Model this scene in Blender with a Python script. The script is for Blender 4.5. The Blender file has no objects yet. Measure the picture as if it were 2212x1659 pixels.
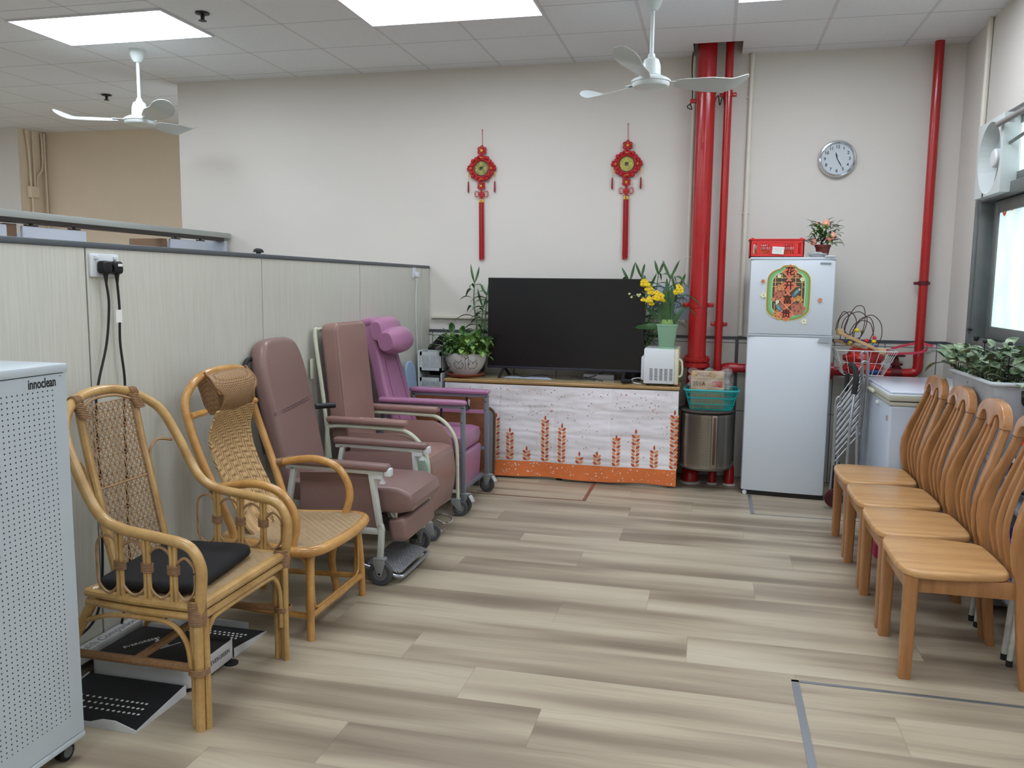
import bpy, bmesh, math, random
from mathutils import Vector, Matrix

# ------------------------------------------------------------------ camera, world, exposure
SC = bpy.context.scene
COL = SC.collection
V = Vector
PI = math.pi

cam_d = bpy.data.cameras.new('camera')
cam = bpy.data.objects.new('camera', cam_d)
COL.objects.link(cam)
yaw, pitch, roll, foc = -0.23453963, -0.11955731, 0.01114852, 1805.835
fw = V((math.sin(yaw) * math.cos(pitch), math.cos(yaw) * math.cos(pitch), math.sin(pitch)))
rt = V((math.cos(yaw), -math.sin(yaw), 0)); upv = rt.cross(fw)
r2 = rt * math.cos(roll) + upv * math.sin(roll); u2 = upv * math.cos(roll) - rt * math.sin(roll)
mw = Matrix((r2, u2, -fw)).transposed().to_4x4()
mw.translation = V((0, 0, 1.5))
cam.matrix_world = mw
cam_d.sensor_width = 36.0
cam_d.lens = foc / 2212 * 36.0
cam_d.clip_start = 0.05
SC.camera = cam
SC.view_settings.view_transform = 'Standard'
SC.view_settings.look = 'None'
SC.view_settings.gamma = 1.0
SC.view_settings.use_curve_mapping = False
SC.view_settings.exposure = 0.0

world = bpy.data.worlds.new('daylight'); SC.world = world; world.use_nodes = True
wb = world.node_tree.nodes['Background']
wb.inputs[0].default_value = (0.78, 0.90, 1.0, 1); wb.inputs[1].default_value = 2.2

LAMP = 12.2          # strength of the ceiling light diffusers
LAMPC = (0.91, 0.97, 1.08)
PANE = 0.62         # daylight glow of the frosted window film

ZC, YB, XR, XP = 3.22, 6.71, 1.67, -2.324   # ceiling, back wall, right wall, office partition

# ------------------------------------------------------------------ materials
def lin(c):
    return tuple(((x / 255) / 12.92 if x / 255 <= 0.04045 else ((x / 255 + 0.055) / 1.055) ** 2.4) for x in c)

MATS = {}
def mat(name, rgb, rough=0.5, metal=0.0, noise=0.0, nscale=20.0, nstretch=(1, 1, 1), bump=0.0, bscale=60.0, coat=0.0,
        emit=0.0, emitc=None, alpha=1.0, trans=0.0, spec=0.5, rgb2=None, ior=1.45):
    if name in MATS: return MATS[name]
    m = bpy.data.materials.new(name); m.use_nodes = True
    nt = m.node_tree; N = nt.nodes; L = nt.links; b = N['Principled BSDF']
    c = lin(rgb)
    b.inputs['Base Color'].default_value = (*c, 1)
    b.inputs['Roughness'].default_value = rough
    b.inputs['Metallic'].default_value = metal
    b.inputs['Specular IOR Level'].default_value = spec
    b.inputs['IOR'].default_value = ior
    if coat: b.inputs['Coat Weight'].default_value = coat; b.inputs['Coat Roughness'].default_value = 0.12
    if trans: b.inputs['Transmission Weight'].default_value = trans
    if alpha < 1: b.inputs['Alpha'].default_value = alpha
    if emit:
        b.inputs['Emission Color'].default_value = (*(emitc or c), 1); b.inputs['Emission Strength'].default_value = emit
    if noise or bump:
        tc = N.new('ShaderNodeTexCoord'); mp = N.new('ShaderNodeMapping'); mp.inputs['Scale'].default_value = nstretch
        L.new(tc.outputs['Object'], mp.inputs['Vector'])
    if noise:
        nz = N.new('ShaderNodeTexNoise'); nz.inputs['Scale'].default_value = nscale; nz.inputs['Detail'].default_value = 4
        L.new(mp.outputs[0], nz.inputs['Vector'])
        cr = N.new('ShaderNodeValToRGB'); cr.color_ramp.elements[0].position = 0.3; cr.color_ramp.elements[1].position = 0.7
        c2 = lin(rgb2) if rgb2 else tuple(x * (1 - noise) for x in c)
        c1 = c if rgb2 else tuple(min(1, x * (1 + noise * 0.6)) for x in c)
        cr.color_ramp.elements[0].color = (*c2, 1); cr.color_ramp.elements[1].color = (*c1, 1)
        L.new(nz.outputs['Fac'], cr.inputs[0]); L.new(cr.outputs[0], b.inputs['Base Color'])
    if bump:
        nb = N.new('ShaderNodeTexNoise'); nb.inputs['Scale'].default_value = bscale; nb.inputs['Detail'].default_value = 3
        L.new(mp.outputs[0], nb.inputs['Vector'])
        bp = N.new('ShaderNodeBump'); bp.inputs['Strength'].default_value = bump; bp.inputs['Distance'].default_value = 0.01
        L.new(nb.outputs['Fac'], bp.inputs['Height']); L.new(bp.outputs[0], b.inputs['Normal'])
    MATS[name] = m
    return m

class NT:
    """small node-graph helper"""
    def __init__(s, name):
        s.m = bpy.data.materials.new(name); s.m.use_nodes = True; s.nt = s.m.node_tree
        s.b = s.nt.nodes['Principled BSDF']; MATS[name] = s.m
    def n(s, t, **k):
        o = s.nt.nodes.new('ShaderNode' + t)
        for a, v in k.items(): setattr(o, a, v)
        return o
    def l(s, a, b): s.nt.links.new(a, b)
    def _set(s, i, v):
        if hasattr(v, 'links') or hasattr(v, 'is_linked'): s.l(v, i)
        else: i.default_value = v
    def math(s, op, a, b=0.0, c=0.0):
        o = s.n('Math', operation=op); s._set(o.inputs[0], a); s._set(o.inputs[1], b); s._set(o.inputs[2], c); return o.outputs[0]
    def coords(s):
        tc = s.n('TexCoord'); sp = s.n('SeparateXYZ'); s.l(tc.outputs['Object'], sp.inputs[0]); return tc.outputs['Object'], sp.outputs
    def comb(s, x, y, z):
        o = s.n('CombineXYZ'); s._set(o.inputs[0], x); s._set(o.inputs[1], y); s._set(o.inputs[2], z); return o.outputs[0]
    def noise(s, vec, scale, detail=4, rough=0.5):
        o = s.n('TexNoise'); s.l(vec, o.inputs['Vector']); o.inputs['Scale'].default_value = scale
        o.inputs['Detail'].default_value = detail; o.inputs['Roughness'].default_value = rough; return o.outputs['Fac']
    def ramp(s, f, stops):
        o = s.n('ValToRGB'); e = o.color_ramp.elements
        while len(e) < len(stops): e.new(0.5)
        for i, (p, c) in enumerate(stops): e[i].position = p; e[i].color = (*c, 1)
        s.l(f, o.inputs[0]); return o.outputs[0]
    def mix(s, f, a, b, blend='MIX'):
        o = s.n('Mix', data_type='RGBA', blend_type=blend); s._set(o.inputs[0], f)
        for i, v in ((6, a), (7, b)):
            if isinstance(v, tuple): o.inputs[i].default_value = (*v[:3], 1)
            else: s.l(v, o.inputs[i])
        return o.outputs[2]
    def bump(s, h, strength=0.3, dist=0.01):
        o = s.n('Bump'); o.inputs['Strength'].default_value = strength; o.inputs['Distance'].default_value = dist
        s.l(h, o.inputs['Height']); s.l(o.outputs[0], s.b.inputs['Normal'])
    def color(s, c): s.l(c, s.b.inputs['Base Color'])
    def set(s, **k):
        for a, v in k.items(): s.b.inputs[a.replace('_', ' ')].default_value = v

# ------------------------------------------------------------------ mesh builder
def frame(o, x, y=None, z=None):
    """matrix with given origin; x axis kept, y made orthogonal"""
    x = V(x).normalized()
    if y is not None:
        y = V(y); y = (y - x * y.dot(x)).normalized(); z = x.cross(y)
    else:
        z = V(z); z = (z - x * z.dot(x)).normalized(); y = z.cross(x)
    m = Matrix((x, y, z)).transposed().to_4x4(); m.translation = V(o); return m

def T(x=0, y=0, z=0): return Matrix.Translation((x, y, z))
def RX(a): return Matrix.Rotation(a, 4, 'X')
def RY(a): return Matrix.Rotation(a, 4, 'Y')
def RZ(a): return Matrix.Rotation(a, 4, 'Z')

def spline(pts, k=6, closed=False):
    P = [V(p) for p in pts]; n = len(P)
    if n < 3 or k <= 1: return P
    out = []
    seg = n if closed else n - 1
    for i in range(seg):
        if closed: a, b, c, d = P[(i - 1) % n], P[i], P[(i + 1) % n], P[(i + 2) % n]
        else: a, b, c, d = P[max(i - 1, 0)], P[i], P[i + 1], P[min(i + 2, n - 1)]
        for j in range(k):
            t = j / k
            out.append(0.5 * ((2 * b) + (c - a) * t + (2 * a - 5 * b + 4 * c - d) * t * t + (3 * b - a - 3 * c + d) * t ** 3))
    if not closed: out.append(P[-1])
    return out

def spline1(vals, k):
    out = []
    for i in range(len(vals) - 1):
        for j in range(k): out.append(vals[i] + (vals[i + 1] - vals[i]) * j / k)
    out.append(vals[-1]); return out

def rrect(w, h, r, n=4):
    """rounded rectangle outline (2D, centred)"""
    out = []; r = min(r, w / 2 - 1e-5, h / 2 - 1e-5)
    for cx, cy, a0 in ((w / 2 - r, h / 2 - r, 0), (-w / 2 + r, h / 2 - r, 90), (-w / 2 + r, -h / 2 + r, 180), (w / 2 - r, -h / 2 + r, 270)):
        for i in range(n + 1):
            a = math.radians(a0 + 90 * i / n); out.append((cx + r * math.cos(a), cy + r * math.sin(a)))
    return out

def circ(r, n=16, ry=None):
    return [(r * math.cos(2 * PI * i / n), (ry or r) * math.sin(2 * PI * i / n)) for i in range(n)]

class MB:
    def __init__(s): s.v = []; s.f = []; s.mi = []; s.cur = 0
    def slot(s, i): s.cur = i; return s
    def add(s, vs, fs, M=None):
        o = len(s.v)
        s.v += [tuple(M @ V(p)) for p in vs] if M else [tuple(p) for p in vs]
        s.f += [[i + o for i in f] for f in fs]; s.mi += [s.cur] * len(fs); return s
    def bm(s, b, M=None):
        b.verts.index_update()
        s.add([v.co.copy() for v in b.verts], [[v.index for v in f.verts] for f in b.faces], M); b.free(); return s
    def box(s, c, size, M=None, bev=0.0, seg=2):
        b = bmesh.new(); bmesh.ops.create_cube(b, size=1.0)
        for v in b.verts: v.co = V((v.co.x * size[0], v.co.y * size[1], v.co.z * size[2])) + V(c)
        if bev: bmesh.ops.bevel(b, geom=b.edges[:], offset=min(bev, min(size) * 0.49), segments=seg, affect='EDGES', profile=0.5)
        return s.bm(b, M)
    def b2(s, a, b, M=None, bev=0.0, seg=2):
        return s.box([(a[i] + b[i]) / 2 for i in range(3)], [abs(b[i] - a[i]) for i in range(3)], M, bev, seg)
    def bar(s, a, b, w, h, up=(0, 0, 1), bev=0.0, seg=2):
        a = V(a); b = V(b); d = b - a
        if abs(d.normalized().dot(V(up))) > 0.98: up = (0, 1, 0)
        return s.box((0, 0, 0), (d.length, w, h), frame((a + b) / 2, d, z=up), bev, seg)
    def prism(s, poly, z0, z1, M=None, bev=0.0, seg=2):
        b = bmesh.new(); vs = [b.verts.new((p[0], p[1], z0)) for p in poly]; f = b.faces.new(vs)
        g = bmesh.ops.extrude_face_region(b, geom=[f])
        for v in [e for e in g['geom'] if isinstance(e, bmesh.types.BMVert)]: v.co.z = z1
        bmesh.ops.recalc_face_normals(b, faces=b.faces[:])
        if bev:
            ed = [e for e in b.edges if abs(e.verts[0].co.z - e.verts[1].co.z) < 1e-7]
            bmesh.ops.bevel(b, geom=ed, offset=bev, segments=seg, affect='EDGES', profile=0.5, clamp_overlap=True)
        return s.bm(b, M)
    def loft(s, rings, cap=True, closed=False):
        n = len(rings[0]); vs = [p for r in rings for p in r]; fs = []
        m = len(rings)
        for i in range(m if closed else m - 1):
            a, c = i * n, ((i + 1) % m) * n
            for j in range(n): k = (j + 1) % n; fs.append([a + j, a + k, c + k, c + j])
        if cap and not closed: fs.append(list(range(n))[::-1]); fs.append([(m - 1) * n + j for j in range(n)])
        return s.add(vs, fs)
    def sweep(s, pts, prof, k=6, closed=False, up=None, cap=True, scale=None):
        """prof: 2D outline, or fn(t)->outline; moved along a smoothed path"""
        P = spline(pts, k, closed); n = len(P); rings = []; nrm = None
        for i in range(n):
            if closed: t = P[(i + 1) % n] - P[(i - 1) % n]
            else: t = P[min(i + 1, n - 1)] - P[max(i - 1, 0)]
            if t.length < 1e-9: t = V((0, 0, 1))
            t.normalize()
            if up is not None: u = V(up)
            elif nrm is None: u = V((0, 0, 1)) if abs(t.z) < 0.9 else V((0, 1, 0))
            else: u = nrm
            u = u - t * u.dot(t)
            if u.length < 1e-6: u = V((1, 0, 0)) - t * t.x
            u.normalize(); nrm = u; w = t.cross(u)
            q = prof(i / (n - 1 if not closed else n)) if callable(prof) else prof
            sc = scale[i] if scale else 1.0
            rings.append([P[i] + w * (a * sc) + u * (b * sc) for a, b in q])
        return s.loft(rings, cap, closed)
    def tube(s, pts, r, n=10, k=6, closed=False, cap=True):
        if isinstance(r, (list, tuple)):
            rr = spline1(list(r), k if len(pts) > 2 else 1)
            return s.sweep(pts, circ(1.0, n), k, closed, cap=cap, scale=rr)
        return s.sweep(pts, circ(r, n), k, closed, cap=cap)
    def cyl(s, a, b, r, n=16, r1=None):
        return s.tube([a, b], [r, r if r1 is None else r1], n)
    def lathe(s, prof, M=None, n=24, cap=True):
        rings = [[(r * math.cos(2 * PI * j / n), r * math.sin(2 * PI * j / n), z) for j in range(n)] for r, z in prof]
        o = len(s.v); s.loft(rings, cap)
        if M:
            for i in range(o, len(s.v)): s.v[i] = tuple(M @ V(s.v[i]))
        return s
    def ball(s, c, r, n=12, M=None):
        r = (r, r, r) if not isinstance(r, (tuple, list)) else r
        m = n // 2 + 1
        rings = [[(c[0] + r[0] * math.sin(PI * i / m) * math.cos(2 * PI * j / n), c[1] + r[1] * math.sin(PI * i / m) * math.sin(2 * PI * j / n),
                   c[2] - r[2] * math.cos(PI * i / m)) for j in range(n)] for i in range(1, m)]
        o = len(s.v); s.loft(rings)
        if M:
            for i in range(o, len(s.v)): s.v[i] = tuple(M @ V(s.v[i]))
        return s
    def grid(s, fn, nu, nv, M=None, thick=0.0):
        vs = [V(fn(i / nu, j / nv)) for i in range(nu + 1) for j in range(nv + 1)]
        id_ = lambda i, j: i * (nv + 1) + j
        fs = [[id_(i, j), id_(i + 1, j), id_(i + 1, j + 1), id_(i, j + 1)] for i in range(nu) for j in range(nv)]
        if thick:
            b = bmesh.new(); bv = [b.verts.new(p) for p in vs]
            for f in fs: b.faces.new([bv[i] for i in f])
            b.normal_update(); bmesh.ops.solidify(b, geom=b.faces[:], thickness=thick)
            return s.bm(b, M)
        return s.add(vs, fs, M)
    def leaf(s, base, tip, width, droop=0.0, up=(0, 0, 1), n=5, fold=0.15, shape=None):
        base = V(base); tip = V(tip); d = tip - base; L = d.length
        side = d.cross(V(up))
        if side.length < 1e-6: side = V((1, 0, 0))
        side.normalize(); nn = side.cross(d).normalized()
        shape = shape or (lambda t: math.sin(PI * min(1, t * 0.92 + 0.06)) ** 0.8)
        vs = []
        for i in range(n + 1):
            t = i / n; c = base + d * t + nn * (droop * L * math.sin(PI * t))
            w = width * 0.5 * shape(t) if i < n else width * 0.02
            vs += [c + side * w + nn * (fold * w), c, c - side * w + nn * (fold * w)]
        fs = []
        for i in range(n):
            a = i * 3; fs += [[a, a + 3, a + 4, a + 1], [a + 1, a + 4, a + 5, a + 2]]
        return s.add(vs, fs)
    def text(s, body, size, M, depth=0.0006, align='CENTER', bold=0.0, sx=1.0, shear=0.0, mirror=False):
        cu = bpy.data.curves.new('txt', 'FONT'); cu.body = body; cu.size = size; cu.extrude = depth; cu.offset = bold
        cu.align_x = align; cu.align_y = 'CENTER'; cu.resolution_u = 3; cu.shear = shear
        ob = bpy.data.objects.new('txt', cu); COL.objects.link(ob)
        bpy.context.view_layer.update()
        me = bpy.data.meshes.new_from_object(ob.evaluated_get(bpy.context.evaluated_depsgraph_get()))
        S = Matrix.Diagonal((sx, 1, 1, 1))
        s.add([v.co.copy() for v in me.vertices], [list(p.vertices) for p in me.polygons], M @ S)
        bpy.data.objects.remove(ob); bpy.data.curves.remove(cu); bpy.data.meshes.remove(me)
        return s
    def mesh(s, name, mats, org=(0, 0, 0), ang=35, flat=False):
        me = bpy.data.meshes.new(name); o = V(org)
        me.from_pydata([tuple(V(p) - o) for p in s.v], [], s.f)
        for m in (mats if isinstance(mats, (list, tuple)) else [mats]): me.materials.append(m)
        me.polygons.foreach_set('material_index', s.mi)
        b = bmesh.new(); b.from_mesh(me); bmesh.ops.recalc_face_normals(b, faces=b.faces[:]); b.to_mesh(me); b.free()
        if not flat:
            me.polygons.foreach_set('use_smooth', [True] * len(me.polygons)); me.set_sharp_from_angle(angle=math.radians(ang))
        me.update(); return me

# ------------------------------------------------------------------ objects
ORG = {}
def tag(o, label=None, cat=None, group=None, kind=None):
    if label: o['label'] = label
    if cat: o['category'] = cat
    if group: o['group'] = group
    if kind: o['kind'] = kind
    return o
def thing(name, label, cat, loc=(0, 0, 0), rotz=0, group=None, world=False):
    """Empty at the thing's base; world=True: its parts are modelled in world coordinates"""
    o = bpy.data.objects.new(name, None); COL.objects.link(o); o.empty_display_size = 0.05
    o.location = loc; o.rotation_euler = (0, 0, rotz); ORG[o.name] = V(loc) if world else V((0, 0, 0))
    return tag(o, label, cat, group)
def part(name, mb, mats, parent, label=None, kind=None, ang=35, flat=False):
    org = ORG[parent.name]
    o = bpy.data.objects.new(name, mb.mesh(name, mats, org, ang, flat)); COL.objects.link(o); o.parent = parent
    ORG[o.name] = org
    if label: o['label'] = label
    if kind: o['kind'] = kind
    return o
def solo(name, mb, mats, label, cat, group=None, kind=None, ang=35, flat=False):
    """a thing that is one mesh, modelled in world coordinates; origin at its base centre"""
    xs, ys, zs = zip(*mb.v)
    org = V(((min(xs) + max(xs)) / 2, (min(ys) + max(ys)) / 2, min(zs)))
    o = bpy.data.objects.new(name, mb.mesh(name, mats, org, ang, flat)); COL.objects.link(o); o.location = org
    ORG[o.name] = org
    return tag(o, label, cat, group, kind)
def struct(name, mb, mats, label=None, ang=35, flat=False):
    o = bpy.data.objects.new(name, mb.mesh(name, mats, (0, 0, 0), ang, flat)); COL.objects.link(o); ORG[o.name] = V((0, 0, 0))
    return tag(o, label, None, None, 'structure')
def dup(o, parent=None, loc=None, rotz=None, label=None, group=None):
    c = o.copy(); COL.objects.link(c); ORG[c.name] = ORG.get(o.name, V((0, 0, 0)))
    if parent is not None: c.parent = parent
    if loc is not None: c.location = loc
    if rotz is not None: c.rotation_euler = (0, 0, rotz)
    if label: c['label'] = label
    if group: c['group'] = group
    for ch in list(o.children): dup(ch, c)
    return c
# ------------------------------------------------------------------ procedural materials of the setting
wallpaint = mat('cream_wall_paint', (214, 210, 202), 0.6, noise=0.02, nscale=1.2, bump=0.05, bscale=90)
peachpaint = mat('peach_wall_paint', (222, 204, 180), 0.62, noise=0.03, nscale=2, bump=0.05, bscale=90)
white_paint = mat('white_gloss_paint', (222, 218, 205), 0.35)
white_plastic = mat('white_plastic', (214, 219, 222), 0.35)
white_enamel = mat('white_enamel', (205, 213, 220), 0.22, bump=0.01, bscale=200)
cream_plastic = mat('cream_plastic', (214, 210, 180), 0.4)
black_plastic = mat('black_plastic', (18, 18, 19), 0.4)
black_rubber = mat('black_rubber', (28, 28, 29), 0.65)
grey_rubber = mat('grey_rubber', (88, 90, 92), 0.6)
dark_grey = mat('dark_grey_trim', (84, 90, 94), 0.5)
grey_metal = mat('grey_painted_metal', (165, 168, 162), 0.38)
silver = mat('brushed_aluminium', (176, 182, 190), 0.28, 0.9)
chrome = mat('chrome', (200, 203, 206), 0.12, 1.0)
red_paint = mat('red_gloss_paint', (172, 28, 30), 0.22, noise=0.06, nscale=6, coat=0.3)
dark_red = mat('dark_red_paint', (96, 22, 26), 0.4)
soil = mat('dark_soil', (48, 38, 30), 0.9, bump=0.6, bscale=80)
steel = mat('worn_stainless_steel', (150, 146, 138), 0.3, 0.9, noise=0.15, nscale=10)

def floor_material():
    g = NT('vinyl_plank_floor'); obj, xyz = g.coords()
    PW, PLN = 0.2555, 1.53
    row = g.math('FLOOR', g.math('DIVIDE', g.math('ADD', xyz[1], -3.275 + 40 * PW), PW))
    # stagger of each row: measured for the rows whose joints can be seen, scattered for the rest
    off = g.math('MULTIPLY', g.math('FRACT', g.math('MULTIPLY', g.math('SINE', g.math('MULTIPLY', row, 12.9898)), 43758.5)), PLN)
    seen = {0: -.053, 1: -.645, 2: -.25, 3: .25, 4: -.66, 5: .47, 6: -.49, 7: .231, 8: -.49, -1: -1.168, -2: -.855, -3: -.54, -4: -1.162}
    for k, sx in seen.items():
        is_k = g.math('COMPARE', row, 40.0 + k, .3)
        off = g.math('ADD', g.math('MULTIPLY', off, g.math('SUBTRACT', 1.0, is_k)), g.math('MULTIPLY', is_k, (-(sx + 30.0)) % PLN))
    u = g.math('DIVIDE', g.math('ADD', g.math('ADD', xyz[0], 30.0), off), PLN)
    pl = g.math('FLOOR', u)
    rnd = g.math('FRACT', g.math('MULTIPLY', g.math('SINE', g.math('ADD', g.math('MULTIPLY', row, 7.13), g.math('MULTIPLY', pl, 3.37))), 9137.3))
    rnd2 = g.math('FRACT', g.math('MULTIPLY', rnd, 57.31))
    bx = g.math('ADD', g.math('MULTIPLY', xyz[0], 0.42), g.math('MULTIPLY', rnd, 37.0))
    by = g.math('ADD', g.math('MULTIPLY', xyz[1], 3.9), g.math('MULTIPLY', rnd2, 11.0))
    broad = g.noise(g.comb(bx, by, rnd), 1.5, 2, 0.45)
    base = g.ramp(broad, [(0.30, lin((126, 113, 96))), (0.42, lin((150, 137, 118))), (0.54, lin((174, 162, 140))), (0.72, lin((187, 177, 155)))])
    # fine grain with a gentle waviness
    wv = g.math('MULTIPLY', g.noise(g.comb(g.math('MULTIPLY', bx, 2.2), g.math('MULTIPLY', by, 0.5), rnd2), 1.6, 3), 0.9)
    fine = g.noise(g.comb(g.math('MULTIPLY', xyz[0], 1.6), g.math('ADD', g.math('MULTIPLY', xyz[1], 62.0), g.math('ADD', g.math('MULTIPLY', wv, 9.0), g.math('MULTIPLY', rnd, 9))), rnd), 1.4, 5, 0.6)
    fm = g.ramp(fine, [(0.30, (0.88, 0.87, 0.86)), (0.5, (1.0, 1.0, 1.0)), (0.72, (1.06, 1.06, 1.06))])
    c = g.mix(1.0, base, fm, 'MULTIPLY')
    streak = g.noise(g.comb(g.math('MULTIPLY', xyz[0], 0.9), g.math('ADD', g.math('MULTIPLY', xyz[1], 17.0), g.math('MULTIPLY', rnd, 31)), rnd2), 1.3, 3)
    sm = g.ramp(streak, [(0.26, (0.84, 0.80, 0.76)), (0.42, (1, 1, 1)), (1.0, (1.02, 1.02, 1.0))])
    c = g.mix(0.55, c, sm, 'MULTIPLY')
    fu = g.math('FRACT', u); edge = g.math('LESS_THAN', g.math('MINIMUM', fu, g.math('SUBTRACT', 1.0, fu)), 0.0010)
    c = g.mix(g.math('MULTIPLY', edge, 0.30), c, lin((92, 80, 68)))
    fr = g.math('FRACT', g.math('DIVIDE', g.math('ADD', xyz[1], -3.275 + 40 * PW), PW))
    e2 = g.math('LESS_THAN', fr, 0.006); c = g.mix(g.math('MULTIPLY', e2, 0.18), c, lin((92, 80, 68)))
    g.color(c); g.set(Roughness=0.38, Specular_IOR_Level=0.4)
    g.bump(fine, 0.04, 0.002)
    return g.m
floor_m = floor_material()

def ceiling_material():
    g = NT('lay_in_ceiling_tiles'); obj, xyz = g.coords()
    def line(c, off, w, hw):
        d = g.math('FRACT', g.math('DIVIDE', g.math('ADD', c, off), w))
        d = g.math('MINIMUM', d, g.math('SUBTRACT', 1.0, d)); return g.math('LESS_THAN', g.math('MULTIPLY', d, w), hw)
    lx = line(xyz[0], 2.315 + 5.95 * 2, 0.595, 0.011); ly = line(xyz[1], -5.5 + 6.1 * 3, 0.605, 0.006)
    n = g.noise(obj, 160, 2); n2 = g.noise(obj, 0.9, 2)
    c = g.ramp(n, [(0.35, lin((220, 223, 226))), (0.6, lin((231, 233, 236)))])
    c = g.mix(g.math('MULTIPLY', lx, 0.6), c, lin((196, 194, 192)))
    c = g.mix(g.math('MULTIPLY', ly, 0.6), c, lin((166, 164, 162)))
    g.color(c); g.set(Roughness=0.85); g.bump(n, 0.12, 0.003); return g.m
ceil_m = ceiling_material()

def tiled_wall(name, axis, off, w):
    g = NT(name); obj, xyz = g.coords()
    d = g.math('FRACT', g.math('DIVIDE', g.math('ADD', xyz[axis], off), w)); d = g.math('MINIMUM', d, g.math('SUBTRACT', 1.0, d))
    l = g.math('LESS_THAN', g.math('MULTIPLY', d, w), 0.004)
    d2 = g.math('FRACT', g.math('DIVIDE', xyz[2], 0.53)); l2 = g.math('LESS_THAN', d2, 0.012)
    n = g.noise(obj, 3, 3)
    c = g.ramp(n, [(0.3, lin((196, 196, 186))), (0.7, lin((210, 209, 199)))])
    c = g.mix(g.math('MAXIMUM', l, l2), c, lin((110, 112, 112))); g.color(c); g.set(Roughness=0.25); return g.m
tile_back = tiled_wall('cream_dado_tiles_back', 0, -0.19, 0.355)
tile_right = tiled_wall('cream_dado_tiles_right', 1, 0.0, 0.4)

def laminate_material():
    g = NT('grooved_beige_laminate'); obj, xyz = g.coords()
    n = g.noise(g.comb(g.math('MULTIPLY', xyz[0], 60.0), g.math('MULTIPLY', xyz[1], 60.0), g.math('MULTIPLY', xyz[2], 1.5)), 3.0, 3)
    n2 = g.noise(obj, 1.5, 3)
    c = g.ramp(n, [(0.30, lin((199, 198, 186))), (0.52, lin((206, 206, 195))), (0.75, lin((211, 211, 201)))])
    c2 = g.ramp(n2, [(0.3, (0.96, 0.97, 0.96)), (0.7, (1, 1, 1))])
    g.color(g.mix(1.0, c, c2, 'MULTIPLY')); g.set(Roughness=0.33); g.bump(n, 0.08, 0.002); return g.m
laminate = laminate_material()

def wood(name, a, b, stretch=(2, 12, 12), rough=0.35, coat=0.25):
    g = NT(name); obj, xyz = g.coords()
    v = g.comb(g.math('MULTIPLY', xyz[0], stretch[0]), g.math('MULTIPLY', xyz[1], stretch[1]), g.math('MULTIPLY', xyz[2], stretch[2]))
    n = g.noise(v, 1.6, 4, 0.55); n2 = g.noise(v, 9.0, 3)
    c = g.ramp(n, [(0.3, lin(a)), (0.68, lin(b))]); c2 = g.ramp(n2, [(0.3, (0.92, 0.9, 0.88)), (0.6, (1, 1, 1))])
    g.color(g.mix(1.0, c, c2, 'MULTIPLY')); g.set(Roughness=rough, Coat_Weight=coat, Coat_Roughness=0.15); return g.m
chair_wood = wood('honey_beech_wood', (150, 102, 58), (174, 124, 76), (14, 14, 2))
seat_wood = wood('honey_beech_seat', (178, 132, 82), (206, 162, 108), (1.6, 16, 16), 0.34, 0.25)
table_wood = wood('tan_table_edge', (150, 118, 74), (176, 142, 92), (2, 14, 14))
cane = wood('glossy_rattan_cane', (170, 132, 76), (200, 164, 104), (7, 7, 7), 0.3, 0.35)
cane_orange = wood('glossy_orange_rattan', (176, 126, 64), (206, 158, 90), (6, 6, 6), 0.26, 0.4)
cane_thin = wood('dull_thin_rattan', (142, 110, 76), (172, 138, 98), (20, 20, 20), 0.5, 0.0)
cane_bind = wood('rattan_binding', (124, 92, 60), (150, 114, 76), (60, 60, 60), 0.5, 0.0)

def woven(name, a, b, scale, swirl=True):
    """herringbone basket weave"""
    g = NT(name); obj, xyz = g.coords()
    s_ = g.math('ADD', xyz[0], xyz[2])
    u = g.math('MULTIPLY', xyz[1], scale); v = g.math('MULTIPLY', s_, scale)
    iu = g.math('FLOOR', u); iv = g.math('FLOOR', v)
    k = g.math('MODULO', g.math('ADD', g.math('ADD', iu, iv), 400.0), 4.0)
    sel = g.math('LESS_THAN', k, 1.5)
    fu = g.math('SUBTRACT', g.math('FRACT', u), 0.5); fv = g.math('SUBTRACT', g.math('FRACT', v), 0.5)
    hu = g.math('SUBTRACT', 1.0, g.math('MULTIPLY', g.math('MULTIPLY', fv, fv), 3.6)); hv = g.math('SUBTRACT', 1.0, g.math('MULTIPLY', g.math('MULTIPLY', fu, fu), 3.6))
    h = g.math('ADD', g.math('MULTIPLY', sel, hu), g.math('MULTIPLY', g.math('SUBTRACT', 1.0, sel), hv))
    n = g.noise(obj, 40, 2)
    c = g.ramp(h, [(0.08, lin((70, 48, 28))), (0.35, lin(a)), (1.0, lin(b))])
    c = g.mix(g.math('MULTIPLY', n, 0.4), c, lin(a)); g.color(c); g.set(Roughness=0.42)
    g.bump(h, 0.9, 0.004); return g.m
weave_back = woven('herringbone_woven_cane', (158, 124, 80), (206, 172, 122), 62)
weave_seat = woven('fine_woven_cane_seat', (160, 132, 94), (200, 174, 134), 110)
weave_roll = woven('tight_woven_cane_roll', (138, 102, 64), (178, 140, 94), 200)

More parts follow.
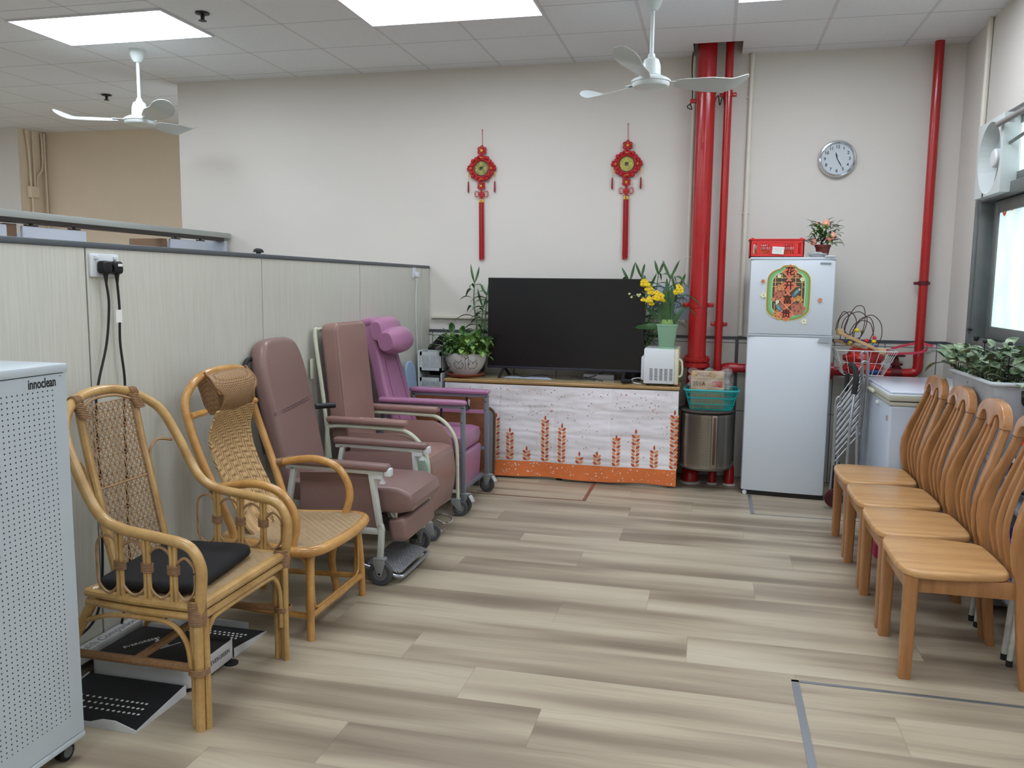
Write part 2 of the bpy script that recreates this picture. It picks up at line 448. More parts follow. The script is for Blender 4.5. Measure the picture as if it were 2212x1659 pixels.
def leather(name, rgb, rough=0.32):
    return mat(name, rgb, rough, noise=0.05, nscale=5, bump=0.10, bscale=420, coat=0.08)
maroon = leather('maroon_vinyl', (132, 105, 99))
maroon2 = leather('rosy_brown_vinyl', (152, 119, 111))
purple = leather('orchid_pink_vinyl', (172, 120, 154))
black_mesh = mat('black_mesh_fabric', (16, 17, 20), 0.75, bump=0.5, bscale=500)
paper_white = mat('white_paper', (232, 232, 228), 0.7)
black_ink = mat('black_ink', (14, 14, 14), 0.5)
clear_film = mat('clear_polythene', (235, 238, 240), 0.08, alpha=0.10, bump=0.5, bscale=14)
leaf_a = mat('mid_green_leaf', (86, 128, 62), 0.4, noise=0.35, nscale=18, bump=0.05)
leaf_b = mat('dark_green_leaf', (70, 106, 66), 0.38, noise=0.3, nscale=18)
leaf_c = mat('yellow_green_leaf', (138, 172, 92), 0.42, noise=0.3, nscale=20)
# ================================================================== the setting
X0, X1, Y0, Y1 = -9.2, XR, -4.6, 8.64
struct('floor', MB().b2((X0 - .2, Y0 - .2, -0.1), (X1 + .2, Y1 + .2, 0.0)), floor_m, flat=True)
HX0, HX1, HY0 = -0.215, 0.135, 6.36          # opening round the riser pipes
c = MB()
c.b2((X0 - .2, Y0 - .2, ZC), (X1 + .2, HY0, ZC + .03)); c.b2((X0 - .2, HY0, ZC), (HX0, Y1 + .2, ZC + .03))
c.b2((HX1, HY0, ZC), (X1 + .2, Y1 + .2, ZC + .03)); c.b2((HX0, YB + .02, ZC), (HX1, Y1 + .2, ZC + .03))
struct('ceiling', c, ceil_m, flat=True)
c = MB(); c.b2((HX0 - .02, HY0 - .02, ZC + .35), (HX1 + .02, YB + .1, ZC + .4))
for a, b in (((HX0 - .03, HY0 - .03, ZC + .03), (HX0, YB, ZC + .4)), ((HX1, HY0 - .03, ZC + .03), (HX1 + .03, YB, ZC + .4)), ((HX0, HY0 - .03, ZC + .03), (HX1, HY0, ZC + .4))): c.b2(a, b)
struct('trim_1', c, mat('dark_ceiling_void', (90, 84, 80), 0.8), 'grey boxed opening in the ceiling round the red pipes')

struct('wall_back', MB().b2((-4.66, YB, 0), (XR + .15, YB + .14, ZC + .4)), wallpaint, flat=True)
struct('wall_recess', MB().b2((-7.85, 8.64, 0), (-4.0, 8.78, ZC)), peachpaint, flat=True)
struct('wall_alcove', MB().b2((-7.99, 8.28, 0), (-7.85, 8.78, ZC)), peachpaint, flat=True)
struct('wall_far', MB().b2((X0, 8.27, 0), (-7.853, 8.41, ZC)), wallpaint, flat=True)
struct('wall_left', MB().b2((X0 - .14, Y0, 0), (X0, Y1, ZC)), wallpaint, flat=True)
struct('wall_front', MB().b2((X0, Y0 - .14, 0), (XR, Y0, ZC)), wallpaint, flat=True)
# right wall with its window opening
WY0, WY1, WZ0, WZ1 = 2.9, 6.06, 1.13, 2.54
c = MB(); c.b2((XR, Y0, 0), (XR + .15, WY0, ZC)); c.b2((XR, WY1, 0), (XR + .15, YB + .14, ZC))
c.b2((XR, WY0, 0), (XR + .15, WY1, WZ0)); c.b2((XR, WY0, WZ1), (XR + .15, WY1, ZC))
struct('wall_right', c, wallpaint, flat=True)

# tiled dado and its dark border
struct('trim_2', MB().b2((XP, YB - .008, 0), (XR, YB + .001, 1.09)), tile_back, 'cream tiled dado on the back wall', flat=True)
struct('trim_3', MB().b2((XR - .008, 4.0, 0), (XR + .001, YB - .008, 1.09)), tile_right, 'cream tiled dado on the right wall', flat=True)
tb = mat('dark_tile_border', (72, 77, 82), 0.3)
struct('trim_4', MB().b2((XP, YB - .014, 1.09), (XR, YB + .001, 1.112)), tb, flat=True)
struct('trim_5', MB().b2((XR - .014, 4.0, 1.09), (XR + .001, YB - .014, 1.112)), tb, flat=True)
struct('trim_10', MB().b2((0.175, YB - .016, .0), (0.20, YB, 1.09)), tb, flat=True)

# metal strips let into the floor
strip_m = mat('floor_metal_strip', (150, 155, 160), 0.35, 0.7)
struct('trim_6', MB().b2((.345, .8, 0), (.372, 3.222, .003)).b2((.345, 3.206, 0), (1.66, 3.222, .003)), strip_m, 'aluminium strip framing a floor hatch', flat=True)
struct('trim_7', MB().b2((.292, 5.63, 0), (.316, 6.65, .003)).b2((.292, 5.625, 0), (1.66, 5.633, .003)), strip_m, flat=True)
rs = mat('reddish_floor_strip', (138, 92, 78), 0.4, 0.3)
struct('trim_8', MB().b2((-.84, 5.66, 0), (-.815, 6.65, .003)).b2((-2.2, 5.655, 0), (-.815, 5.665, .003)), rs, flat=True)

# window ----------------------------------------------------------
alu = mat('weathered_window_aluminium', (120, 124, 122), 0.45, 0.5, noise=0.12, nscale=8)
W = thing('window_1', 'grey aluminium window with frosted panes in the right wall', None, (XR, 4.5, WZ0), world=True); W['kind'] = 'structure'
c = MB()
for z0, z1 in ((WZ0, WZ0 + .05), (2.05, 2.12), (WZ1 - .04, WZ1)): c.b2((XR - .03, WY0, z0), (XR + .12, WY1, z1), bev=.004)
for y0, y1 in ((WY0, WY0 + .06), (WY1 - .04, WY1), (4.92, 5.0)): c.b2((XR - .028, y0, WZ0), (XR + .12, y1, WZ1), bev=.004)
c.b2((XR - .05, WY0 - .02, WZ0 - .03), (XR + .02, WY1 + .005, WZ0 + .002), bev=.004)
c.b2((XR - .045, WY1 - .015, WZ0), (XR + .0, WY1 + .01, 2.1), bev=.003)
part('window_frame', c, alu, W)
def sash(y0, y1, z0, z1, x, w, n='sash'):
    c = MB()
    for a, b in (((x, y0, z0), (x + .03, y0 + w, z1)), ((x, y1 - w, z0), (x + .03, y1, z1)), ((x + .0005, y0 + w, z0), (x + .0295, y1 - w, z0 + w)), ((x + .0005, y0 + w, z1 - w), (x + .0295, y1 - w, z1))):
        c.b2(a, b, bev=.004)
    f = part(n, c, alu, W)
    g = NT('frosted_film_' + n + str(len(W.children))); obj, xyz = g.coords()
    nz = g.noise(g.comb(xyz[0], g.math('MULTIPLY', xyz[1], 3.0), xyz[2]), 2.2, 3); nz2 = g.noise(obj, 9, 2)
    cc = g.ramp(nz, [(.3, (.62, .84, .88)), (.5, (.78, .93, .96)), (.7, (.90, .98, 1.0))]); c3 = g.ramp(nz2, [(.3, (.93, .96, .9)), (.55, (1, 1, 1))])
    cm = g.mix(1.0, cc, c3, 'MULTIPLY')
    g.color(cm); g.l(cm, g.b.inputs['Emission Color']); g.set(Emission_Strength=PANE, Roughness=0.5)
    part('pane', MB().b2((x + .012, y0 + w - .003, z0 + w - .003), (x + .017, y1 - w + .003, z1 - w + .003)), g.m, f, flat=True)
    return f
s1 = sash(5.0, 5.93, WZ0 + .06, 2.045, XR + .03, .075); s2 = sash(2.97, 4.92, WZ0 + .06, 2.045, XR + .03, .06)
sash(5.0, 5.60, 2.13, 2.495, XR + .0, .045, 'hopper_sash'); sash(2.97, 4.92, 2.13, 2.495, XR + .0, .045, 'hopper_sash')
c = MB()
for i, (y, z) in enumerate(((5.76, 1.98), (5.63, 2.0))):
    c.slot(i); c.tube([(XR + .04, y + .022 * math.cos(a), z + .03 * math.sin(a)) for a in [k * PI / 5 for k in range(10)]], .006, 6, 2, closed=True)
part('flower_sticker', c, [mat('orange_sticker', (226, 120, 78), .5), mat('yellow_sticker', (222, 214, 90), .5)], s1, 'orange and yellow flower stickers')
part('window_latch', MB().box((XR - .035, 6.02, 1.235), (.02, .05, .014), bev=.003).box((XR - .035, 5.86, 1.185), (.03, .03, .03), bev=.006), black_plastic, W)
struct('trim_11', MB().b2((XR + .16, WY0 - .3, .4), (XR + .2, WY1 + .3, 3.2)), mat('outside_haze', (200, 215, 220), .9), 'pale wall outside the window', flat=True)

# ------------------------------------------------------------------ ceiling lights
def ceiling_light(x, y, lab, group='square ceiling light panels'):
    t = thing('ceiling_light', lab, 'ceiling light', (x, y, ZC), group=group)
    w, h = .595, .3025
    c = MB()
    for a, b in (((-w, -h, -.012), (w, -h + .014, .0)), ((-w, h - .014, -.012), (w, h, .0)), ((-w, -h + .014, -.012), (-w + .014, h - .014, 0)), ((w - .014, -h + .014, -.012), (w, h - .014, 0))): c.b2(a, b)
    part('frame', c, mat('light_frame', (215, 215, 222), .4), t, flat=True)
    part('diffuser', MB().b2((-w + .013, -h + .013, -.008), (w - .013, h - .013, -.002)), mat('glowing_diffuser', (235, 250, 250), .5, emit=LAMP, emitc=LAMPC), t, flat=True)
    return t
ceiling_light(-4.10, 5.1975, 'large glowing ceiling light panel above the left ceiling fan', 'ceiling light panels in view')
ceiling_light(-1.72, 5.1975, 'large glowing ceiling light panel over the middle of the room', 'ceiling light panels in view')
ceiling_light(.66, 5.1975, 'ceiling light panel mostly cut off at top right above the fridge', 'ceiling light panels in view')
for y, ry in ((2.78, 'second row from the back wall'), (.36, 'row above the camera'), (-2.06, 'row nearest the front wall')):
    for x, rx in ((-6.48, 'farthest left'), (-4.10, 'over the far office'), (-1.72, 'over the recliners'), (.66, 'nearest the window')): ceiling_light(x, y, 'ceiling light panel in the %s, %s' % (ry, rx))
ceiling_light(-6.48, 5.1975, 'ceiling light panel beyond the left edge of the view')
ceiling_light(-8.5, 5.8, 'ceiling light panel added to brighten the far left corner, outside the view')  # extra unseen panel, added to brighten the far recess walls

for x, y, lab in ((-3.29, 5.03, 'nearer black ceiling sprinkler beside the left light panel'), (-5.615, 6.995, 'farther black ceiling sprinkler behind the left ceiling fan')):
    t = thing('sprinkler', lab, 'sprinkler', (x, y, ZC), group='ceiling sprinklers')
    part('rosette', MB().lathe([(.0, -.002), (.045, -.004), (.045, -.010), (.02, -.016), (0, -.016)], n=20), mat('dark_bronze', (46, 44, 44), .4, .6), t)
    part('sprinkler_head', MB().lathe([(0, -.016), (.014, -.016), (.012, -.045), (.026, -.05), (.026, -.053), (0, -.055)], n=14), black_plastic, t)

# ------------------------------------------------------------------ ceiling fans
fan_m = mat('white_fan_enamel', (212, 222, 220), 0.28); blade_m = mat('pale_grey_fan_blade', (196, 204, 202), 0.3)
def ceiling_fan(x, y, a0, hub_z, lab, can_z):
    t = thing('ceiling_fan', lab, 'ceiling fan', (x, y, ZC), group='three-bladed ceiling fans'); h = hub_z - ZC; cz = can_z - ZC
    part('canopy', MB().lathe([(0, 0), (.058, 0), (.056, cz * .35), (.044, cz * .75), (.024, cz), (0, cz)], n=24), fan_m, t)
    part('downrod', MB().cyl((0, 0, cz + .005), (0, 0, h + .13), .0125, 14), fan_m, t)
    part('motor_cover', MB().lathe([(0, h + .16), (.02, h + .16), (.024, h + .14), (.045, h + .125), (.056, h + .09), (.058, h + .035), (0, h + .03)], n=24), fan_m, t)
    part('motor_housing', MB().lathe([(0, h + .036), (.05, h + .036), (.075, h + .028), (.108, h + .012), (.118, h + .004), (.118, h - .006), (.112, h - .009), (.112, h - .02), (.104, h - .032), (.06, h - .042), (0, h - .045)], n=32), fan_m, t)
    for k in range(3):
        a = math.radians(a0 + 120 * k); R = RZ(a)
        def surf(u, v):
            r = .15 + .46 * u; w = .065 + .095 * min(1, u * 2.2) ** .8
            if u > .82: w *= math.sqrt(max(.02, 1 - ((u - .82) / .185) ** 2))
            q = (v - .5) * w; pz = -.36 * q * (1 - .3 * u)
            lift = .0 if u < .7 else ((u - .7) / .3) ** 1.5 * .055
            return (r, q, h - .002 + pz + lift)
        bl = part('blade', MB().grid(surf, 22, 6, R, thick=.003), blade_m, t)
        part('blade_arm', MB().bar((.09, 0, h + .002), (.2, 0, h + .004), .045, .004, bev=.002), fan_m, bl)
        ba = bl.children[0]; ba.rotation_euler = (0, 0, a)
    return t
ceiling_fan(-4.305, 5.72, 84, 2.705, 'white ceiling fan hanging over the office partition on the left', 3.128)
ceiling_fan(-.42, 5.28, 20, 2.72, 'white ceiling fan hanging in front of the red pipes', 3.13)

# ------------------------------------------------------------------ office partition
P = thing('office_partition', 'long beige laminate office partition with dark grey top cap', 'partition', (XP - .02, 3, 0), world=True)
seams = [-1.1, .18, 1.46, 2.739, 4.019, 5.281, 6.515, 6.70]
for a, b in zip(seams, seams[1:]):
    part('panel', MB().b2((XP - .04, a + .004, .05), (XP, b - .004, 1.617), bev=.0015), laminate, P, flat=True)
part('core_frame', MB().b2((XP - .035, seams[0], .01), (XP - .006, 6.70, 1.617)), dark_grey, P, flat=True)
part('top_cap', MB().b2((XP - .046, seams[0], 1.617), (XP + .006, 6.70, 1.64), bev=.004), dark_grey, P)
part('skirting', MB().b2((XP - .045, seams[0], 0), (XP + .005, 6.70, .05), bev=.003), mat('skirting_aluminium', (150, 152, 150), .4, .6), P)

K = thing('sliding_door_cabinet', 'tall white cabinet frame with hanging door panels behind the office partition', 'cabinet', (-4.3, 3.5, 0), world=True)
XT = -4.169
part('top_rail', MB().b2((XT - .09, -1, 1.868), (XT, 6.70, 1.912), bev=.003), mat('pale_grey_rail', (170, 176, 172), .4), K)
part('track', MB().b2((XT - .085, -1, 1.84), (XT - .003, 6.6, 1.868)), mat('dark_bronze_track', (50, 44, 42), .5), K)
wb_m = mat('white_board_panel', (188, 196, 208), .35); br = mat('brown_board_edge', (128, 102, 80), .5)
for y0, y1 in ((3.1, 4.28), (4.40, 4.945), (5.86, 6.37)):
    d = part('hanging_door', MB().b2((XT - .03, y0, .06), (XT - .008, y1, 1.822), bev=.006), wb_m, K)
    for yy in (y0 + .08, y1 - .10):
        part('door_hanger', MB().box((XT - .02, yy, 1.828), (.02, .10, .008), bev=.002).box((XT - .02, yy, 1.84), (.012, .02, .03), bev=.002), black_plastic, d)
part('side_panel', MB().b2((XT - .34, 4.30, 0), (XT - .035, 4.38, 1.832)), br, K); part('side_panel', MB().b2((XT - .34, 5.80, 0), (XT - .035, 5.85, 1.82)), br, K)
part('back_panel', MB().b2((XT - .36, 3.0, 0), (XT - .34, 4.95, 1.80)), wb_m, K); part('back_panel', MB().b2((XT - .36, 5.82, 0), (XT - .34, 6.62, 1.82)), wb_m, K)
part('end_panel', MB().b2((XT - .34, 6.60, 0), (XT - .002, 6.64, 1.84)), wb_m, K)

# conduits and the junction box in the far recess
cd = mat('beige_painted_conduit', (224, 208, 184), .5)
t = thing('conduit_cluster', 'beige painted conduits running into a junction box in the far corner', 'conduit', (-7.8, 8.5, 1.6), world=True)
for pts in ([(-7.82, 8.36, 3.2), (-7.82, 8.39, 2.95), (-7.82, 8.40, 2.56)], [(-7.82, 8.46, 3.2), (-7.82, 8.46, 2.56)],
            [(-7.82, 8.59, 3.2), (-7.82, 8.59, 2.82), (-7.82, 8.51, 2.70), (-7.82, 8.49, 2.56)], [(-7.80, 8.61, 3.2), (-7.80, 8.61, .1)], [(-7.82, 8.41, 2.44), (-7.82, 8.41, .1)]):
    part('conduit', MB().tube(pts, .011, 8, 4 if len(pts) > 2 else 1), cd, t)
part('junction_box', MB().b2((-7.849, 8.36, 2.44), (-7.79, 8.49, 2.57), bev=.006), cd, t)

# conduits on the near walls
def conduit(pts, r, lab, cl=(), nm='wall_conduit'):
    t = thing(nm, lab, 'conduit', pts[-1], world=True)
    part('tube', MB().tube(pts, r, 10, 1), white_paint, t)
    for p in cl: part('saddle', MB().box(p, (.05, .02, .014), bev=.004), white_paint, t)
    return t
conduit([(.212, YB - .018, 3.218), (.208, YB - .018, 1.12)], .017, 'cream conduit running down the back wall between pipes and fridge', [(.21, YB - .012, 2.05), (.21, YB - .012, 2.9)])
conduit([(-.205, YB - .014, 3.218), (-.205, YB - .014, 1.50)], .012, 'thin cream conduit just left of the large red pipe', [(-.205, YB - .01, 1.72)])
conduit([(XR - .018, 6.13, 3.218), (XR - .018, 6.145, 2.52)], .017, 'cream conduit on the right wall above the exhaust fan')
solo('cable_trunking', MB().b2((-2.30, YB - .035, 1.205), (-.215, YB - .001, 1.232), bev=.004), white_paint, 'cream horizontal cable trunking on the back wall behind the television', 'trunking')
# ------------------------------------------------------------------ red pipes
def flange(z, r, h, x, y): return MB().lathe([(0, z), (r, z), (r, z + h), (0, z + h)], T(x, y, 0), 24)
t = thing('riser_pipe', 'thick red riser pipe running from ceiling to floor', 'pipe', (-.11, 6.53, 0), world=True)
PX, PY = -.112, 6.53
part('pipe', MB().cyl((PX, PY, .80), (PX, PY, ZC + .34), .069, 32), red_paint, t)
part('collar', MB().lathe([(.069, 2.90), (.073, 2.905), (.075, 2.99), (.071, 3.0)], T(PX, PY, 0), 32, cap=False), red_paint, t)
part('pipe_clamp', MB().lathe([(.069, 1.338), (.074, 1.338), (.074, 1.372), (.069, 1.372)], T(PX, PY, 0), 32, cap=False).box((PX - .09, PY + .02, 1.355), (.05, .03, .034), bev=.004).box((PX + .09, PY + .02, 1.355), (.05, .03, .034), bev=.004), red_paint, t)
part('pipe_clamp', MB().lathe([(.069, 2.845), (.073, 2.845), (.073, 2.872), (.069, 2.872)], T(PX, PY, 0), 32, cap=False).box((PX - .09, PY + .02, 2.86), (.05, .03, .03), bev=.004), red_paint, t)
c = MB().lathe([(0, .925), (.098, .925), (.1, .93), (.1, .955), (.072, .958), (.072, .975), (0, .975)], T(PX, PY, 0), 32)
c.lathe([(0, .885), (.1, .885), (.1, .918), (0, .918)], T(PX, PY, 0), 32)
f = part('flange', c, red_paint, t)
c = MB()
for k in range(8):
    a = k * PI / 4 + .3; c.cyl((PX + .086 * math.cos(a), PY + .086 * math.sin(a), .875), (PX + .086 * math.cos(a), PY + .086 * math.sin(a), .968), .008, 6)
part('flange_bolts', c, red_paint, f)
part('lower_pipe', MB().tube([(PX, PY, .89), (PX, PY, .35), (PX, PY - .0, .25)], .069, 24, 3), red_paint, t)

t = thing('riser_pipe', 'thin red riser pipe just right of the thick red pipe', 'pipe', (.045, 6.56, 0), world=True)
QX, QY = .046, 6.56
part('pipe', MB().cyl((QX, QY, .25), (QX, QY, ZC + .34), .029, 20), red_paint, t)
for z in (2.90, 1.21): part('pipe_clamp', MB().lathe([(.029, z - .02), (.034, z - .02), (.034, z + .02), (.029, z + .02)], T(QX, QY, 0), 20, cap=False).box((QX, QY + .015, z), (.125, .02, .03), bev=.008), red_paint, t)
part('spare_cable', MB().tube([(PX + .06, 6.6, 2.85), (PX + .085, 6.58, 2.90), (PX + .1, 6.58, 2.83), (PX + .12, 6.58, 2.895), (PX + .135, 6.6, 2.82)], .004, 6, 5).tube([(PX - .10, 6.62, 3.3), (PX - .11, 6.55, 3.12), (PX - .10, 6.55, 2.88), (PX - .135, 6.54, 2.82), (PX - .10, 6.54, 2.80), (PX - .115, 6.54, 2.84)], .004, 6, 5), black_rubber, t)

t = thing('corner_pipe', 'tall red pipe at the right of the back wall feeding a valve', 'pipe', (1.472, 6.625, 0), world=True)
CX, CY = 1.472, 6.625
part('pipe', MB().cyl((CX, CY, .98), (CX + .0, CY, ZC + .002), .032, 24), red_paint, t)
part('coupling', MB().lathe([(.032, .985), (.037, .99), (.037, 1.03), (.033, 1.04)], T(CX, CY, 0), 24, cap=False), red_paint, t)
part('elbow', MB().tube([(CX, CY, 1.0), (CX, CY, .93), (CX - .012, CY, .893), (CX - .05, CY, .878), (CX - .1, CY, .875)], .036, 16, 4), red_paint, t)
part('horizontal_pipe', MB().cyl((CX - .09, CY, .875), (.16, CY, .875), .034, 20), red_paint, t)
part('elbow', MB().tube([(.2, CY, .875), (.13, CY, .875), (.085, CY, .86), (.065, CY, .82), (.06, CY, .74), (.06, CY, .5)], .04, 16, 4), red_paint, t)
part('pipe_clamp', MB().box((CX - .005, CY + .03, 1.535), (.11, .025, .022), bev=.006).lathe([(.032, 1.52), (.036, 1.52), (.036, 1.55), (.032, 1.55)], T(CX, CY, 0), 20, cap=False), dark_red, t)
for x in (.80, .86, 1.13, 1.19): part('flange', MB().cyl((x, CY, .875), (x + .028, CY, .875), .062, 24), red_paint, t)
v = part('valve_body', MB().cyl((1.29, CY, .875), (1.36, CY, .875), .045, 18).lathe([(0, .88), (.03, .88), (.028, .93), (.045, .935), (.045, .95), (.02, .955), (.012, 1.0), (0, 1.0)], T(1.325, CY, 0), 18), dark_red, t)
c = MB().tube([(1.325 + .055 * math.cos(a), CY + .055 * math.sin(a), 1.005) for a in [k * PI / 6 for k in range(12)]], .006, 6, 2, closed=True)
for k in range(3): a = k * PI / 3 + .2; c.bar((1.325 - .05 * math.cos(a), CY - .05 * math.sin(a), 1.003), (1.325 + .05 * math.cos(a), CY + .05 * math.sin(a), 1.003), .01, .006)
part('handwheel', c, mat('rusty_handwheel', (74, 38, 34), .7), v)
solo('ribbon_tape', MB().sweep([(CX - .04, CY - .045, 1.10), (CX - .15, CY - .06, 1.075), (CX - .24, CY - .08, 1.04), (CX - .2, CY - .07, 1.025), (CX - .05, CY - .05, 1.03), (CX + .035, CY - .045, 1.05), (CX + .05, CY - .02, 1.09), (CX + .02, CY - .05, 1.10), (CX + .08, CY - .06, 1.085)], rrect(.003, .018, .0014, 1), 5, up=(0, 0, 1)),
     mat('pink_tape', (208, 70, 92), .4), 'pink plastic ribbon tied round the corner pipe', 'ribbon')

# elbows standing out of the floor under the drum
caulk = mat('white_caulk', (205, 203, 198), .8)
for x, r, lab in ((-.125, .062, 'fattest red pipe elbow rising from the floor beside the tablecloth'), (.04, .029, 'thinnest red pipe elbow rising from the floor, middle of the three'), (.165, .036, 'red pipe elbow rising from the floor nearest the fridge')):
    t = thing('pipe_elbow', lab, 'pipe', (x, 6.49, 0), world=True, group='red elbows in the floor')
    yy = 6.42 + r * .6
    zt = .150 - r
    part('elbow', MB().tube([(x, yy, 0), (x, yy, zt * .45), (x, yy + .012, zt * .8), (x, yy + .04, zt), (x, yy + .12, zt), (x, YB - .01, zt)], r, 20, 5), red_paint, t)
    part('caulk_ring', MB().lathe([(r * .95, .0), (r * 1.35, 0), (r * 1.3, .006), (r * 1.0, .012)], T(x, yy, 0), 24, cap=False), caulk, t)

# ------------------------------------------------------------------ clock
t = thing('wall_clock', 'round silver wall clock with white face on the back wall', 'clock', (.843, YB, 2.437))
CM = RX(PI / 2)
part('rim', MB().lathe([(0, .0), (.128, .0), (.134, .012), (.134, .03), (.126, .044), (.117, .046), (.112, .036), (.110, .028)], CM, 48, cap=False), chrome, t)
part('dial', MB().lathe([(0, .0), (.112, .0), (.112, .026), (0, .026)], CM, 48), mat('silver_white_dial', (196, 204, 210), .5), t)
c = MB()
for k in range(12):
    a = PI / 2 - (k + 1) * PI / 6; c.text(str(k + 1), .031, T(.086 * math.cos(a), -.0275, .086 * math.sin(a)) @ CM, .0004, bold=.0006)
part('numerals', c, mat('dial_grey_ink', (52, 60, 68), .5), t)
def hand(ang, l, w, y):
    a = math.radians(90 - ang); d = (math.cos(a), math.sin(a)); n = (-d[1], d[0])
    pts = [(-d[0] * .012, -d[1] * .012), (n[0] * w * .5, n[1] * w * .5), (d[0] * l * .5 + n[0] * w, d[1] * l * .5 + n[1] * w), (d[0] * l, d[1] * l), (d[0] * l * .5 - n[0] * w, d[1] * l * .5 - n[1] * w), (-n[0] * w * .5, -n[1] * w * .5)]
    return MB().prism(pts, y, y + .001, CM)
part('hour_hand', hand(-14, .052, .005, .029), black_ink, t); part('minute_hand', hand(150, .078, .0035, .031), black_ink, t)

# ------------------------------------------------------------------ hanging knots
knot_red = mat('red_silk_cord', (186, 34, 40), .55, bump=.4, bscale=300, noise=.2, nscale=60); gold = mat('gold_foil', (222, 176, 60), .35, .6)
coin_m = mat('brass_green_coin', (112, 112, 72), .4, .6, noise=.5, nscale=60, rgb2=(168, 160, 96), bump=.6, bscale=140); dk_red = mat('wine_red_thread', (140, 26, 40), .6)
def knot_ornament(x, zt, lab, lean=0.0, coin=coin_m):
    t = thing('knot_ornament', lab, 'wall ornament', (x, YB - .012, zt), group='red Chinese knot ornaments on the back wall')
    def z(v): return v
    part('hanging_cord', MB().tube([(0, 0, 0), (.004, 0, -.13)], .0022, 6, 1).cyl((0, -.004, 0), (0, .01, 0), .004, 8), knot_red, t)
    def flower(cx, cz, s, nm):
        c = MB()
        for k in range(6):
            a = k * PI / 3 + .5; c.tube([(cx + s * .25 * math.cos(a), -.008, cz + s * .25 * math.sin(a)), (cx + s * .8 * math.cos(a - .35), -.016, cz + s * .8 * math.sin(a - .35)), (cx + s * math.cos(a), -.012, cz + s * math.sin(a)), (cx + s * .8 * math.cos(a + .35), -.014, cz + s * .8 * math.sin(a + .35))], s * .17, 6, 4, closed=True)
        c.ball((cx, -.006, cz), (s * .6, .012, s * .6), 10)
        f = part(nm, c, knot_red, t)
        g = MB().ball((cx, -.022, cz), (s * .22, .006, s * .22), 10)
        for k in range(8): a = k * PI / 4; g.leaf((cx, -.022, cz), (cx + s * .42 * math.cos(a), -.024, cz + s * .42 * math.sin(a)), s * .16, up=(0, 1, 0), n=2)
        part('gold_star', g, gold, f)
    flower(.003, -.165, .036, 'flower_knot')
    cz = -.307
    c = MB()
    for k in range(18):
        a = k * 2 * PI / 18; rr_ = .090 + (.004 if k % 2 else -.002); c.ball((rr_ * math.cos(a), -.012, cz + rr_ * math.sin(a)), (.0185, .016, .0185), 8); c.ball((rr_ * 1.02 * math.cos(a + .1), -.022, cz + rr_ * 1.02 * math.sin(a + .1)), (.009, .008, .009), 6)
    c.tube([(.070 * math.cos(k * PI / 10), -.012, cz + .070 * math.sin(k * PI / 10)) for k in range(20)], .009, 8, 2, closed=True)
    for sx in (-1, 1):
        for dz in (.014, -.008, .0): c.ball((sx * (.112 - abs(dz) * .4), -.01, cz + dz * 1.3), (.014, .012, .010), 8)
    w = part('cord_wreath', c, knot_red, t)
    for a in (0, 90, 180, 270):
        g = MB(); ar = math.radians(a); g.ball((.084 * math.cos(ar), -.028, cz + .084 * math.sin(ar)), (.013, .004, .007) if a % 180 else (.007, .004, .014), 8)
        part('gold_charm', g, mat('orange_gold_charm', (190, 120, 50), .5, .3), w)
    # coin with its square hole
    q = [(.054 * math.cos(k * 2 * PI / 32), .054 * math.sin(k * 2 * PI / 32)) for k in range(32)]
    hs = .0125; c = MB()
    for i in range(32):
        a0, a1 = q[i], q[(i + 1) % 32]
        def hp(p): m = max(abs(p[0]), abs(p[1])); return (p[0] / m * hs, p[1] / m * hs)
        b0, b1 = hp(a0), hp(a1)
        vs = [(p[0], y, p[1] + cz) for y in (-.02, -.012) for p in (a0, a1, b1, b0)]
        c.add(vs, [[0, 1, 2, 3], [7, 6, 5, 4], [0, 4, 5, 1], [3, 2, 6, 7]])
    c.tube([(p[0] * .99, -.02, cz + p[1] * .99) for p in q[::2]], .0028, 6, 2, closed=True)
    for sx, sz in ((-1, -1), (1, -1), (1, 1), (-1, 1)): c.bar((sx * .015, -.0205, cz + sz * .015), (sz * -.015 if sx == sz else sx * .015, -.0205, cz + (sz * .015 if sx == sz else -sz * .015)), .003, .003)
    cn = part('coin', c, coin, t)
    g = MB()
    for ch, dx, dz in (('招', 0, .034), ('财', 0, -.034), ('进', .034, 0), ('宝', -.034, 0)): g.text(ch, .027, T(dx, -.0208, cz + dz) @ CM, .0006)
    part('coin_lettering', g, mat('bright_brass', (196, 188, 120), .4, .6), cn)
    flower(.0, -.445, .032, 'flower_knot')
    c = MB(); kz = -.512
    c.prism([(0, .036), (.030, 0), (0, -.036), (-.030, 0)], 0, .014, T(0, 0, kz) @ CM, bev=.004)
    for sx in (-1, 1):
        for r_ in (.022, .030): c.tube([(sx * .018, -.006, kz + .012), (sx * (.02 + r_), -.006, kz + .02 + r_ * .2), (sx * (.028 + r_), -.006, kz), (sx * (.018 + r_), -.006, kz - .02), (sx * .018, -.006, kz - .012)], .0022, 5, 5)
        c.tube([(0, -.006, kz - .036), (sx * .012, -.006, kz - .028), (sx * .02, -.006, kz - .04), (sx * .008, -.006, kz - .046)], .0022, 5, 4)
    part('endless_knot', c, knot_red, t)
    b = -.575
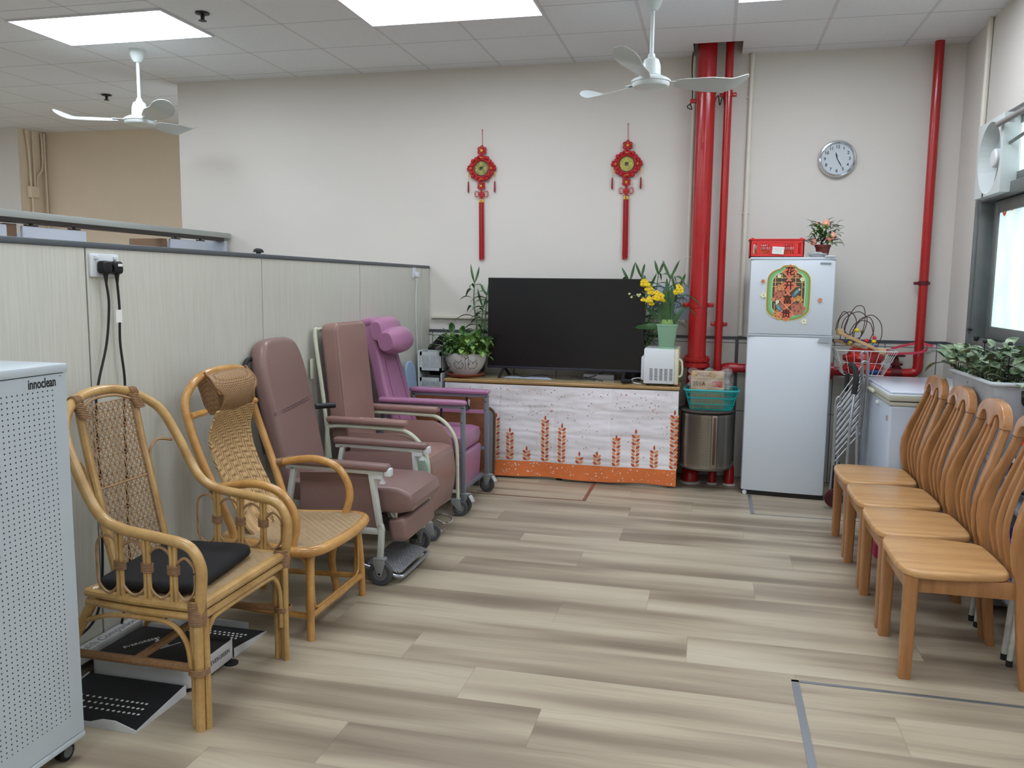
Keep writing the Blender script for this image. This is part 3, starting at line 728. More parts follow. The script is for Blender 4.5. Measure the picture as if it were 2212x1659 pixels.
    for sx in (-.0105, .0105):
        tt = part('tassel', MB().tube([(sx, -.006, b + .022), (sx, -.006, b)], .009, 10, 1), gold, t, 'gold capped long tassel')
        c = MB(); rnd = random.Random(int(sx * 1e4) + 5)
        for k in range(26):
            a = rnd.random() * 6.28; r_ = .0085 * math.sqrt(rnd.random()); l = .46 + rnd.uniform(-.02, .012)
            c.tube([(sx + r_ * math.cos(a), -.008 + r_ * math.sin(a) * .8, b), (sx + r_ * 1.1 * math.cos(a) + lean * .5, -.008 + r_ * math.sin(a) * .8, b - l * .5), (sx + r_ * 1.2 * math.cos(a) + lean, -.008 + r_ * math.sin(a) * .8, b - l)], .0016, 4, 2)
        part('tassel_threads', c, knot_red, tt)
    for sx in (-1, 1):
        tt = part('side_tassel', MB().cyl((sx * .108, -.008, cz - .03), (sx * .110, -.008, cz - .065), .0035, 8).cyl((sx * .110, -.008, cz - .065), (sx * .111, -.008, cz - .10), .0014, 6), gold, t)
        part('tassel_threads', MB().tube([(sx * .111, -.008, cz - .10), (sx * .111, -.008, cz - .115), (sx * .111, -.008, cz - .175), (sx * .111, -.008, cz - .192)], [.003, .006, .0075, .002], 10, 3), dk_red, tt)
    return t
knot_ornament(-1.872, 2.73, 'left red knot ornament with dull green coin and long tassel on back wall', .006)
knot_ornament(-.698, 2.74, 'right red knot ornament with brighter coin and long tassel, nearest the red pipes', .004, mat('bright_brass_coin', (150, 146, 78), .35, .7, noise=.5, nscale=60, rgb2=(186, 178, 96), bump=.6, bscale=140))

# ------------------------------------------------------------------ wall sign and sockets
t = thing('wall_sign', 'rounded white sign with blue writing about a water tank, behind the orchid', 'sign', (-.33, YB, 1.37))
part('frame', MB().prism(rrect(.33, .31, .06, 6), 0, .014, CM, bev=.004), mat('sign_frame_white', (205, 208, 206), .4), t)
pl = part('plate', MB().prism(rrect(.285, .265, .04, 6), .0142, .0155, CM), mat('pale_blue_sign', (190, 204, 222), .45), t)
c = MB()
for s_, z_ in (('水  缸', .092), ('5000 公升', .028), ('WATER TANK', -.036), ('5,000 l', -.098)): c.text(s_, .062 if s_[0] != 'W' else .055, T(0, -.0158, z_) @ CM, .0003, sx=.85 if s_[0] != 'W' else .72)
part('lettering', c, mat('sign_blue_ink', (70, 84, 140), .5), pl)
t = thing('wall_socket', 'double grey wall socket low on the back wall beside the television', 'socket', (-.50, YB, 1.17))
part('back_box', MB().prism(rrect(.15, .09, .006, 2), 0, .03, T(0, 0, 0) @ CM, bev=.003), cream_plastic, t)
c = MB()
for x in (-.037, .037): c.box((x, -.031, .025), (.02, .006, .012), bev=.002).cyl((x - .01, -.0305, -.01), (x - .01, -.032, -.01), .005, 8).cyl((x + .014, -.0305, -.01), (x + .014, -.032, -.01), .005, 8)
part('switches', c, mat('dark_socket_holes', (60, 58, 54), .5), t)

def socket_partition(y, z, w, h, lab):
    t = thing('power_socket', lab, 'socket', (XP, y, z))
    M = Matrix(((0, 0, 1, 0), (-1, 0, 0, 0), (0, 1, 0, 0), (0, 0, 0, 1)))   # local xy -> wall plane facing +X
    part('face_plate', MB().prism(rrect(w, h, .006, 3), 0, .012, T(0, 0, 0) @ Matrix(((0, 0, 1, 0), (1, 0, 0, 0), (0, 1, 0, 0), (0, 0, 0, 1))), bev=.003), white_plastic, t)
    return t
MXP = Matrix(((0, 0, 1, 0), (1, 0, 0, 0), (0, 1, 0, 0), (0, 0, 0, 1)))       # local (x,y,z) -> world (z, x, y): faces +X
t = socket_partition(2.83, 1.552, .155, .09, 'white double power socket with two black plugs on the partition')
for y in (-.052, .052): part('switch', MB().box((.016, y, .03), (.012, .016, .016), bev=.004), white_plastic, t)
def plug(y, lab, tagged):
    t = thing('power_plug', lab, 'plug', (XP + .012, y, 1.545))
    part('plug_body', MB().prism(rrect(.05, .05, .015, 4), 0, .034, MXP, bev=.007, seg=3), black_plastic, t)
    part('strain_relief', MB().tube([(.02, 0, -.018), (.02, 0, -.035), (.02, 0, -.06)], [.012, .008, .005], 10, 2), black_rubber, t)
    if tagged: part('sticker', MB().box((.035, .004, .010), (.001, .026, .010)), paper_white, t, 'small white sticker')
    return t
plug(2.806, 'left black three-pin plug in the socket on the partition', False); plug(2.868, 'right black three-pin plug with a small white sticker in the partition socket', True)
def cable(pts, r, m, lab, nm='power_cable', cat='cable'):
    return solo(nm, MB().tube(pts, r, 8, 8), m, lab, cat)
cable([(XP + .032, 2.806, 1.485), (XP + .035, 2.812, 1.40), (XP + .03, 2.795, 1.25), (XP + .03, 2.74, 1.10), (XP + .03, 2.72, .98), (XP + .05, 2.70, .6), (XP + .07, 2.64, .25), (XP + .06, 2.5, .16), (XP + .09, 2.2, .14)], .0048, black_rubber, 'left black cable hanging from the partition socket behind the rattan chair')
t = cable([(XP + .032, 2.868, 1.485), (XP + .034, 2.872, 1.38), (XP + .03, 2.872, 1.25), (XP + .034, 2.884, 1.10), (XP + .03, 2.878, .98), (XP + .04, 2.86, .6), (XP + .05, 2.84, .3), (XP + .035, 2.80, .11)], .0048, black_rubber, 'right black cable with a white paper tag hanging from the partition socket')
part('paper_tag', MB().box((XP + .038, 2.862, 1.355), (.002, .034, .05)), paper_white, t, 'white paper tag')
t = socket_partition(6.32, 1.575, .06, .085, 'small white socket near the far end of the partition')
part('adaptor', MB().box((.03, .01, -.012), (.035, .04, .04), bev=.006), white_plastic, t)
cable([(XP + .03, 6.32, 1.53), (XP + .02, 6.32, 1.3), (XP + .015, 6.36, 1.0), (XP + .02, 6.38, .6)], .003, white_plastic, 'thin white cable hanging from the small socket on the partition')
# ================================================================== wooden dining chairs (right)
def post_x(z): # s-curve of the back posts (local x, chair faces -x)
    pts = [(0, .215), (.2, .19), (.41, .178), (.5, .160), (.6, .155), (.7, .178), (.8, .212), (.9, .246), (.95, .256), (1.0, .258)]
    for (a, xa), (b, xb) in zip(pts, pts[1:]):
        if z <= b: return xa + (xb - xa) * (z - a) / (b - a)
    return pts[-1][1]
def make_dining_chair():
    t = thing('dining_chair', 'x', 'chair', group='honey-coloured wooden dining chairs in a row')
    # seat
    half = [(-.245, 0), (-.243, .13), (-.230, .202), (-.198, .236), (-.13, .244), (.0, .230), (.10, .205), (.14, .18), (.152, .12), (.155, 0)]
    out = [(x, y) for x, y in half] + [(x, -y) for x, y in half[::-1][1:-1]]
    out = [(p.x, p.y) for p in spline([(x, y, 0) for x, y in out], 4, closed=True)]
    part('seat', MB().prism(out, .408, .440, None, bev=.012, seg=4), seat_wood, t)
    for sy in (-1, 1):
        part('leg', MB().sweep([(-.205, sy * .205, 0), (-.203, sy * .205, .41)], lambda u: rrect(.044 + .006 * u, .044 + .006 * u, .010, 3), 1, up=(0, 1, 0)), chair_wood, t)
    part('apron', MB().b2((-.218, -.185, .345), (-.198, .185, .409), bev=.003).b2((-.18, -.205, .345), (.17, -.187, .409), bev=.003).b2((-.18, .187, .345), (.17, .205, .409), bev=.003).b2((.13, -.18, .35), (.15, .18, .409), bev=.003), chair_wood, t)
    for sy in (-1, 1):
        ys = [(0, .205), (.41, .205), (.62, .212), (.905, .165)]
        def yy(z):
            for (a, ya), (b, yb) in zip(ys, ys[1:]):
                if z <= b:
                    q = (z - a) / (b - a); q = q * q * (3 - 2 * q); return ya + (yb - ya) * q
            return ys[-1][1]
        zs = [0, .15, .3, .41, .48, .55, .62, .70, .78, .85, .906]
        wd = [.036, .040, .044, .050, .057, .060, .056, .048, .041, .038, .037]
        rings = []
        for i, z in enumerate(zs):
            rings.append([(post_x(z) + a, sy * yy(z) + b, z) for a, b in rrect(wd[i], .032, .010, 3)])
        P_ = []
        # densify along z
        for r0, r1 in zip(rings, rings[1:]):
            for k in range(3): P_.append([tuple(V(a).lerp(V(b), k / 3)) for a, b in zip(r0, r1)])
        P_.append(rings[-1])
        part('leg', MB().loft(P_), chair_wood, t, 'long curved leg that carries on up as the back post')
    # crest rail: an arch with a drop in the middle
    outer = [(.186, .908), (.184, .936), (.170, .965), (.140, .990), (.085, 1.010), (.0, 1.018)]
    inner = [(.0, .898), (.022, .905), (.040, .932), (.060, .950), (.088, .958), (.115, .950), (.133, .930), (.143, .908)]
    o2 = [(p.x, p.y) for p in spline([(a, b, 0) for a, b in outer], 4)]; i2 = [(p.x, p.y) for p in spline([(a, b, 0) for a, b in inner], 3)]
    poly = o2 + [(-a, b) for a, b in o2[::-1][1:]] + [(-a, b) for a, b in i2[::-1]] + i2[1:]
    rev = poly[::-1]
    M = Matrix(((.16, 0, 0, 0), (0, 1, 0, 0), (0, 0, 1, 0), (0, 0, 0, 1)))
    c = MB().prism([(a, b - .9) for a, b in poly], -.020, .020, None, bev=.012, seg=4)
    c.v = [(post_x(.905) + z + .10 * y, x, y + .9) for x, y, z in c.v]
    part('crest_rail', c, wood('honey_crest_wood', (172, 120, 74), (196, 144, 96), (10, 10, 3), .22, .5), t)
    for sy in (-1, 0, 1):
        pts = [(post_x(z) - .004 + (.006 if z < .5 else 0), sy * (.082 - .036 * max(0, (z - .55) / .4)), z) for z in (.395, .45, .52, .6, .7, .8, .9, .955 if sy else .93)]
        part('slat', MB().sweep(pts, rrect(.024, .018, .007, 3), 3, up=(0, 1, 0)), chair_wood, t)
    return t
proto = make_dining_chair()
CHL = ['nearest dining chair of the row at right, seat fully visible, back cut by the frame', 'second nearest dining chair of the row, between the nearest and the third',
       'third dining chair of the row at right, second from the fridge end', 'farthest dining chair of the row, beside the freezer and nearest the fridge']
for i, (y, lab) in enumerate(zip((3.565, 4.06, 4.56, 5.06), CHL)):
    o = proto if i == 0 else dup(proto)
    o.location = (.978, y, 0); o['label'] = lab

# ================================================================== rattan chair with caned back (nearest, left)
t = thing('rattan_armchair', 'glossy rattan armchair with see-through caned back, nearest on the left', 'armchair', (-1.9, 2.62, 0), world=True)
YN, YF = 2.335, 2.905
loop = [(-1.612, YN, .40), (-1.598, YN, .50), (-1.600, YN, .575), (-1.645, YN, .635), (-1.76, YN, .655), (-1.90, YN, .675), (-1.985, YN, .725), (-2.07, YN + .005, .88), (-2.125, YN + .03, .99),
        (-2.165, YN + .10, 1.05), (-2.185, 2.52, 1.083), (-2.19, 2.62, 1.093), (-2.185, 2.72, 1.083), (-2.165, YF - .10, 1.05), (-2.125, YF - .03, .99), (-2.07, YF - .005, .88), (-1.985, YF, .725),
        (-1.90, YF, .675), (-1.76, YF, .655), (-1.645, YF, .635), (-1.600, YF, .575), (-1.598, YF, .50), (-1.612, YF, .40)]
part('arm_and_back_loop', MB().tube(loop, .0185, 12, 6), cane, t)
for y, sy in ((2.475, 1), (2.765, -1)):
    part('back_post', MB().tube([(-2.163, y, 1.065), (-2.13, y, .88), (-2.08, y, .66), (-2.035, y, .45)], .0145, 10, 4), cane, t)
def caning(w, h, step=.021, r=.0014):
    """open diamond caning as thin strands in the local xy plane"""
    c = MB(); n = int((w + h) / step) + 2
    def clip(x0, y0, dx, dy):
        ts = []
        t0, t1 = -9, 9
        for p, d, lo, hi in ((x0, dx, 0, w), (y0, dy, 0, h)):
            if abs(d) < 1e-9:
                if p < lo or p > hi: return None
                continue
            a, b = (lo - p) / d, (hi - p) / d
            t0 = max(t0, min(a, b)); t1 = min(t1, max(a, b))
        return (t0, t1) if t1 - t0 > .004 else None
    for i in range(-n, n):
        for dx, dy, x0, z in ((1, 1.25, i * step, .0), (-1, 1.25, i * step, .0016), (1, 0, 0, .003), (0, 1, 0, -.002)):
            if dy == 0: q = (0, i * step * 1.25, dx, dy)
            elif dx == 0: q = (i * step, 0, dx, dy)
            else: q = (x0, 0, dx, dy)
            k = clip(*q)
            if k: 
                a = (q[0] + dx * k[0], q[1] + dy * k[0], z); b = (q[0] + dx * k[1], q[1] + dy * k[1], z)
                c.bar(a, b, r * 2.1, r * .8)
    return c
cn = caning(.262, .60, .0262, .0019)
m = frame((-2.163, 2.489, 1.05), (0, 1, 0), V((-2.035, 0, .45)) - V((-2.163, 0, 1.05)))
# follow the back: slope down the posts
cn.v = [tuple(m @ V(p)) for p in cn.v]
part('cane_panel', cn, cane_thin, t)
part('panel_edging', MB().tube([(-2.158, 2.489, 1.045), (-2.125, 2.489, .88), (-2.075, 2.489, .66), (-2.03, 2.489, .45)], .005, 6, 3).tube([(-2.158, 2.751, 1.045), (-2.125, 2.751, .88), (-2.075, 2.751, .66), (-2.03, 2.751, .45)], .005, 6, 3)
     .tube([(-2.158, 2.489, 1.045), (-2.17, 2.55, 1.066), (-2.172, 2.62, 1.072), (-2.17, 2.69, 1.066), (-2.158, 2.751, 1.045)], .006, 6, 3).cyl((-2.10, 2.489, .755), (-2.10, 2.751, .755), .004, 6), cane_thin, t)
# seat rails, two canes high
c = MB()
for dz, r in ((.425, .019), (.388, .015)):
    c.tube([(-1.618, YN + .02, dz), (-1.618, YF - .02, dz)], r, 10, 1)
part('seat_rail', c, cane, t)
for y in (YN + .005, YF - .005):
    c = MB()
    for dz, r in ((.425, .016), (.392, .014)): c.tube([(-1.62, y, dz), (-1.85, y, dz + .002), (-2.06, y + (.02 if y < 2.6 else -.02), dz + .005)], r, 10, 4)
    part('seat_rail', c, cane, t)
part('seat_rail', MB().tube([(-2.06, YN + .03, .425), (-2.06, YF - .03, .425)], .016, 10, 1), cane, t)
part('seat_weave', MB().grid(lambda u, v: (-2.05 + .42 * u, YN + .015 + (YF - YN - .03) * v, .437 - .010 * math.sin(PI * u) * math.sin(PI * v)), 8, 8, thick=.004), weave_seat, t)
for y in (YN, YF):
    part('leg', MB().tube([(-1.614, y, .42), (-1.618, y, 0)], .0165, 10, 1).tube([(-1.643, y + (.012 if y < 2.6 else -.012), .40), (-1.643, y + (.012 if y < 2.6 else -.012), .0)], .0115, 8, 1).tube([(-1.60, y + (.02 if y < 2.6 else -.02), .38), (-1.60, y + (.02 if y < 2.6 else -.02), .0)], .0115, 8, 1), cane, t, 'front leg of bundled canes')
    yb = y + (.03 if y < 2.6 else -.03)
    part('leg', MB().tube([(-2.02, yb, .44), (-2.10, yb, .30), (-2.20, yb, .14), (-2.255, yb, 0)], .018, 10, 4), cane, t, 'splayed rear leg')
    for z0, z1, r in ((.372, .452, .024), (.20, .222, .029)):
        b = MB(); q = z0
        while q < z1: b.tube([(-1.62 + (r + .004) * math.cos(a), y + (.006 if y < 2.6 else -.006) + (r + .004) * math.sin(a), q) for a in [k * PI / 4 for k in range(8)]], .0028, 5, 2, closed=True); q += .0055
        part('binding', b, cane_bind, t)
    # arches under the rails
    for sg in (1,):
        s_ = 1 if y < 2.6 else -1
        part('side_arch', MB().tube([(-1.645, y + .0, .20), (-1.66, y, .30), (-1.72, y, .362), (-1.84, y, .372), (-1.96, y, .365), (-2.06, y + .02 * s_, .33)], .009, 8, 5), cane, t)
        part('side_stretcher', MB().tube([(-1.62, y + .01 * s_, .21), (-1.85, y + .02 * s_, .205), (-2.165, yb, .20)], .015, 10, 3), cane_bind, t)
part('front_arch', MB().tube([(-1.615, YN + .03, .14), (-1.615, YN + .035, .28), (-1.615, YN + .075, .352), (-1.615, YN + .14, .366), (-1.615, YF - .14, .366), (-1.615, YF - .075, .352), (-1.615, YF - .035, .28), (-1.615, YF - .03, .14)], .009, 8, 5), cane, t)
part('cross_stretcher', MB().tube([(-1.88, YN + .02, .205), (-1.88, YF - .02, .205)], .014, 10, 1), cane_bind, t)
# side pickets with loops between arm and seat rail
for y in (YN, YF):
    for x, zt in ((-1.70, .64), (-1.80, .652), (-1.905, .668)):
        c = MB()
        for dx in (-.009, .009): c.tube([(x + dx, y, zt - .008), (x + dx * .7, y, .55), (x + dx, y, .432)], .0075, 8, 3)
        c2 = MB()
        for q in range(6): c2.tube([(x + .021 * math.cos(a), y + .0115 * math.sin(a), .535 + q * .0052) for a in [k * PI / 4 for k in range(8)]], .0026, 5, 2, closed=True)
        p_ = part('picket', c, cane, t); part('binding', c2, cane_bind, p_)
    for x0, x1, zt in ((-1.625, -1.69, .60), (-1.71, -1.79, .63), (-1.81, -1.895, .643), (-1.915, -1.99, .655)):
        xm = (x0 + x1) / 2
        part('picket_loop', MB().tube([(x0 + .004, y, .54), (x0, y, zt - .035), (xm, y, zt - .008), (x1, y, zt - .035), (x1 - .004, y, .54)], .005, 6, 5).tube([(x0 + .004, y, .545), (x0, y, .48), (xm, y, .447), (x1, y, .48), (x1 - .004, y, .545)], .005, 6, 5), cane_thin, t)
for y, s_ in ((2.475, -1), (2.765, 1)):
    ye = y + s_ * .10
    part('ear_loop', MB().tube([(-2.06, y + s_ * .012, .56), (-2.10, y + s_ * .02, .74), (-2.12, y + s_ * .03, .83), (-2.115, y + s_ * .07, .875), (-2.09, y + s_ * .125, .865)], .006, 6, 5), cane_thin, t)
for y in (2.475, 2.765):
    b = MB()
    for q in range(9): b.tube([(-2.166 + .019 * math.cos(a) + q * .004, y + .019 * math.sin(a), 1.062 - q * .0058) for a in [k * PI / 4 for k in range(8)]], .003, 5, 2, closed=True)
    for q in range(5): b.tube([(-2.172 + .021 * math.cos(a), y + (q - 2) * .007, 1.068 + .021 * math.sin(a)) for a in [k * PI / 4 for k in range(8)]], .003, 5, 2, closed=True)
    part('binding', b, cane_bind, t)
# seat cushion
c = MB().prism(rrect(.37, .47, .06, 5), .0, .036, None, bev=.017, seg=4)
c.v = [(x * math.cos(.10) - y * math.sin(.10) - 1.865, x * math.sin(.10) + y * math.cos(.10) + 2.60, z + .444 + .006 * math.cos(x * 9)) for x, y, z in c.v]
solo('seat_cushion', c, black_mesh, 'flat black mesh cushion on the caned rattan armchair', 'cushion')

# ================================================================== second rattan chair with woven back and head roll
t = thing('rattan_lounge_chair', 'orange rattan chair with solid woven back and head roll, behind the nearest one', 'armchair', (-1.9, 3.35, 0), world=True)
YN, YF = 3.085, 3.605
loop = [(-1.96, YN + .03, .40), (-1.985, YN + .025, .48), (-2.04, YN + .01, .62), (-2.09, YN, .74), (-2.14, YN, .88), (-2.165, YN + .008, .985), (-2.155, YN + .05, 1.055), (-2.145, YN + .12, 1.092), (-2.145, 3.345, 1.102),
        (-2.145, YF - .12, 1.092), (-2.155, YF - .05, 1.055), (-2.165, YF - .008, .985), (-2.14, YF, .88), (-2.09, YF, .74), (-2.04, YF - .01, .62), (-1.985, YF - .025, .48), (-1.96, YF - .03, .40)]
part('back_loop', MB().tube(loop, .0180, 12, 6), cane_orange, t)
for y in (YN - .005, YF + .005):
    part('arm', MB().tube([(-2.045, y, .618), (-1.93, y, .645), (-1.82, y, .655), (-1.72, y, .625), (-1.665, y, .555), (-1.652, y, .48), (-1.675, y, .40), (-1.72, y, .29), (-1.75, y, .16), (-1.72, y, .0)], .0180, 12, 6), cane_orange, t)
    b = MB()
    for q in range(8): b.tube([(-2.035 + q * .0055, y + .02 * math.cos(a), .621 + .0012 * q + .02 * math.sin(a)) for a in [k * PI / 4 for k in range(8)]], .003, 5, 2, closed=True)
    part('binding', b, cane_bind, t)
seat = [(-1.535, 3.345), (-1.545, 3.20), (-1.575, 3.09), (-1.66, 3.055), (-1.85, 3.10), (-2.02, 3.14), (-2.04, 3.345), (-2.02, 3.55), (-1.85, 3.59), (-1.66, 3.635), (-1.575, 3.60), (-1.545, 3.49)]
part('seat_rim', MB().tube([(x, y, .385) for x, y in seat], .023, 12, 5, closed=True), cane_orange, t)
sp = [(p.x, p.y) for p in spline([(x, y, 0) for x, y in seat], 4, closed=True)]
part('seat_weave', MB().prism([((x + 1.8) * .965 - 1.8, (y - 3.345) * .965 + 3.345) for x, y in sp], .385, .405, None, bev=.006), weave_seat, t)
for y, s_ in ((3.10, 1), (3.59, -1)):
    part('leg', MB().tube([(-1.605, y + .01 * s_, .38), (-1.597, y - .012 * s_, .2), (-1.592, y - .02 * s_, 0)], .0165, 12, 3), cane_orange, t)
    part('side_stretcher', MB().tube([(-1.60, y - .01 * s_, .10), (-1.8, y, .098), (-2.0, y + .02 * s_, .10)], .014, 8, 3), cane_orange, t)
    part('leg', MB().tube([(-1.97, y + .03 * s_, .40), (-2.04, y + .02 * s_, .22), (-2.10, y + .02 * s_, 0)], .0155, 10, 3), cane_orange, t)
    part('side_loop', MB().tube([(-1.62, y, .12), (-1.618, y, .30), (-1.64, y, .345), (-1.70, y, .352), (-1.82, y, .352), (-1.9, y, .34)], .006, 6, 5), cane_orange, t)
part('front_stretcher', MB().tube([(-1.597, 3.09, .10), (-1.597, 3.60, .10)], .015, 10, 1), cane_orange, t)
part('front_loop', MB().tube([(-1.60, 3.14, .35), (-1.598, 3.12, .32), (-1.596, 3.118, .16), (-1.596, 3.14, .125), (-1.596, 3.18, .120), (-1.596, 3.51, .120), (-1.596, 3.55, .125), (-1.596, 3.572, .16), (-1.598, 3.57, .32), (-1.60, 3.55, .35)], .0065, 8, 5), cane_orange, t)
part('head_bar', MB().cyl((-2.135, YN, .925), (-2.135, 3.19, .93), .0145, 10).cyl((-2.135, 3.50, .93), (-2.135, YF, .925), .0145, 10), cane_orange, t)
prof = [(-2.140, 1.105), (-2.112, 1.09), (-2.078, 1.05), (-2.062, 1.0), (-2.068, .955), (-2.092, .922), (-2.12, .912), (-2.15, .92)]
pp = [(p.x, p.y) for p in spline([(a, b, 0) for a, b in prof], 4)]
poly = pp + [(-2.165, .95), (-2.18, 1.0), (-2.18, 1.06), (-2.16, 1.10)]
rings = []
for k in range(13):
    v = k / 12; y = 3.222 + (3.485 - 3.222) * v; q = 1 - .06 * (1 - math.sin(PI * v)) ** 2
    rings.append([(-2.13 + (a + 2.13) * q, y + .03 * (1 - 2 * v) * (1 if b > 1.0 else -.3) * -1, 1.0 + (b - 1.0) * q) for a, b in poly])
hr = part('head_roll', MB().loft(rings), weave_roll, t)
b = MB()
for v, y in ((0, 3.222), (12, 3.485)): b.tube([V(p) for p in rings[v][::3]], .0055, 6, 2, closed=True)
part('braided_edge', b, cane_bind, hr)
ctr = [(-2.075, .93), (-2.105, .84), (-2.10, .76), (-2.065, .66), (-2.01, .55), (-1.955, .46), (-1.90, .405)]
cs = spline([(x, 0, z) for x, z in ctr], 5)
wdt = [.30, .33, .335, .325, .33, .345, .36]
ws = spline1(wdt, 5)
rg = []
for i, p in enumerate(cs):
    d = (cs[min(i + 1, len(cs) - 1)] - cs[max(i - 1, 0)]).normalized(); n_ = V((-d.z, 0, d.x))
    w = ws[i]; top = []
    bot = []
    for j in range(9):
        v = j / 8 - .5; bow = -.012 * (1 - (2 * v) ** 2)
        q = p + n_ * bow; top.append((q.x, 3.345 + v * w, q.z)); q2 = q - n_ * .010; bot.append((q2.x, 3.345 + v * w, q2.z))
    rg.append(top + bot[::-1])
part('woven_back', MB().loft(rg), weave_back, t)
# ================================================================== geriatric recliners along the partition
g_frame = mat('pale_grey_green_frame', (190, 194, 186), .35); c_frame = mat('cream_green_tube', (204, 208, 186), .35); s_frame = mat('slate_grey_frame', (122, 125, 134), .4)
tyre = mat('caster_tyre_grey', (74, 75, 77), .55); hubm = mat('caster_hub_grey', (108, 110, 112), .5); fork_m = mat('caster_fork_grey', (140, 143, 142), .4)
def caster(parent, x, y, r, w=.028, swivel=.0, pedal=False, ang=0.0, twin=False):
    """wheel standing on the floor below (x, y); ang turns it about the vertical"""
    M = T(x, y, 0) @ RZ(ang)
    def ax(mb): mb.v = [tuple(M @ V(p)) for p in mb.v]; return mb
    prof = [(0, -w * .42), (r * .62, -w * .42), (r * .66, -w * .5), (r * .93, -w * .5), (r, -w * .3), (r, w * .3), (r * .93, w * .5), (r * .66, w * .5), (r * .62, w * .42), (0, w * .42)]
    c = MB().lathe(prof, T(-swivel, 0, r) @ RX(PI / 2), 28)
    wh = part('wheel', ax(c), tyre, parent)
    c = MB().lathe([(0, -w * .5), (r * .2, -w * .5), (r * .5, -w * .44), (r * .58, -w * .52), (r * .6, -w * .40), (r * .6, w * .40), (r * .58, w * .52), (r * .5, w * .44), (r * .2, w * .5), (0, w * .5)], T(-swivel, 0, r) @ RX(PI / 2), 24)
    part('wheel_hub', ax(c), hubm, wh)
    c = MB()
    for s_ in (-1, 1):
        c.prism([(-swivel - .012, r - .012), (-swivel + .012, r - .012), (.030, r * 1.9), (.026, r * 2.2), (-.03, r * 2.2), (-.034, r * 1.9)], 0, .004, Matrix(((1, 0, 0, 0), (0, 0, -1, s_ * (w * .5 + .006) + .002), (0, 1, 0, 0), (0, 0, 0, 1))), bev=.0015)
    c.box((-.002, 0, r * 2.2), (.062, w + .018, .012), bev=.004).cyl((-swivel, -w * .5 - .008, r), (-swivel, w * .5 + .008, r), .006, 8)
    f = part('caster_fork', ax(c), fork_m, parent)
    if pedal: part('brake_pedal', ax(MB().box((0, 0, 0), (.050, .036, .012), T(.048, 0, r * 1.75) @ RY(1.0), bev=.004)), mat('pale_pedal', (186, 190, 190), .4), f)
    return f

# ---- nearest recliner: rounded tall back, footplate with big wheels
t = thing('recliner_chair', 'dull brown vinyl recliner with chequer-plate footrest, nearest the rattan chairs', 'recliner', (-1.85, 4.04, 0), world=True, group='care recliners along the partition')
YN, YF = 3.76, 4.33
# back: outline in the plane of the back, rounded top
L_ = .82; M = frame((-2.095, 4.045, .40), (0, 1, 0), (-.185, 0, .82))
out = [(-.215, 0), (-.222, .35), (-.222, .60), (-.205, .72), (-.165, .79), (-.10, .815), (0, .82)]
o2 = [(p.x, p.y) for p in spline([(a, b, 0) for a, b in out], 5)]
poly = o2 + [(-a, b) for a, b in o2[::-1][1:]]
c = MB().prism([(a, b) for a, b in poly], -.055, .035, M, bev=.034, seg=5)
bk = part('backrest', c, maroon, t)
c = MB()
for dz in (.44, .452): c.tube([M @ V((x, dz + .02 * (x / .2), .0365 - .006 * abs(x / .2) ** 4)) for x in (-.218, -.19, -.1, 0, .1, .19, .218)], .0022, 5, 3)
part('back_seam', c, mat('maroon_stitch', (92, 66, 66), .5), bk)
part('push_handle', MB().tube([(-2.20, 3.80, .62), (-2.26, 3.79, .9), (-2.295, 3.785, 1.04), (-2.30, 3.80, 1.085), (-2.302, 3.87, 1.10), (-2.302, 4.22, 1.10), (-2.30, 4.30, 1.085), (-2.295, 4.31, 1.04), (-2.26, 4.30, .9), (-2.20, 4.29, .62)], .012, 10, 6), black_rubber, t)
part('handle_knob', MB().cyl((-2.16, 4.28, .80), (-2.08, 4.36, .80), .016, 12), black_plastic, t)
c = MB().prism([(-.30, 0), (.30, 0), (.37, -.03), (.385, -.075), (.37, -.115), (.30, -.135), (-.3, -.10)], -.215, .215, Matrix(((1, 0, 0, -1.795), (0, 0, -1, 4.045), (0, 1, 0, .48), (0, 0, 0, 1))), bev=.022, seg=4)
part('seat', c, maroon, t)
c = MB().box((0, 0, 0), (.10, .435, .125), T(-1.50, 4.055, .262) @ RY(-.16), bev=.026, seg=4)
part('calf_pad', c, maroon, t)
for y in (YN, YF):
    nm = 'armrest'
    c = MB().box((0, 0, 0), (.56, .062, .036), T(-1.79, y, .603) @ RY(.015), bev=.015, seg=4)
    a = part(nm, c, maroon, t)
    part('arm_rail', MB().bar((-2.06, y, .575), (-1.98, y, .58), .030, .018).bar((-1.98, y, .580), (-1.535, y, .572), .032, .022, bev=.003), g_frame, t)
    part('tray_bracket', MB().box((-1.565, y, .560), (.05, .03, .04), bev=.004).box((-1.515, y, .577), (.035, .042, .04), bev=.006).cyl((-1.548, y, .545), (-1.548, y, .525), .011, 10).cyl((-1.548, y, .527), (-1.548, y, .518), .017, 10), white_plastic, t)
    part('leg', MB().bar((-1.605, y, .572), (-1.562, y, .305), .026, .034, bev=.003).bar((-1.562, y, .31), (-1.552, y, .275), .026, .032, bev=.003).bar((-1.552, y, .285), (-1.562, y, .125), .026, .030, bev=.003), g_frame, t, 'bent front leg')
    part('leg', MB().bar((-2.02, y, .575), (-2.10, y, .12), .026, .030, bev=.003), g_frame, t, 'rear leg')
    part('lower_rail', MB().bar((-2.07, y, .265), (-1.56, y, .275), .024, .03, bev=.003), g_frame, t)
    yi = y + (.022 if y < 4 else -.022)
    c = MB().prism([(-.40, .27), (.0, .29), (.02, .02), (-.0, 0), (-.40, 0)], -.008, .008, Matrix(((1, 0, 0, -1.60), (0, 0, -1, yi), (0, 1, 0, .275), (0, 0, 0, 1))), bev=.006)
    part('side_panel', c, maroon, t)
    caster(t, -1.56, y - .0, .062, .026)
    caster(t, -2.11, y, .052, .026)
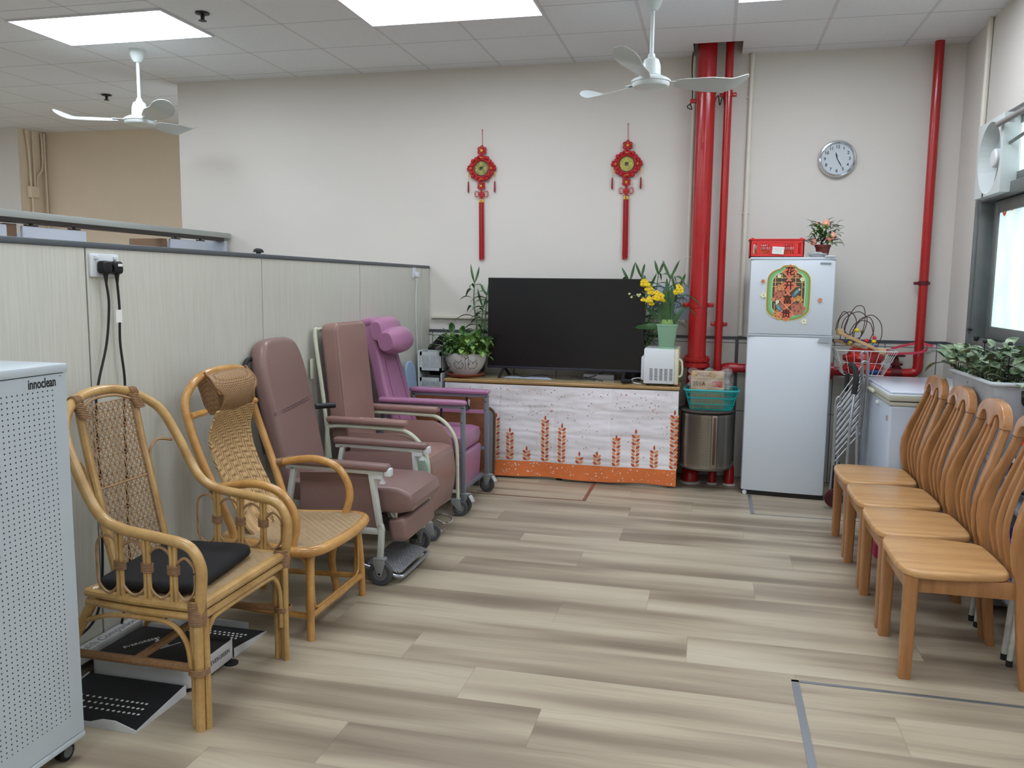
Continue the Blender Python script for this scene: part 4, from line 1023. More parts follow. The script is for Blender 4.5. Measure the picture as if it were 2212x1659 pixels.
part('seat_bracket', MB().box((-1.535, 3.84, .338), (.07, .006, .028), bev=.002), chrome, t)
g = NT('chequer_plate'); obj, xyz = g.coords()
u = g.math('MULTIPLY', g.math('ADD', xyz[0], xyz[1]), 38.0); v = g.math('MULTIPLY', g.math('SUBTRACT', xyz[0], xyz[1]), 38.0)
ch = g.math('MODULO', g.math('ADD', g.math('FLOOR', g.math('MULTIPLY', u, .5)), g.math('ADD', g.math('FLOOR', g.math('MULTIPLY', v, .5)), 400.0)), 2.0)
s1_ = g.math('GREATER_THAN', g.math('SINE', g.math('MULTIPLY', u, 9.0)), .55); s2_ = g.math('GREATER_THAN', g.math('SINE', g.math('MULTIPLY', v, 9.0)), .55)
h = g.math('ADD', g.math('MULTIPLY', ch, s1_), g.math('MULTIPLY', g.math('SUBTRACT', 1.0, ch), s2_))
g.color(g.ramp(h, [(.2, lin((120, 124, 130))), (.8, lin((214, 218, 222)))])); g.set(Metallic=.45, Roughness=.35); g.bump(h, .5, .003)
chequer = g.m
fp = part('footplate', MB().prism(rrect(.185, .40, .02, 3), -.004, .004, T(-1.560, 3.995, .076) @ RY(.20), bev=.002), chequer, t)
part('footplate_tube', MB().tube([(-1.665, 3.79, .085), (-1.52, 3.79, .048), (-1.475, 3.80, .040), (-1.46, 3.84, .038), (-1.46, 4.15, .038), (-1.475, 4.19, .040), (-1.52, 4.20, .048), (-1.665, 4.20, .085)], .010, 10, 5), silver, fp)
part('footplate_hinge', MB().box((-1.60, 4.225, .11), (.14, .02, .02), bev=.003).box((-1.56, 4.24, .15), (.03, .02, .10), bev=.003), black_plastic, t)

# ---- middle recliner: box back, cream tube frame
t = thing('recliner_chair', 'rosy brown vinyl recliner with square back and cream tube frame, middle of three', 'recliner', (-1.85, 4.78, 0), world=True, group='care recliners along the partition')
YN, YF = 4.50, 5.06
M = frame((-2.12, 4.78, .50), (0, 1, 0), (-.075, 0, .76))
c = MB().prism(rrect(.44, .76, .055, 6), -.075, .035, M @ T(0, .38, 0), bev=.024, seg=4)
b = part('backrest', c, maroon2, t)
part('piping', MB().tube([M @ V((x * .975, .38 + z * .985, .024)) for x, z in rrect(.44, .76, .055, 4)], .0035, 6, 1, closed=True), maroon, b)
for y in (YN + .035, YF - .035):
    part('back_frame', MB().tube([(-2.20, y, .45), (-2.235, y, .80), (-2.285, y, 1.18), (-2.285, y + (.03 if y < 4.8 else -.03), 1.215)], .012, 10, 3), c_frame, t)
part('back_frame', MB().cyl((-2.285, YN + .06, 1.215), (-2.285, YF - .06, 1.215), .012, 10), c_frame, t)
part('handle_plate', MB().box((-2.30, 4.52, .985), (.012, .03, .12), bev=.003), c_frame, t)
for y in (YN, YF):
    s_ = 1 if y < 4.8 else -1
    c = MB().box((0, 0, 0), (.50, .060, .038), T(-1.945, y, .690) @ RY(.01), bev=.016, seg=4)
    a = part('armrest', c, maroon2, t)
    if y < 4.8:
        sc_ = MB(); rnd = random.Random(3)
        for k in range(16): 
            x = -1.93 + rnd.uniform(-.1, .12); sc_.ball((x, y + rnd.uniform(-.022, .02), .7095), (rnd.uniform(.006, .018), rnd.uniform(.002, .006), .0008), 8)
        part('worn_patch', sc_, mat('worn_vinyl_backing', (205, 190, 178), .8), a, kind='stuff')
    part('frame_tube', MB().tube([(-2.17, y, .650), (-2.10, y, .656), (-1.78, y, .652), (-1.70, y, .640), (-1.63, y, .590), (-1.585, y, .52), (-1.568, y, .44), (-1.565, y, .30), (-1.562, y, .115)], .0125, 12, 6), c_frame, t)
    part('rear_tube', MB().tube([(-2.17, y, .650), (-2.20, y, .60), (-2.20, y, .12)], .0125, 10, 5), c_frame, t)
    part('lower_rail', MB().cyl((-2.20, y, .17), (-1.565, y, .16), .0125, 10), c_frame, t)
    yi = y + .020 * s_
    c = MB().prism([(-.50, .60), (-.16, .60), (-.10, .575), (-.045, .50), (-.03, .43), (-.03, .20), (-.5, .20)], -.010, .010, Matrix(((1, 0, 0, -1.56), (0, 0, -1, yi), (0, 1, 0, .02), (0, 0, 0, 1))), bev=.007)
    sp_ = part('side_panel', c, maroon2, t)
    c = MB()
    for x, z in ((-2.02, .565), (-1.90, .56), (-1.79, .555)): c.cyl((x, yi - .016 * s_, z), (x, yi - .010 * s_, z), .006, 8)
    part('rivets', c, chrome, sp_)
    caster(t, -1.572, y, .050, .03, -.026, False, .5 if y < 4.8 else .2)
    caster(t, -2.19, y, .048, .03)
c = MB().prism([(-.36, -.01), (.15, .0), (.215, -.015), (.225, -.05), (.19, -.075), (-.36, -.06)], -.225, .225, Matrix(((1, 0, 0, -1.80), (0, 0, -1, 4.78), (0, 1, 0, .492), (0, 0, 0, 1))), bev=.018, seg=4)
part('seat', c, maroon2, t)
rings = []
for k in range(9):
    q = k / 8; z = .452 - .315 * q; bulge = .035 * math.sin(PI * q) + .01
    rings.append([(-1.60 - .012 * q + (bulge if a > 0 else -.02) * (1 if abs(b) < .19 else .6) + a, 4.78 + b, z) for a, b in rrect(.045, .455, .020, 3)])
part('legrest', MB().loft(rings), maroon2, t)
part('underframe', MB().b2((-2.1, 4.55, .12), (-1.63, 5.01, .16), bev=.01), black_plastic, t)
part('footboard', MB().bar((-1.62, 4.56, .135), (-1.60, 5.0, .135), .03, .016, bev=.003), c_frame, t)
part('brake_loop', MB().tube([(-1.55, 4.60, .10), (-1.50, 4.60, .085), (-1.485, 4.66, .075), (-1.50, 4.73, .085), (-1.56, 4.74, .10)], .006, 8, 5).tube([(-1.55, 4.60, .06), (-1.52, 4.60, .035), (-1.52, 4.66, .03)], .006, 8, 4), chrome, t)
tp = part('tray_disc', MB().lathe([(0, 0), (.082, 0), (.09, .006), (.09, .016), (.082, .022), (0, .022)], T(-1.635, 4.475, .435) @ RX(PI / 2), 32), mat('mint_plastic', (176, 198, 180), .4), t, 'mint green plastic disc')

# ---- pink recliner
t = thing('recliner_chair', 'orchid pink vinyl recliner with puffy headrest, farthest of the three', 'recliner', (-1.85, 5.43, 0), world=True, group='care recliners along the partition')
YN, YF = 5.14, 5.72
M = frame((-2.06, 5.43, .50), (0, 1, 0), (-.20, 0, .74))
out = [(-.205, 0), (-.20, .30), (-.175, .55), (-.17, .70), (-.14, .745), (0, .755)]
o2 = [(p.x, p.y) for p in spline([(a, b, 0) for a, b in out], 5)]
poly = o2 + [(-a, b) for a, b in o2[::-1][1:]]
b = part('backrest', MB().prism(poly, -.06, .02, M, bev=.022, seg=4), purple, t)
c = MB()
for s_ in (-1, 1): c.tube([M @ V((s_ * .10, .02, .021)), M @ V((s_ * .12, .25, .021)), M @ V((s_ * .10, .5, .021))], .0025, 5, 5)
part('back_seam', c, mat('dark_pink_seam', (118, 66, 106), .5), b)
hd = MB()
def puff(cx, cz, w, h, d, off):
    rr = []
    for k in range(11):
        v = k / 10; q = math.sin(PI * (.08 + .84 * v)) ** .33
        rr.append([M @ V((cx + (v - .5) * w, cz + b * q, off + a * q)) for a, b in rrect(d, h, min(d, h) * .42, 5)])
    return rr
hd.loft(puff(0, .685, .38, .19, .12, .045)); hp = part('headrest', hd, purple, t)
part('neck_pillow', MB().loft(puff(.0, .60, .40, .185, .16, .095)), purple, t)
part('headrest_flap', MB().box((0, 0, 0), (.34, .05, .12), M @ T(0, .76, -.03), bev=.02, seg=3), purple, t)
for y in (YN, YF):
    s_ = 1 if y < 5.4 else -1
    part('armrest', MB().loft([[(-2.13 + .60 * q, y + a * w, .728 + b * w) for a, b in rrect(.070, .036, .017, 4)] for q, w in ((0, .6), (.02, .9), (.1, 1), (.9, 1), (.975, .9), (1, .5))]), purple, t)
    part('arm_rail', MB().bar((-2.12, y, .698), (-1.54, y, .700), .026, .022, bev=.003), s_frame, t)
    part('leg', MB().bar((-1.553, y, .70), (-1.548, y, .13), .026, .030, up=(1, 0, 0), bev=.003), s_frame, t)
    part('leg', MB().bar((-2.10, y, .70), (-2.12, y, .10), .026, .028, up=(1, 0, 0), bev=.003), s_frame, t)
    part('cross_rail', MB().bar((-2.10, y, .585), (-1.56, y, .585), .014, .026, bev=.002), purple, t, 'pink padded rail')
    part('lower_rail', MB().bar((-2.10, y, .32), (-1.55, y, .32), .022, .022, bev=.003), s_frame, t)
    part('clamp', MB().cyl((-1.70, y, .69), (-1.70, y, .655), .008, 8).lathe([(0, .60), (.026, .60), (.022, .615), (.008, .64), (.008, .66), (0, .66)], T(-1.70, y, 0), 14), black_plastic, t)
    part('screws', MB().cyl((-1.558, y - .016, .60), (-1.558, y - .012, .60), .005, 8).cyl((-1.558, y - .016, .66), (-1.558, y - .012, .66), .005, 8), chrome, t)
    caster(t, -1.535, y, .058, .030, .012, True, -.25)
    caster(t, -2.12, y, .05, .03)
c = MB().prism([(-.36, .0), (.16, .01), (.215, -.005), (.225, -.05), (.21, -.105), (.16, -.115), (-.36, -.09)], -.235, .235, Matrix(((1, 0, 0, -1.80), (0, 0, -1, 5.43), (0, 1, 0, .492), (0, 0, 0, 1))), bev=.02, seg=4)
part('seat', c, purple, t)
part('legrest', MB().box((0, 0, 0), (.055, .47, .26), T(-1.605, 5.43, .245) @ RY(.05), bev=.02, seg=4), purple, t)
part('underframe', MB().bar((-1.60, 5.16, .13), (-1.58, 5.70, .13), .03, .03, bev=.003).b2((-2.1, 5.2, .10), (-1.62, 5.66, .13)), s_frame, t)
# ================================================================== television table group
TZ = .758
t = thing('television_table', 'long low table with tan wooden edge under the television', 'table', (-1.1, 6.42, 0), world=True)
g = NT('glass_topped_wood'); obj, xyz = g.coords(); n = g.noise(g.comb(g.math('MULTIPLY', xyz[0], 1.2), g.math('MULTIPLY', xyz[1], 14), xyz[2]), 2, 3)
g.color(g.ramp(n, [(.3, lin((150, 136, 104))), (.7, lin((172, 158, 124)))])); g.set(Roughness=.08)
part('tabletop', MB().b2((-2.035, 6.205, TZ - .028), (-.215, YB - .016, TZ), bev=.008, seg=3), table_wood, t)
part('glass_sheet', MB().b2((-2.0, 6.28, TZ), (-.25, YB - .025, TZ + .005)), g.m, t)
part('cabinet_body', MB().b2((-2.0, 6.25, .06), (-.26, YB - .03, TZ - .03)), mat('dull_cabinet_brown', (120, 100, 76), .6), t)
part('plinth', MB().b2((-1.96, 6.225, 0), (-1.13, 6.5, .06)).b2((-1.08, 6.215, 0), (-.29, 6.5, .055)), mat('grey_plinth', (160, 156, 144), .6), t)
# cloth, slightly wavy, with printed wheat
g = NT('printed_cloth'); obj, xyz = g.coords(); ORGZ = .022
cr = g.noise(obj, 1.6, 3); cl = g.ramp(cr, [(.3, lin((218, 214, 217))), (.7, lin((236, 233, 236)))])
g.color(cl); g.set(Roughness=.8)
wob = g.math('MULTIPLY', g.noise(obj, 2.5, 2), .06)
def crease(v, w, wd):
    d_ = g.math('FRACT', g.math('DIVIDE', g.math('ADD', g.math('ADD', v, wob), 9 * w), w)); d_ = g.math('MINIMUM', d_, g.math('SUBTRACT', 1.0, d_))
    return g.math('SMOOTH_MIN', g.math('MULTIPLY', d_, w / wd), 1.0, .3)
soft = g.noise(g.comb(g.math('MULTIPLY', xyz[0], 2.0), 0.0, g.math('MULTIPLY', xyz[2], 5.0)), 1.3, 2)
g.bump(g.math('ADD', g.math('MULTIPLY', soft, 2.2), g.math('ADD', g.math('MULTIPLY', crease(xyz[0], .43, .02), .13), g.math('MULTIPLY', crease(xyz[2], .19, .02), .13))), .55, .03)
def cloth_y(x, z): return 6.195 - .012 * math.sin(x * 7 + 1) * (1 - z) - .006 * math.sin(x * 17 + z * 5) * (1 - z / .75) - .004 * math.sin(z * 14 + x * 2.2) - .012 * (1 - z / .75)
cx0, cx1 = -2.02, -.222
def cz0(x): return .020 + .004 * math.sin(x * 9)
c = MB()
NU, NV = 90, 26
def cs(u, v):
    x = cx0 + (cx1 - cx0) * u; x += .012 * (1 - v) * (u - .5) * 0
    z = cz0(x) + (TZ - .030 - cz0(x)) * v; return (x, cloth_y(x, z), z)
band = lambda x: .140
vs = [cs(i / NU, j / NV) for i in range(NU + 1) for j in range(NV + 1)]
BJ = 4
vs2 = []
for i in range(NU + 1):
    x = cs(i / NU, 0)[0]
    for j in range(NV + 1):
        z = cz0(x) + (.140 - cz0(x)) * j / BJ if j <= BJ else .140 + (TZ - .030 - .140) * (j - BJ) / (NV - BJ)
        vs2.append((x, cloth_y(x, z), z))
for off, flip in ((0, 0), (.004, 1)):
    for sl, j0, j1 in ((1, 0, BJ), (0, BJ, NV)):
        c.slot(sl); c.add([(x, y + off, z) for x, y, z in vs2], [[i * (NV + 1) + j, (i + 1) * (NV + 1) + j, (i + 1) * (NV + 1) + j + 1, i * (NV + 1) + j + 1] for i in range(NU) for j in range(j0, j1)])
def flat_shape(pts, d=.0012):
    c.add([(x, cloth_y(x, z) - d, z) for x, z in pts], [list(range(len(pts)))])
def pleaf(x, z, ang, l, w):
    a = math.radians(ang); dx, dz = math.cos(a), math.sin(a); nx, nz = -dz, dx
    flat_shape([(x, z), (x + dx * l * .35 + nx * w, z + dz * l * .35 + nz * w), (x + dx * l * .75 + nx * w * .7, z + dz * l * .75 + nz * w * .7), (x + dx * l, z + dz * l), (x + dx * l * .75 - nx * w * .7, z + dz * l * .75 - nz * w * .7), (x + dx * l * .35 - nx * w, z + dz * l * .35 - nz * w)])
rnd = random.Random(11)
def px2x(p): return -1.607 + (p - 1070) / (1462 - 1070) * (1.607 - .213)
for p, ztop in ((1072, .52), (1103, .41), (1140, .27), (1180, .515), (1217, .46), (1256, .255), (1294, .265), (1334, .395), (1374, .445), (1413, .33), (1453, .60), (1040, .36)):
    x = px2x(p); z = .148; k = 0
    c.slot(4); flat_shape([(x - .0012, .14), (x - .0012, ztop - .05), (x + .0012, ztop - .05), (x + .0012, .14)], .0008)
    while z < ztop - .055:
        for s_ in (-1, 1):
            c.slot(2 if (k + (s_ > 0)) % 2 == 0 else 3); pleaf(x + s_ * .002, z, 90 - s_ * 50, .038, .0112)
        z += .027; k += 1
    c.slot(2); pleaf(x, ztop - .052, 90, .042, .0085)
for k in range(300):
    x = rnd.uniform(cx0 + .03, cx1 - .02); z = .70 - .5 * rnd.random() ** 1.7
    if z < .22: continue
    r_ = rnd.choice([.003, .004, .005, .0065]); c.slot(2 if rnd.random() < .3 else 5)
    flat_shape([(x + (r_ if q % 2 == 0 else r_ * .45) * math.cos(q * PI / 5 + k), z + (r_ if q % 2 == 0 else r_ * .45) * math.sin(q * PI / 5 + k)) for q in range(10)])
c.slot(6)
for k in range(130):
    x = rnd.uniform(cx0 + .03, cx1 - .01); z = rnd.uniform(.03, .135); r_ = rnd.choice([.0025, .0035, .005])
    flat_shape([(x + r_ * math.cos(q * PI / 4), z + r_ * math.sin(q * PI / 4)) for q in range(8)])
orange = mat('cloth_orange_band', (226, 124, 66), .8, noise=.08, nscale=8)
cl_o = solo('tablecloth', c, [g.m, orange, mat('print_rust', (186, 84, 48), .8), mat('print_light_orange', (222, 150, 92), .8), mat('print_stem', (170, 96, 60), .8), mat('print_brown_star', (150, 104, 96), .8), mat('print_white_star', (240, 226, 214), .8)],
     'white cloth with orange wheat print and orange hem hung across the table front', 'tablecloth')

# television
t = thing('television', 'large black flat television standing on the long table', 'television', (-1.12, 6.42, TZ + .005), world=True)
part('casing', MB().b2((-1.733, 6.405, .838), (-.505, 6.432, 1.545), bev=.004).b2((-1.5, 6.432, .87), (-.74, 6.47, 1.25), bev=.01), black_plastic, t)
part('screen', MB().b2((-1.727, 6.4035, .853), (-.511, 6.4055, 1.540)), mat('tv_screen_glass', (16, 17, 20), .22, spec=.6), t, flat=True)
part('bottom_bezel', MB().b2((-1.733, 6.402, .834), (-.505, 6.406, .852), bev=.001), mat('tv_bezel', (44, 46, 56), .35), t)
for x in (-1.60, -.64):
    part('leg', MB().bar((x, 6.42, .842), (x - .01, 6.30, TZ + .012), .022, .012, bev=.003).bar((x, 6.42, .842), (x + .02, 6.53, TZ + .012), .022, .012, bev=.003), black_plastic, t)
solo('tv_cable', MB().tube([(-1.55, 6.5, .80), (-1.45, 6.40, .772), (-1.3, 6.45, .785), (-1.15, 6.38, .770), (-.98, 6.40, .772), (-.86, 6.46, .80), (-.80, 6.5, .83)], .0035, 6, 6), black_rubber, 'loose black cable lying under the middle of the television', 'cable')
solo('cable_bundle', MB().tube([(-.86, 6.34, .772), (-.93, 6.37, .776), (-1.0, 6.41, .778), (-1.02, 6.43, .79), (-.95, 6.41, .785), (-.88, 6.36, .782), (-.80, 6.33, .77)], .004, 6, 6), black_rubber, 'coiled black cable lying in front of the television base', 'cable')
solo('paper_sheet', MB().prism([(-.19, -.03), (.2, -.06), (.14, .09), (-.16, .08)], 0, .002, T(-1.40, 6.40, TZ + .0055)), mat('pale_blue_paper', (176, 190, 210), .6), 'pale blue paper lying under the left of the television', 'paper')
t = thing('power_adapter', 'small black adapter lying on the table edge near the microwave', 'adapter', (-.615, 6.28, TZ + .005), rotz=.3)
part('body', MB().box((0, 0, .017), (.075, .035, .034), bev=.007), black_plastic, t); part('prongs', MB().box((.045, 0, .017), (.015, .028, .02), bev=.002), dark_grey, t)
t = thing('set_top_box', 'flat grey box under the right end of the television', 'box', (-.85, 6.53, TZ + .005))
part('body', MB().box((0, 0, .02), (.24, .15, .04), bev=.004), mat('grey_box_plastic', (140, 140, 140), .5), t)

# microwave, seen from its side
t = thing('microwave_oven', 'small white microwave turned sideways on the table end', 'microwave', (-.345, 6.40, TZ + .005), world=True)
MX0, MX1, MY0, MY1, MZ0, MZ1 = -.485, -.232, 6.215, 6.56, TZ + .018, 1.035
part('casing', MB().b2((MX0, MY0, MZ0), (MX1 - .03, MY1, MZ1), bev=.006), white_plastic, t)
part('door_frame', MB().b2((MX1 - .031, MY0 + .0, MZ0 - .004), (MX1, MY1, MZ1), bev=.008), cream_plastic, t)
part('handle', MB().tube([(MX1, MY0 + .03, .96), (MX1 + .022, MY0 + .028, .94), (MX1 + .024, MY0 + .028, .85), (MX1, MY0 + .03, .83)], .008, 8, 4), cream_plastic, t)
part('rear_vent_cover', MB().b2((MX0 - .022, MY0 + .03, MZ0 + .02), (MX0 + .002, MY1 - .05, MZ1 - .06), bev=.014, seg=2), white_plastic, t)
for k in range(5):
    c = MB()
    for j in range(11): c.box((MX0 + .055 + k * .036, MY0 - .0005, .805 + j * .0082), (.022, .002, .0032))
    part('vent_slots', c, mat('vent_shadow', (70, 74, 76), .7), t)
for x in (MX0 + .03, MX1 - .05):
    for y in (MY0 + .03, MY1 - .03): part('foot', MB().cyl((x, y, TZ + .005), (x, y, MZ0 + .002), .01, 8), black_rubber, t)
cable([(MX0 - .02, 6.35, .80), (MX0 - .07, 6.32, .80), (MX0 - .10, 6.30, .785), (MX0 - .07, 6.28, .770), (MX0 - .02, 6.25, .768), (MX0 - .0, 6.205, .766)][:5], .004, white_plastic, 'short white microwave cable curling beside the microwave')
cable([(-.47, YB - .05, 1.16), (-.50, YB - .06, 1.10), (-.42, 6.62, 1.04), (-.37, 6.645, .95), (-.36, 6.65, .80)], .006, mat('grey_cable', (150, 150, 148), .5), 'grey cable running from the double wall socket behind the microwave')
cable([(-.52, YB - .05, 1.16), (-.50, YB - .06, 1.12), (-.56, 6.65, 1.00), (-.50, 6.66, .90), (-.54, 6.66, .78)], .004, white_plastic, 'thin white cable crossing below the double wall socket')

# ---- pothos in a white bowl on a terracotta saucer
BX, BY = -1.905, 6.37
solo('plant_saucer', MB().lathe([(0, 0), (.125, 0), (.15, .018), (.152, .026), (.142, .026), (.12, .008), (0, .008)], T(BX, BY, TZ + .006), 40), mat('terracotta_plastic', (150, 78, 62), .5), 'terracotta saucer under the white scroll-patterned bowl', 'saucer')
t = thing('potted_pothos', 'bushy green pothos in a white scroll-patterned bowl left of the television', 'potted plant', (BX, BY, TZ + .015))
c = MB(); pr = [(0, 0), (.088, 0), (.098, .012), (.135, .06), (.160, .115), (.166, .15), (.164, .178), (.150, .178), (.148, .16), (.0, .155)]
n = 56; rings = []
for i, (r, z) in enumerate(pr):
    rings.append([(r * math.cos(2 * PI * j / n), r * math.sin(2 * PI * j / n), z + (.005 * math.cos(j * PI / 2) if i in (6, 7) else 0)) for j in range(n)])
c.loft(rings)
pot = part('pot', c, mat('white_ceramic', (205, 203, 200), .4), t)
c = MB()
def curl(a0, z0, pts, r=.0022):
    q = []
    for da, dz in pts:
        a = a0 + da; z = z0 + dz
        rr = .098 + (z - .012) * (.135 - .098) / .048 if z < .06 else (.135 + (z - .06) * (.025 / .055) if z < .115 else (.160 + (z - .115) * .006 / .035 if z < .15 else .166))
        q.append((( rr + .0005) * math.cos(a), (rr + .0005) * math.sin(a), z))
    c.tube(q, r, 5, 4)
for a0 in (-2.45, -.9, -1.65, .5, 2.2):
    for s_ in (-1, 1):
        curl(a0, .09, [(0, -.02), (s_ * .10, -.03), (s_ * .22, -.015), (s_ * .26, .01), (s_ * .2, .02), (s_ * .17, .008)])
        curl(a0, .10, [(0, 0), (s_ * .06, .02), (s_ * .14, .02), (s_ * .16, .035)])
curl(-1.25, .13, [(0, .02), (-.06, -.0), (-.02, -.04), (-.05, -.065), (-.0, -.07)]); curl(-1.25, .13, [(.03, .03), (.12, .02), (.10, -.01), (.15, -.04)]); curl(-1.25, .14, [(-.1, .02), (0, .0), (.1, .02)])
part('scroll_relief', c, mat('scroll_grey', (110, 104, 98), .6), pot, kind='stuff')
part('soil', MB().lathe([(0, .150), (.145, .150), (.14, .158), (0, .162)], None, 24), soil, t)
rnd = random.Random(5)
lm = MB(); stx = MB()
def heart(base, dirv, L, w, slot, droop=.12):
    lm.slot(slot); b = V(base); lm.leaf(b, b + V(dirv) * L, w, droop, n=5, fold=.25, shape=lambda t: (math.sin(PI * min(1, t * .78 + .20)) ** .7) if t < .98 else .05)
for k in range(300):
    a = rnd.uniform(0, 2 * PI); r = .172 * math.sqrt(rnd.random()); h = rnd.uniform(.17, .31) - r * .28 + .02
    x, y = r * math.cos(a) * 1.12, r * math.sin(a)
    d = V((math.cos(a) * rnd.uniform(.2, 1), math.sin(a) * rnd.uniform(.2, 1), rnd.uniform(-.5, .8))).normalized()
    L = rnd.uniform(.042, .074); sl = 1 if (x > 0 and rnd.random() < .5) else (0 if rnd.random() < .7 else 2)
    heart((x, y, h), d, L, L * .72, sl)
    if k % 2 == 0: stx.tube([(x * .35, y * .35, .155), (x * .8, y * .8, h * .75), (x, y, h)], .0016, 5, 3)
for pts, sc_ in (([(-.12, -.02, .22), (-.20, -.03, .27), (-.25, -.03, .295)], 1), ([(-.13, -.03, .20), (-.19, -.04, .235), (-.225, -.05, .235)], 1), ([(.13, -.05, .20), (.18, -.07, .18), (.19, -.075, .22), (.215, -.08, .265)], 1.0), ([(.12, -.05, .2), (.165, -.08, .17), (.195, -.085, .205), (.20, -.09, .245)], .8), ([(-.02, 0, .25), (-.025, .0, .32)], 1.3), ([(.08, 0, .25), (.105, 0, .30)], 1.2), ([(-.1, 0, .22), (-.16, .0, .31)], 1.2), ([(-.08, -.02, .25), (-.11, -.02, .34)], 1.3)):
    stx.tube(pts, .002, 5, 4)
    for q in range(2):
        p = V(pts[-1]); d = (V(pts[-1]) - V(pts[-2])).normalized() + V((rnd.uniform(-.4, .4), -.2, rnd.uniform(-.3, .5))); heart(p, d.normalized(), .06 * sc_, .040 * sc_, 0 if q else 2, .2)
for mb in (lm, stx): mb.v = [(x, min(y, .02) if x > .165 and z < .75 else y, z) for x, y, z in mb.v]
part('foliage', lm, [leaf_a, leaf_c, leaf_b], t, kind='stuff'); part('stems', stx, leaf_c, t, kind='stuff')

# ---- lucky bamboo and other leafy plants behind the television
def strap_plant(c, stems, seed, nleaf=9, ll=(.14, .24), w=.020, slot=0):
    rnd = random.Random(seed)
    for pts in stems:
        c[1].tube(pts, [.006] * (len(pts) - 1) + [.003], 7, 4); P_ = spline(pts, 6); n = len(P_)
        for k in range(nleaf):
            i = int(n * (.30 + .68 * k / nleaf)); p = P_[min(i, n - 1)]; a = k * 2.4 + rnd.uniform(-.5, .5) + seed
            d = V((math.cos(a), math.sin(a) * .45, 0)); L = rnd.uniform(*ll); up_ = rnd.uniform(.3, .85)
            # arching strap leaf as a bent strip
            m = 9; vs = []
            for q in range(m + 1):
                tq = q / m; cpt = p + d * (L * tq * (1 - .15 * tq)) + V((0, 0, 1)) * (L * (up_ * tq - (up_ * .55 + .45) * tq * tq))
                wd = w * .5 * math.sin(PI * min(1, tq * .9 + .08)) ** .7 * (1 if q < m else .1)
                s_ = V((-d.y, d.x, 0)); s_ = (s_ + V((0, 0, .35))).normalized()
                vs += [cpt + s_ * wd, cpt - V((0, 0, wd * .25)), cpt - s_ * wd]
            fs = []
            for q in range(m): b = q * 3; fs += [[b, b + 3, b + 4, b + 1], [b + 1, b + 4, b + 5, b + 2]]
            c[0].add(vs, fs)
        # shoot
        tip = V(pts[-1]); 
        for s_ in (-1, 1): c[0].leaf(tip, tip + V((s_ * .05 * rnd.uniform(.4, 1.4), -.01, rnd.uniform(.10, .16))), w * .8, .12 * s_, up=(0, 1, 0))
def clear(mb):
    # keep leaves off the wall, the television and the red riser
    out = []
    for x, y, z in mb.v:
        y = min(y, YB - .02)
        if -1.75 < x < -.49 and z < 1.56: y = max(y, 6.482)
        if math.hypot(x + .112, y - 6.53) < .080: y = 6.53 - math.sqrt(max(0, .0066 - (x + .112) ** 2)) if abs(x + .112) < .081 else y
        if math.hypot(x - .046, y - 6.56) < .036: y = 6.52
        out.append((x, y, z))
    mb.v = out; return mb
stem_m = mat('bamboo_stem', (84, 116, 66), .4)
def vase(x, y, r, h, m, t): part('vase', MB().lathe([(0, 0), (r * .8, 0), (r, h * .3), (r * .85, h), (r * .75, h), (r * .8, h * .3), (0, .01)], T(x, y, TZ), 20), m, t)
t = thing('lucky_bamboo', 'tall leafy lucky bamboo rising behind the left end of the television', 'potted plant', (-1.86, 6.60, TZ), world=True)
vase(-1.86, 6.60, .05, .18, mat('dark_vase', (70, 72, 76), .3), t)
c = (MB(), MB())
strap_plant(c, [[(-1.87, 6.60, .9), (-1.88, 6.60, 1.15), (-1.905, 6.60, 1.34), (-1.90, 6.60, 1.50)], [(-1.85, 6.61, .9), (-1.85, 6.62, 1.1), (-1.835, 6.63, 1.3)], [(-1.85, 6.6, .9), (-1.82, 6.62, 1.15), (-1.80, 6.62, 1.40)]], 3, 13, (.14, .24), .024)
part('foliage', clear(c[0]), leaf_b, t, kind='stuff'); part('stems', c[1], stem_m, t)
t = thing('lucky_bamboo', 'wide clump of strap-leaved bamboo plants behind the right end of the television', 'potted plant', (-.60, 6.60, TZ), world=True)
vase(-.60, 6.60, .07, .2, mat('dark_vase', (70, 72, 76), .3), t)
c = (MB(), MB())
strap_plant(c, [[(-.62, 6.60, .9), (-.63, 6.58, 1.3), (-.64, 6.57, 1.52)], [(-.61, 6.6, .9), (-.57, 6.58, 1.3), (-.55, 6.55, 1.56)], [(-.60, 6.6, .9), (-.46, 6.57, 1.3), (-.42, 6.55, 1.58)], [(-.58, 6.6, .9), (-.40, 6.57, 1.25), (-.33, 6.55, 1.55)],
                [(-.57, 6.6, .9), (-.38, 6.57, 1.2), (-.28, 6.55, 1.44)], [(-.59, 6.6, .9), (-.52, 6.57, 1.2), (-.50, 6.54, 1.44)]], 8, 14, (.16, .30), .026)
part('foliage', clear(c[0]), leaf_b, t, kind='stuff'); part('stems', c[1], stem_m, t)

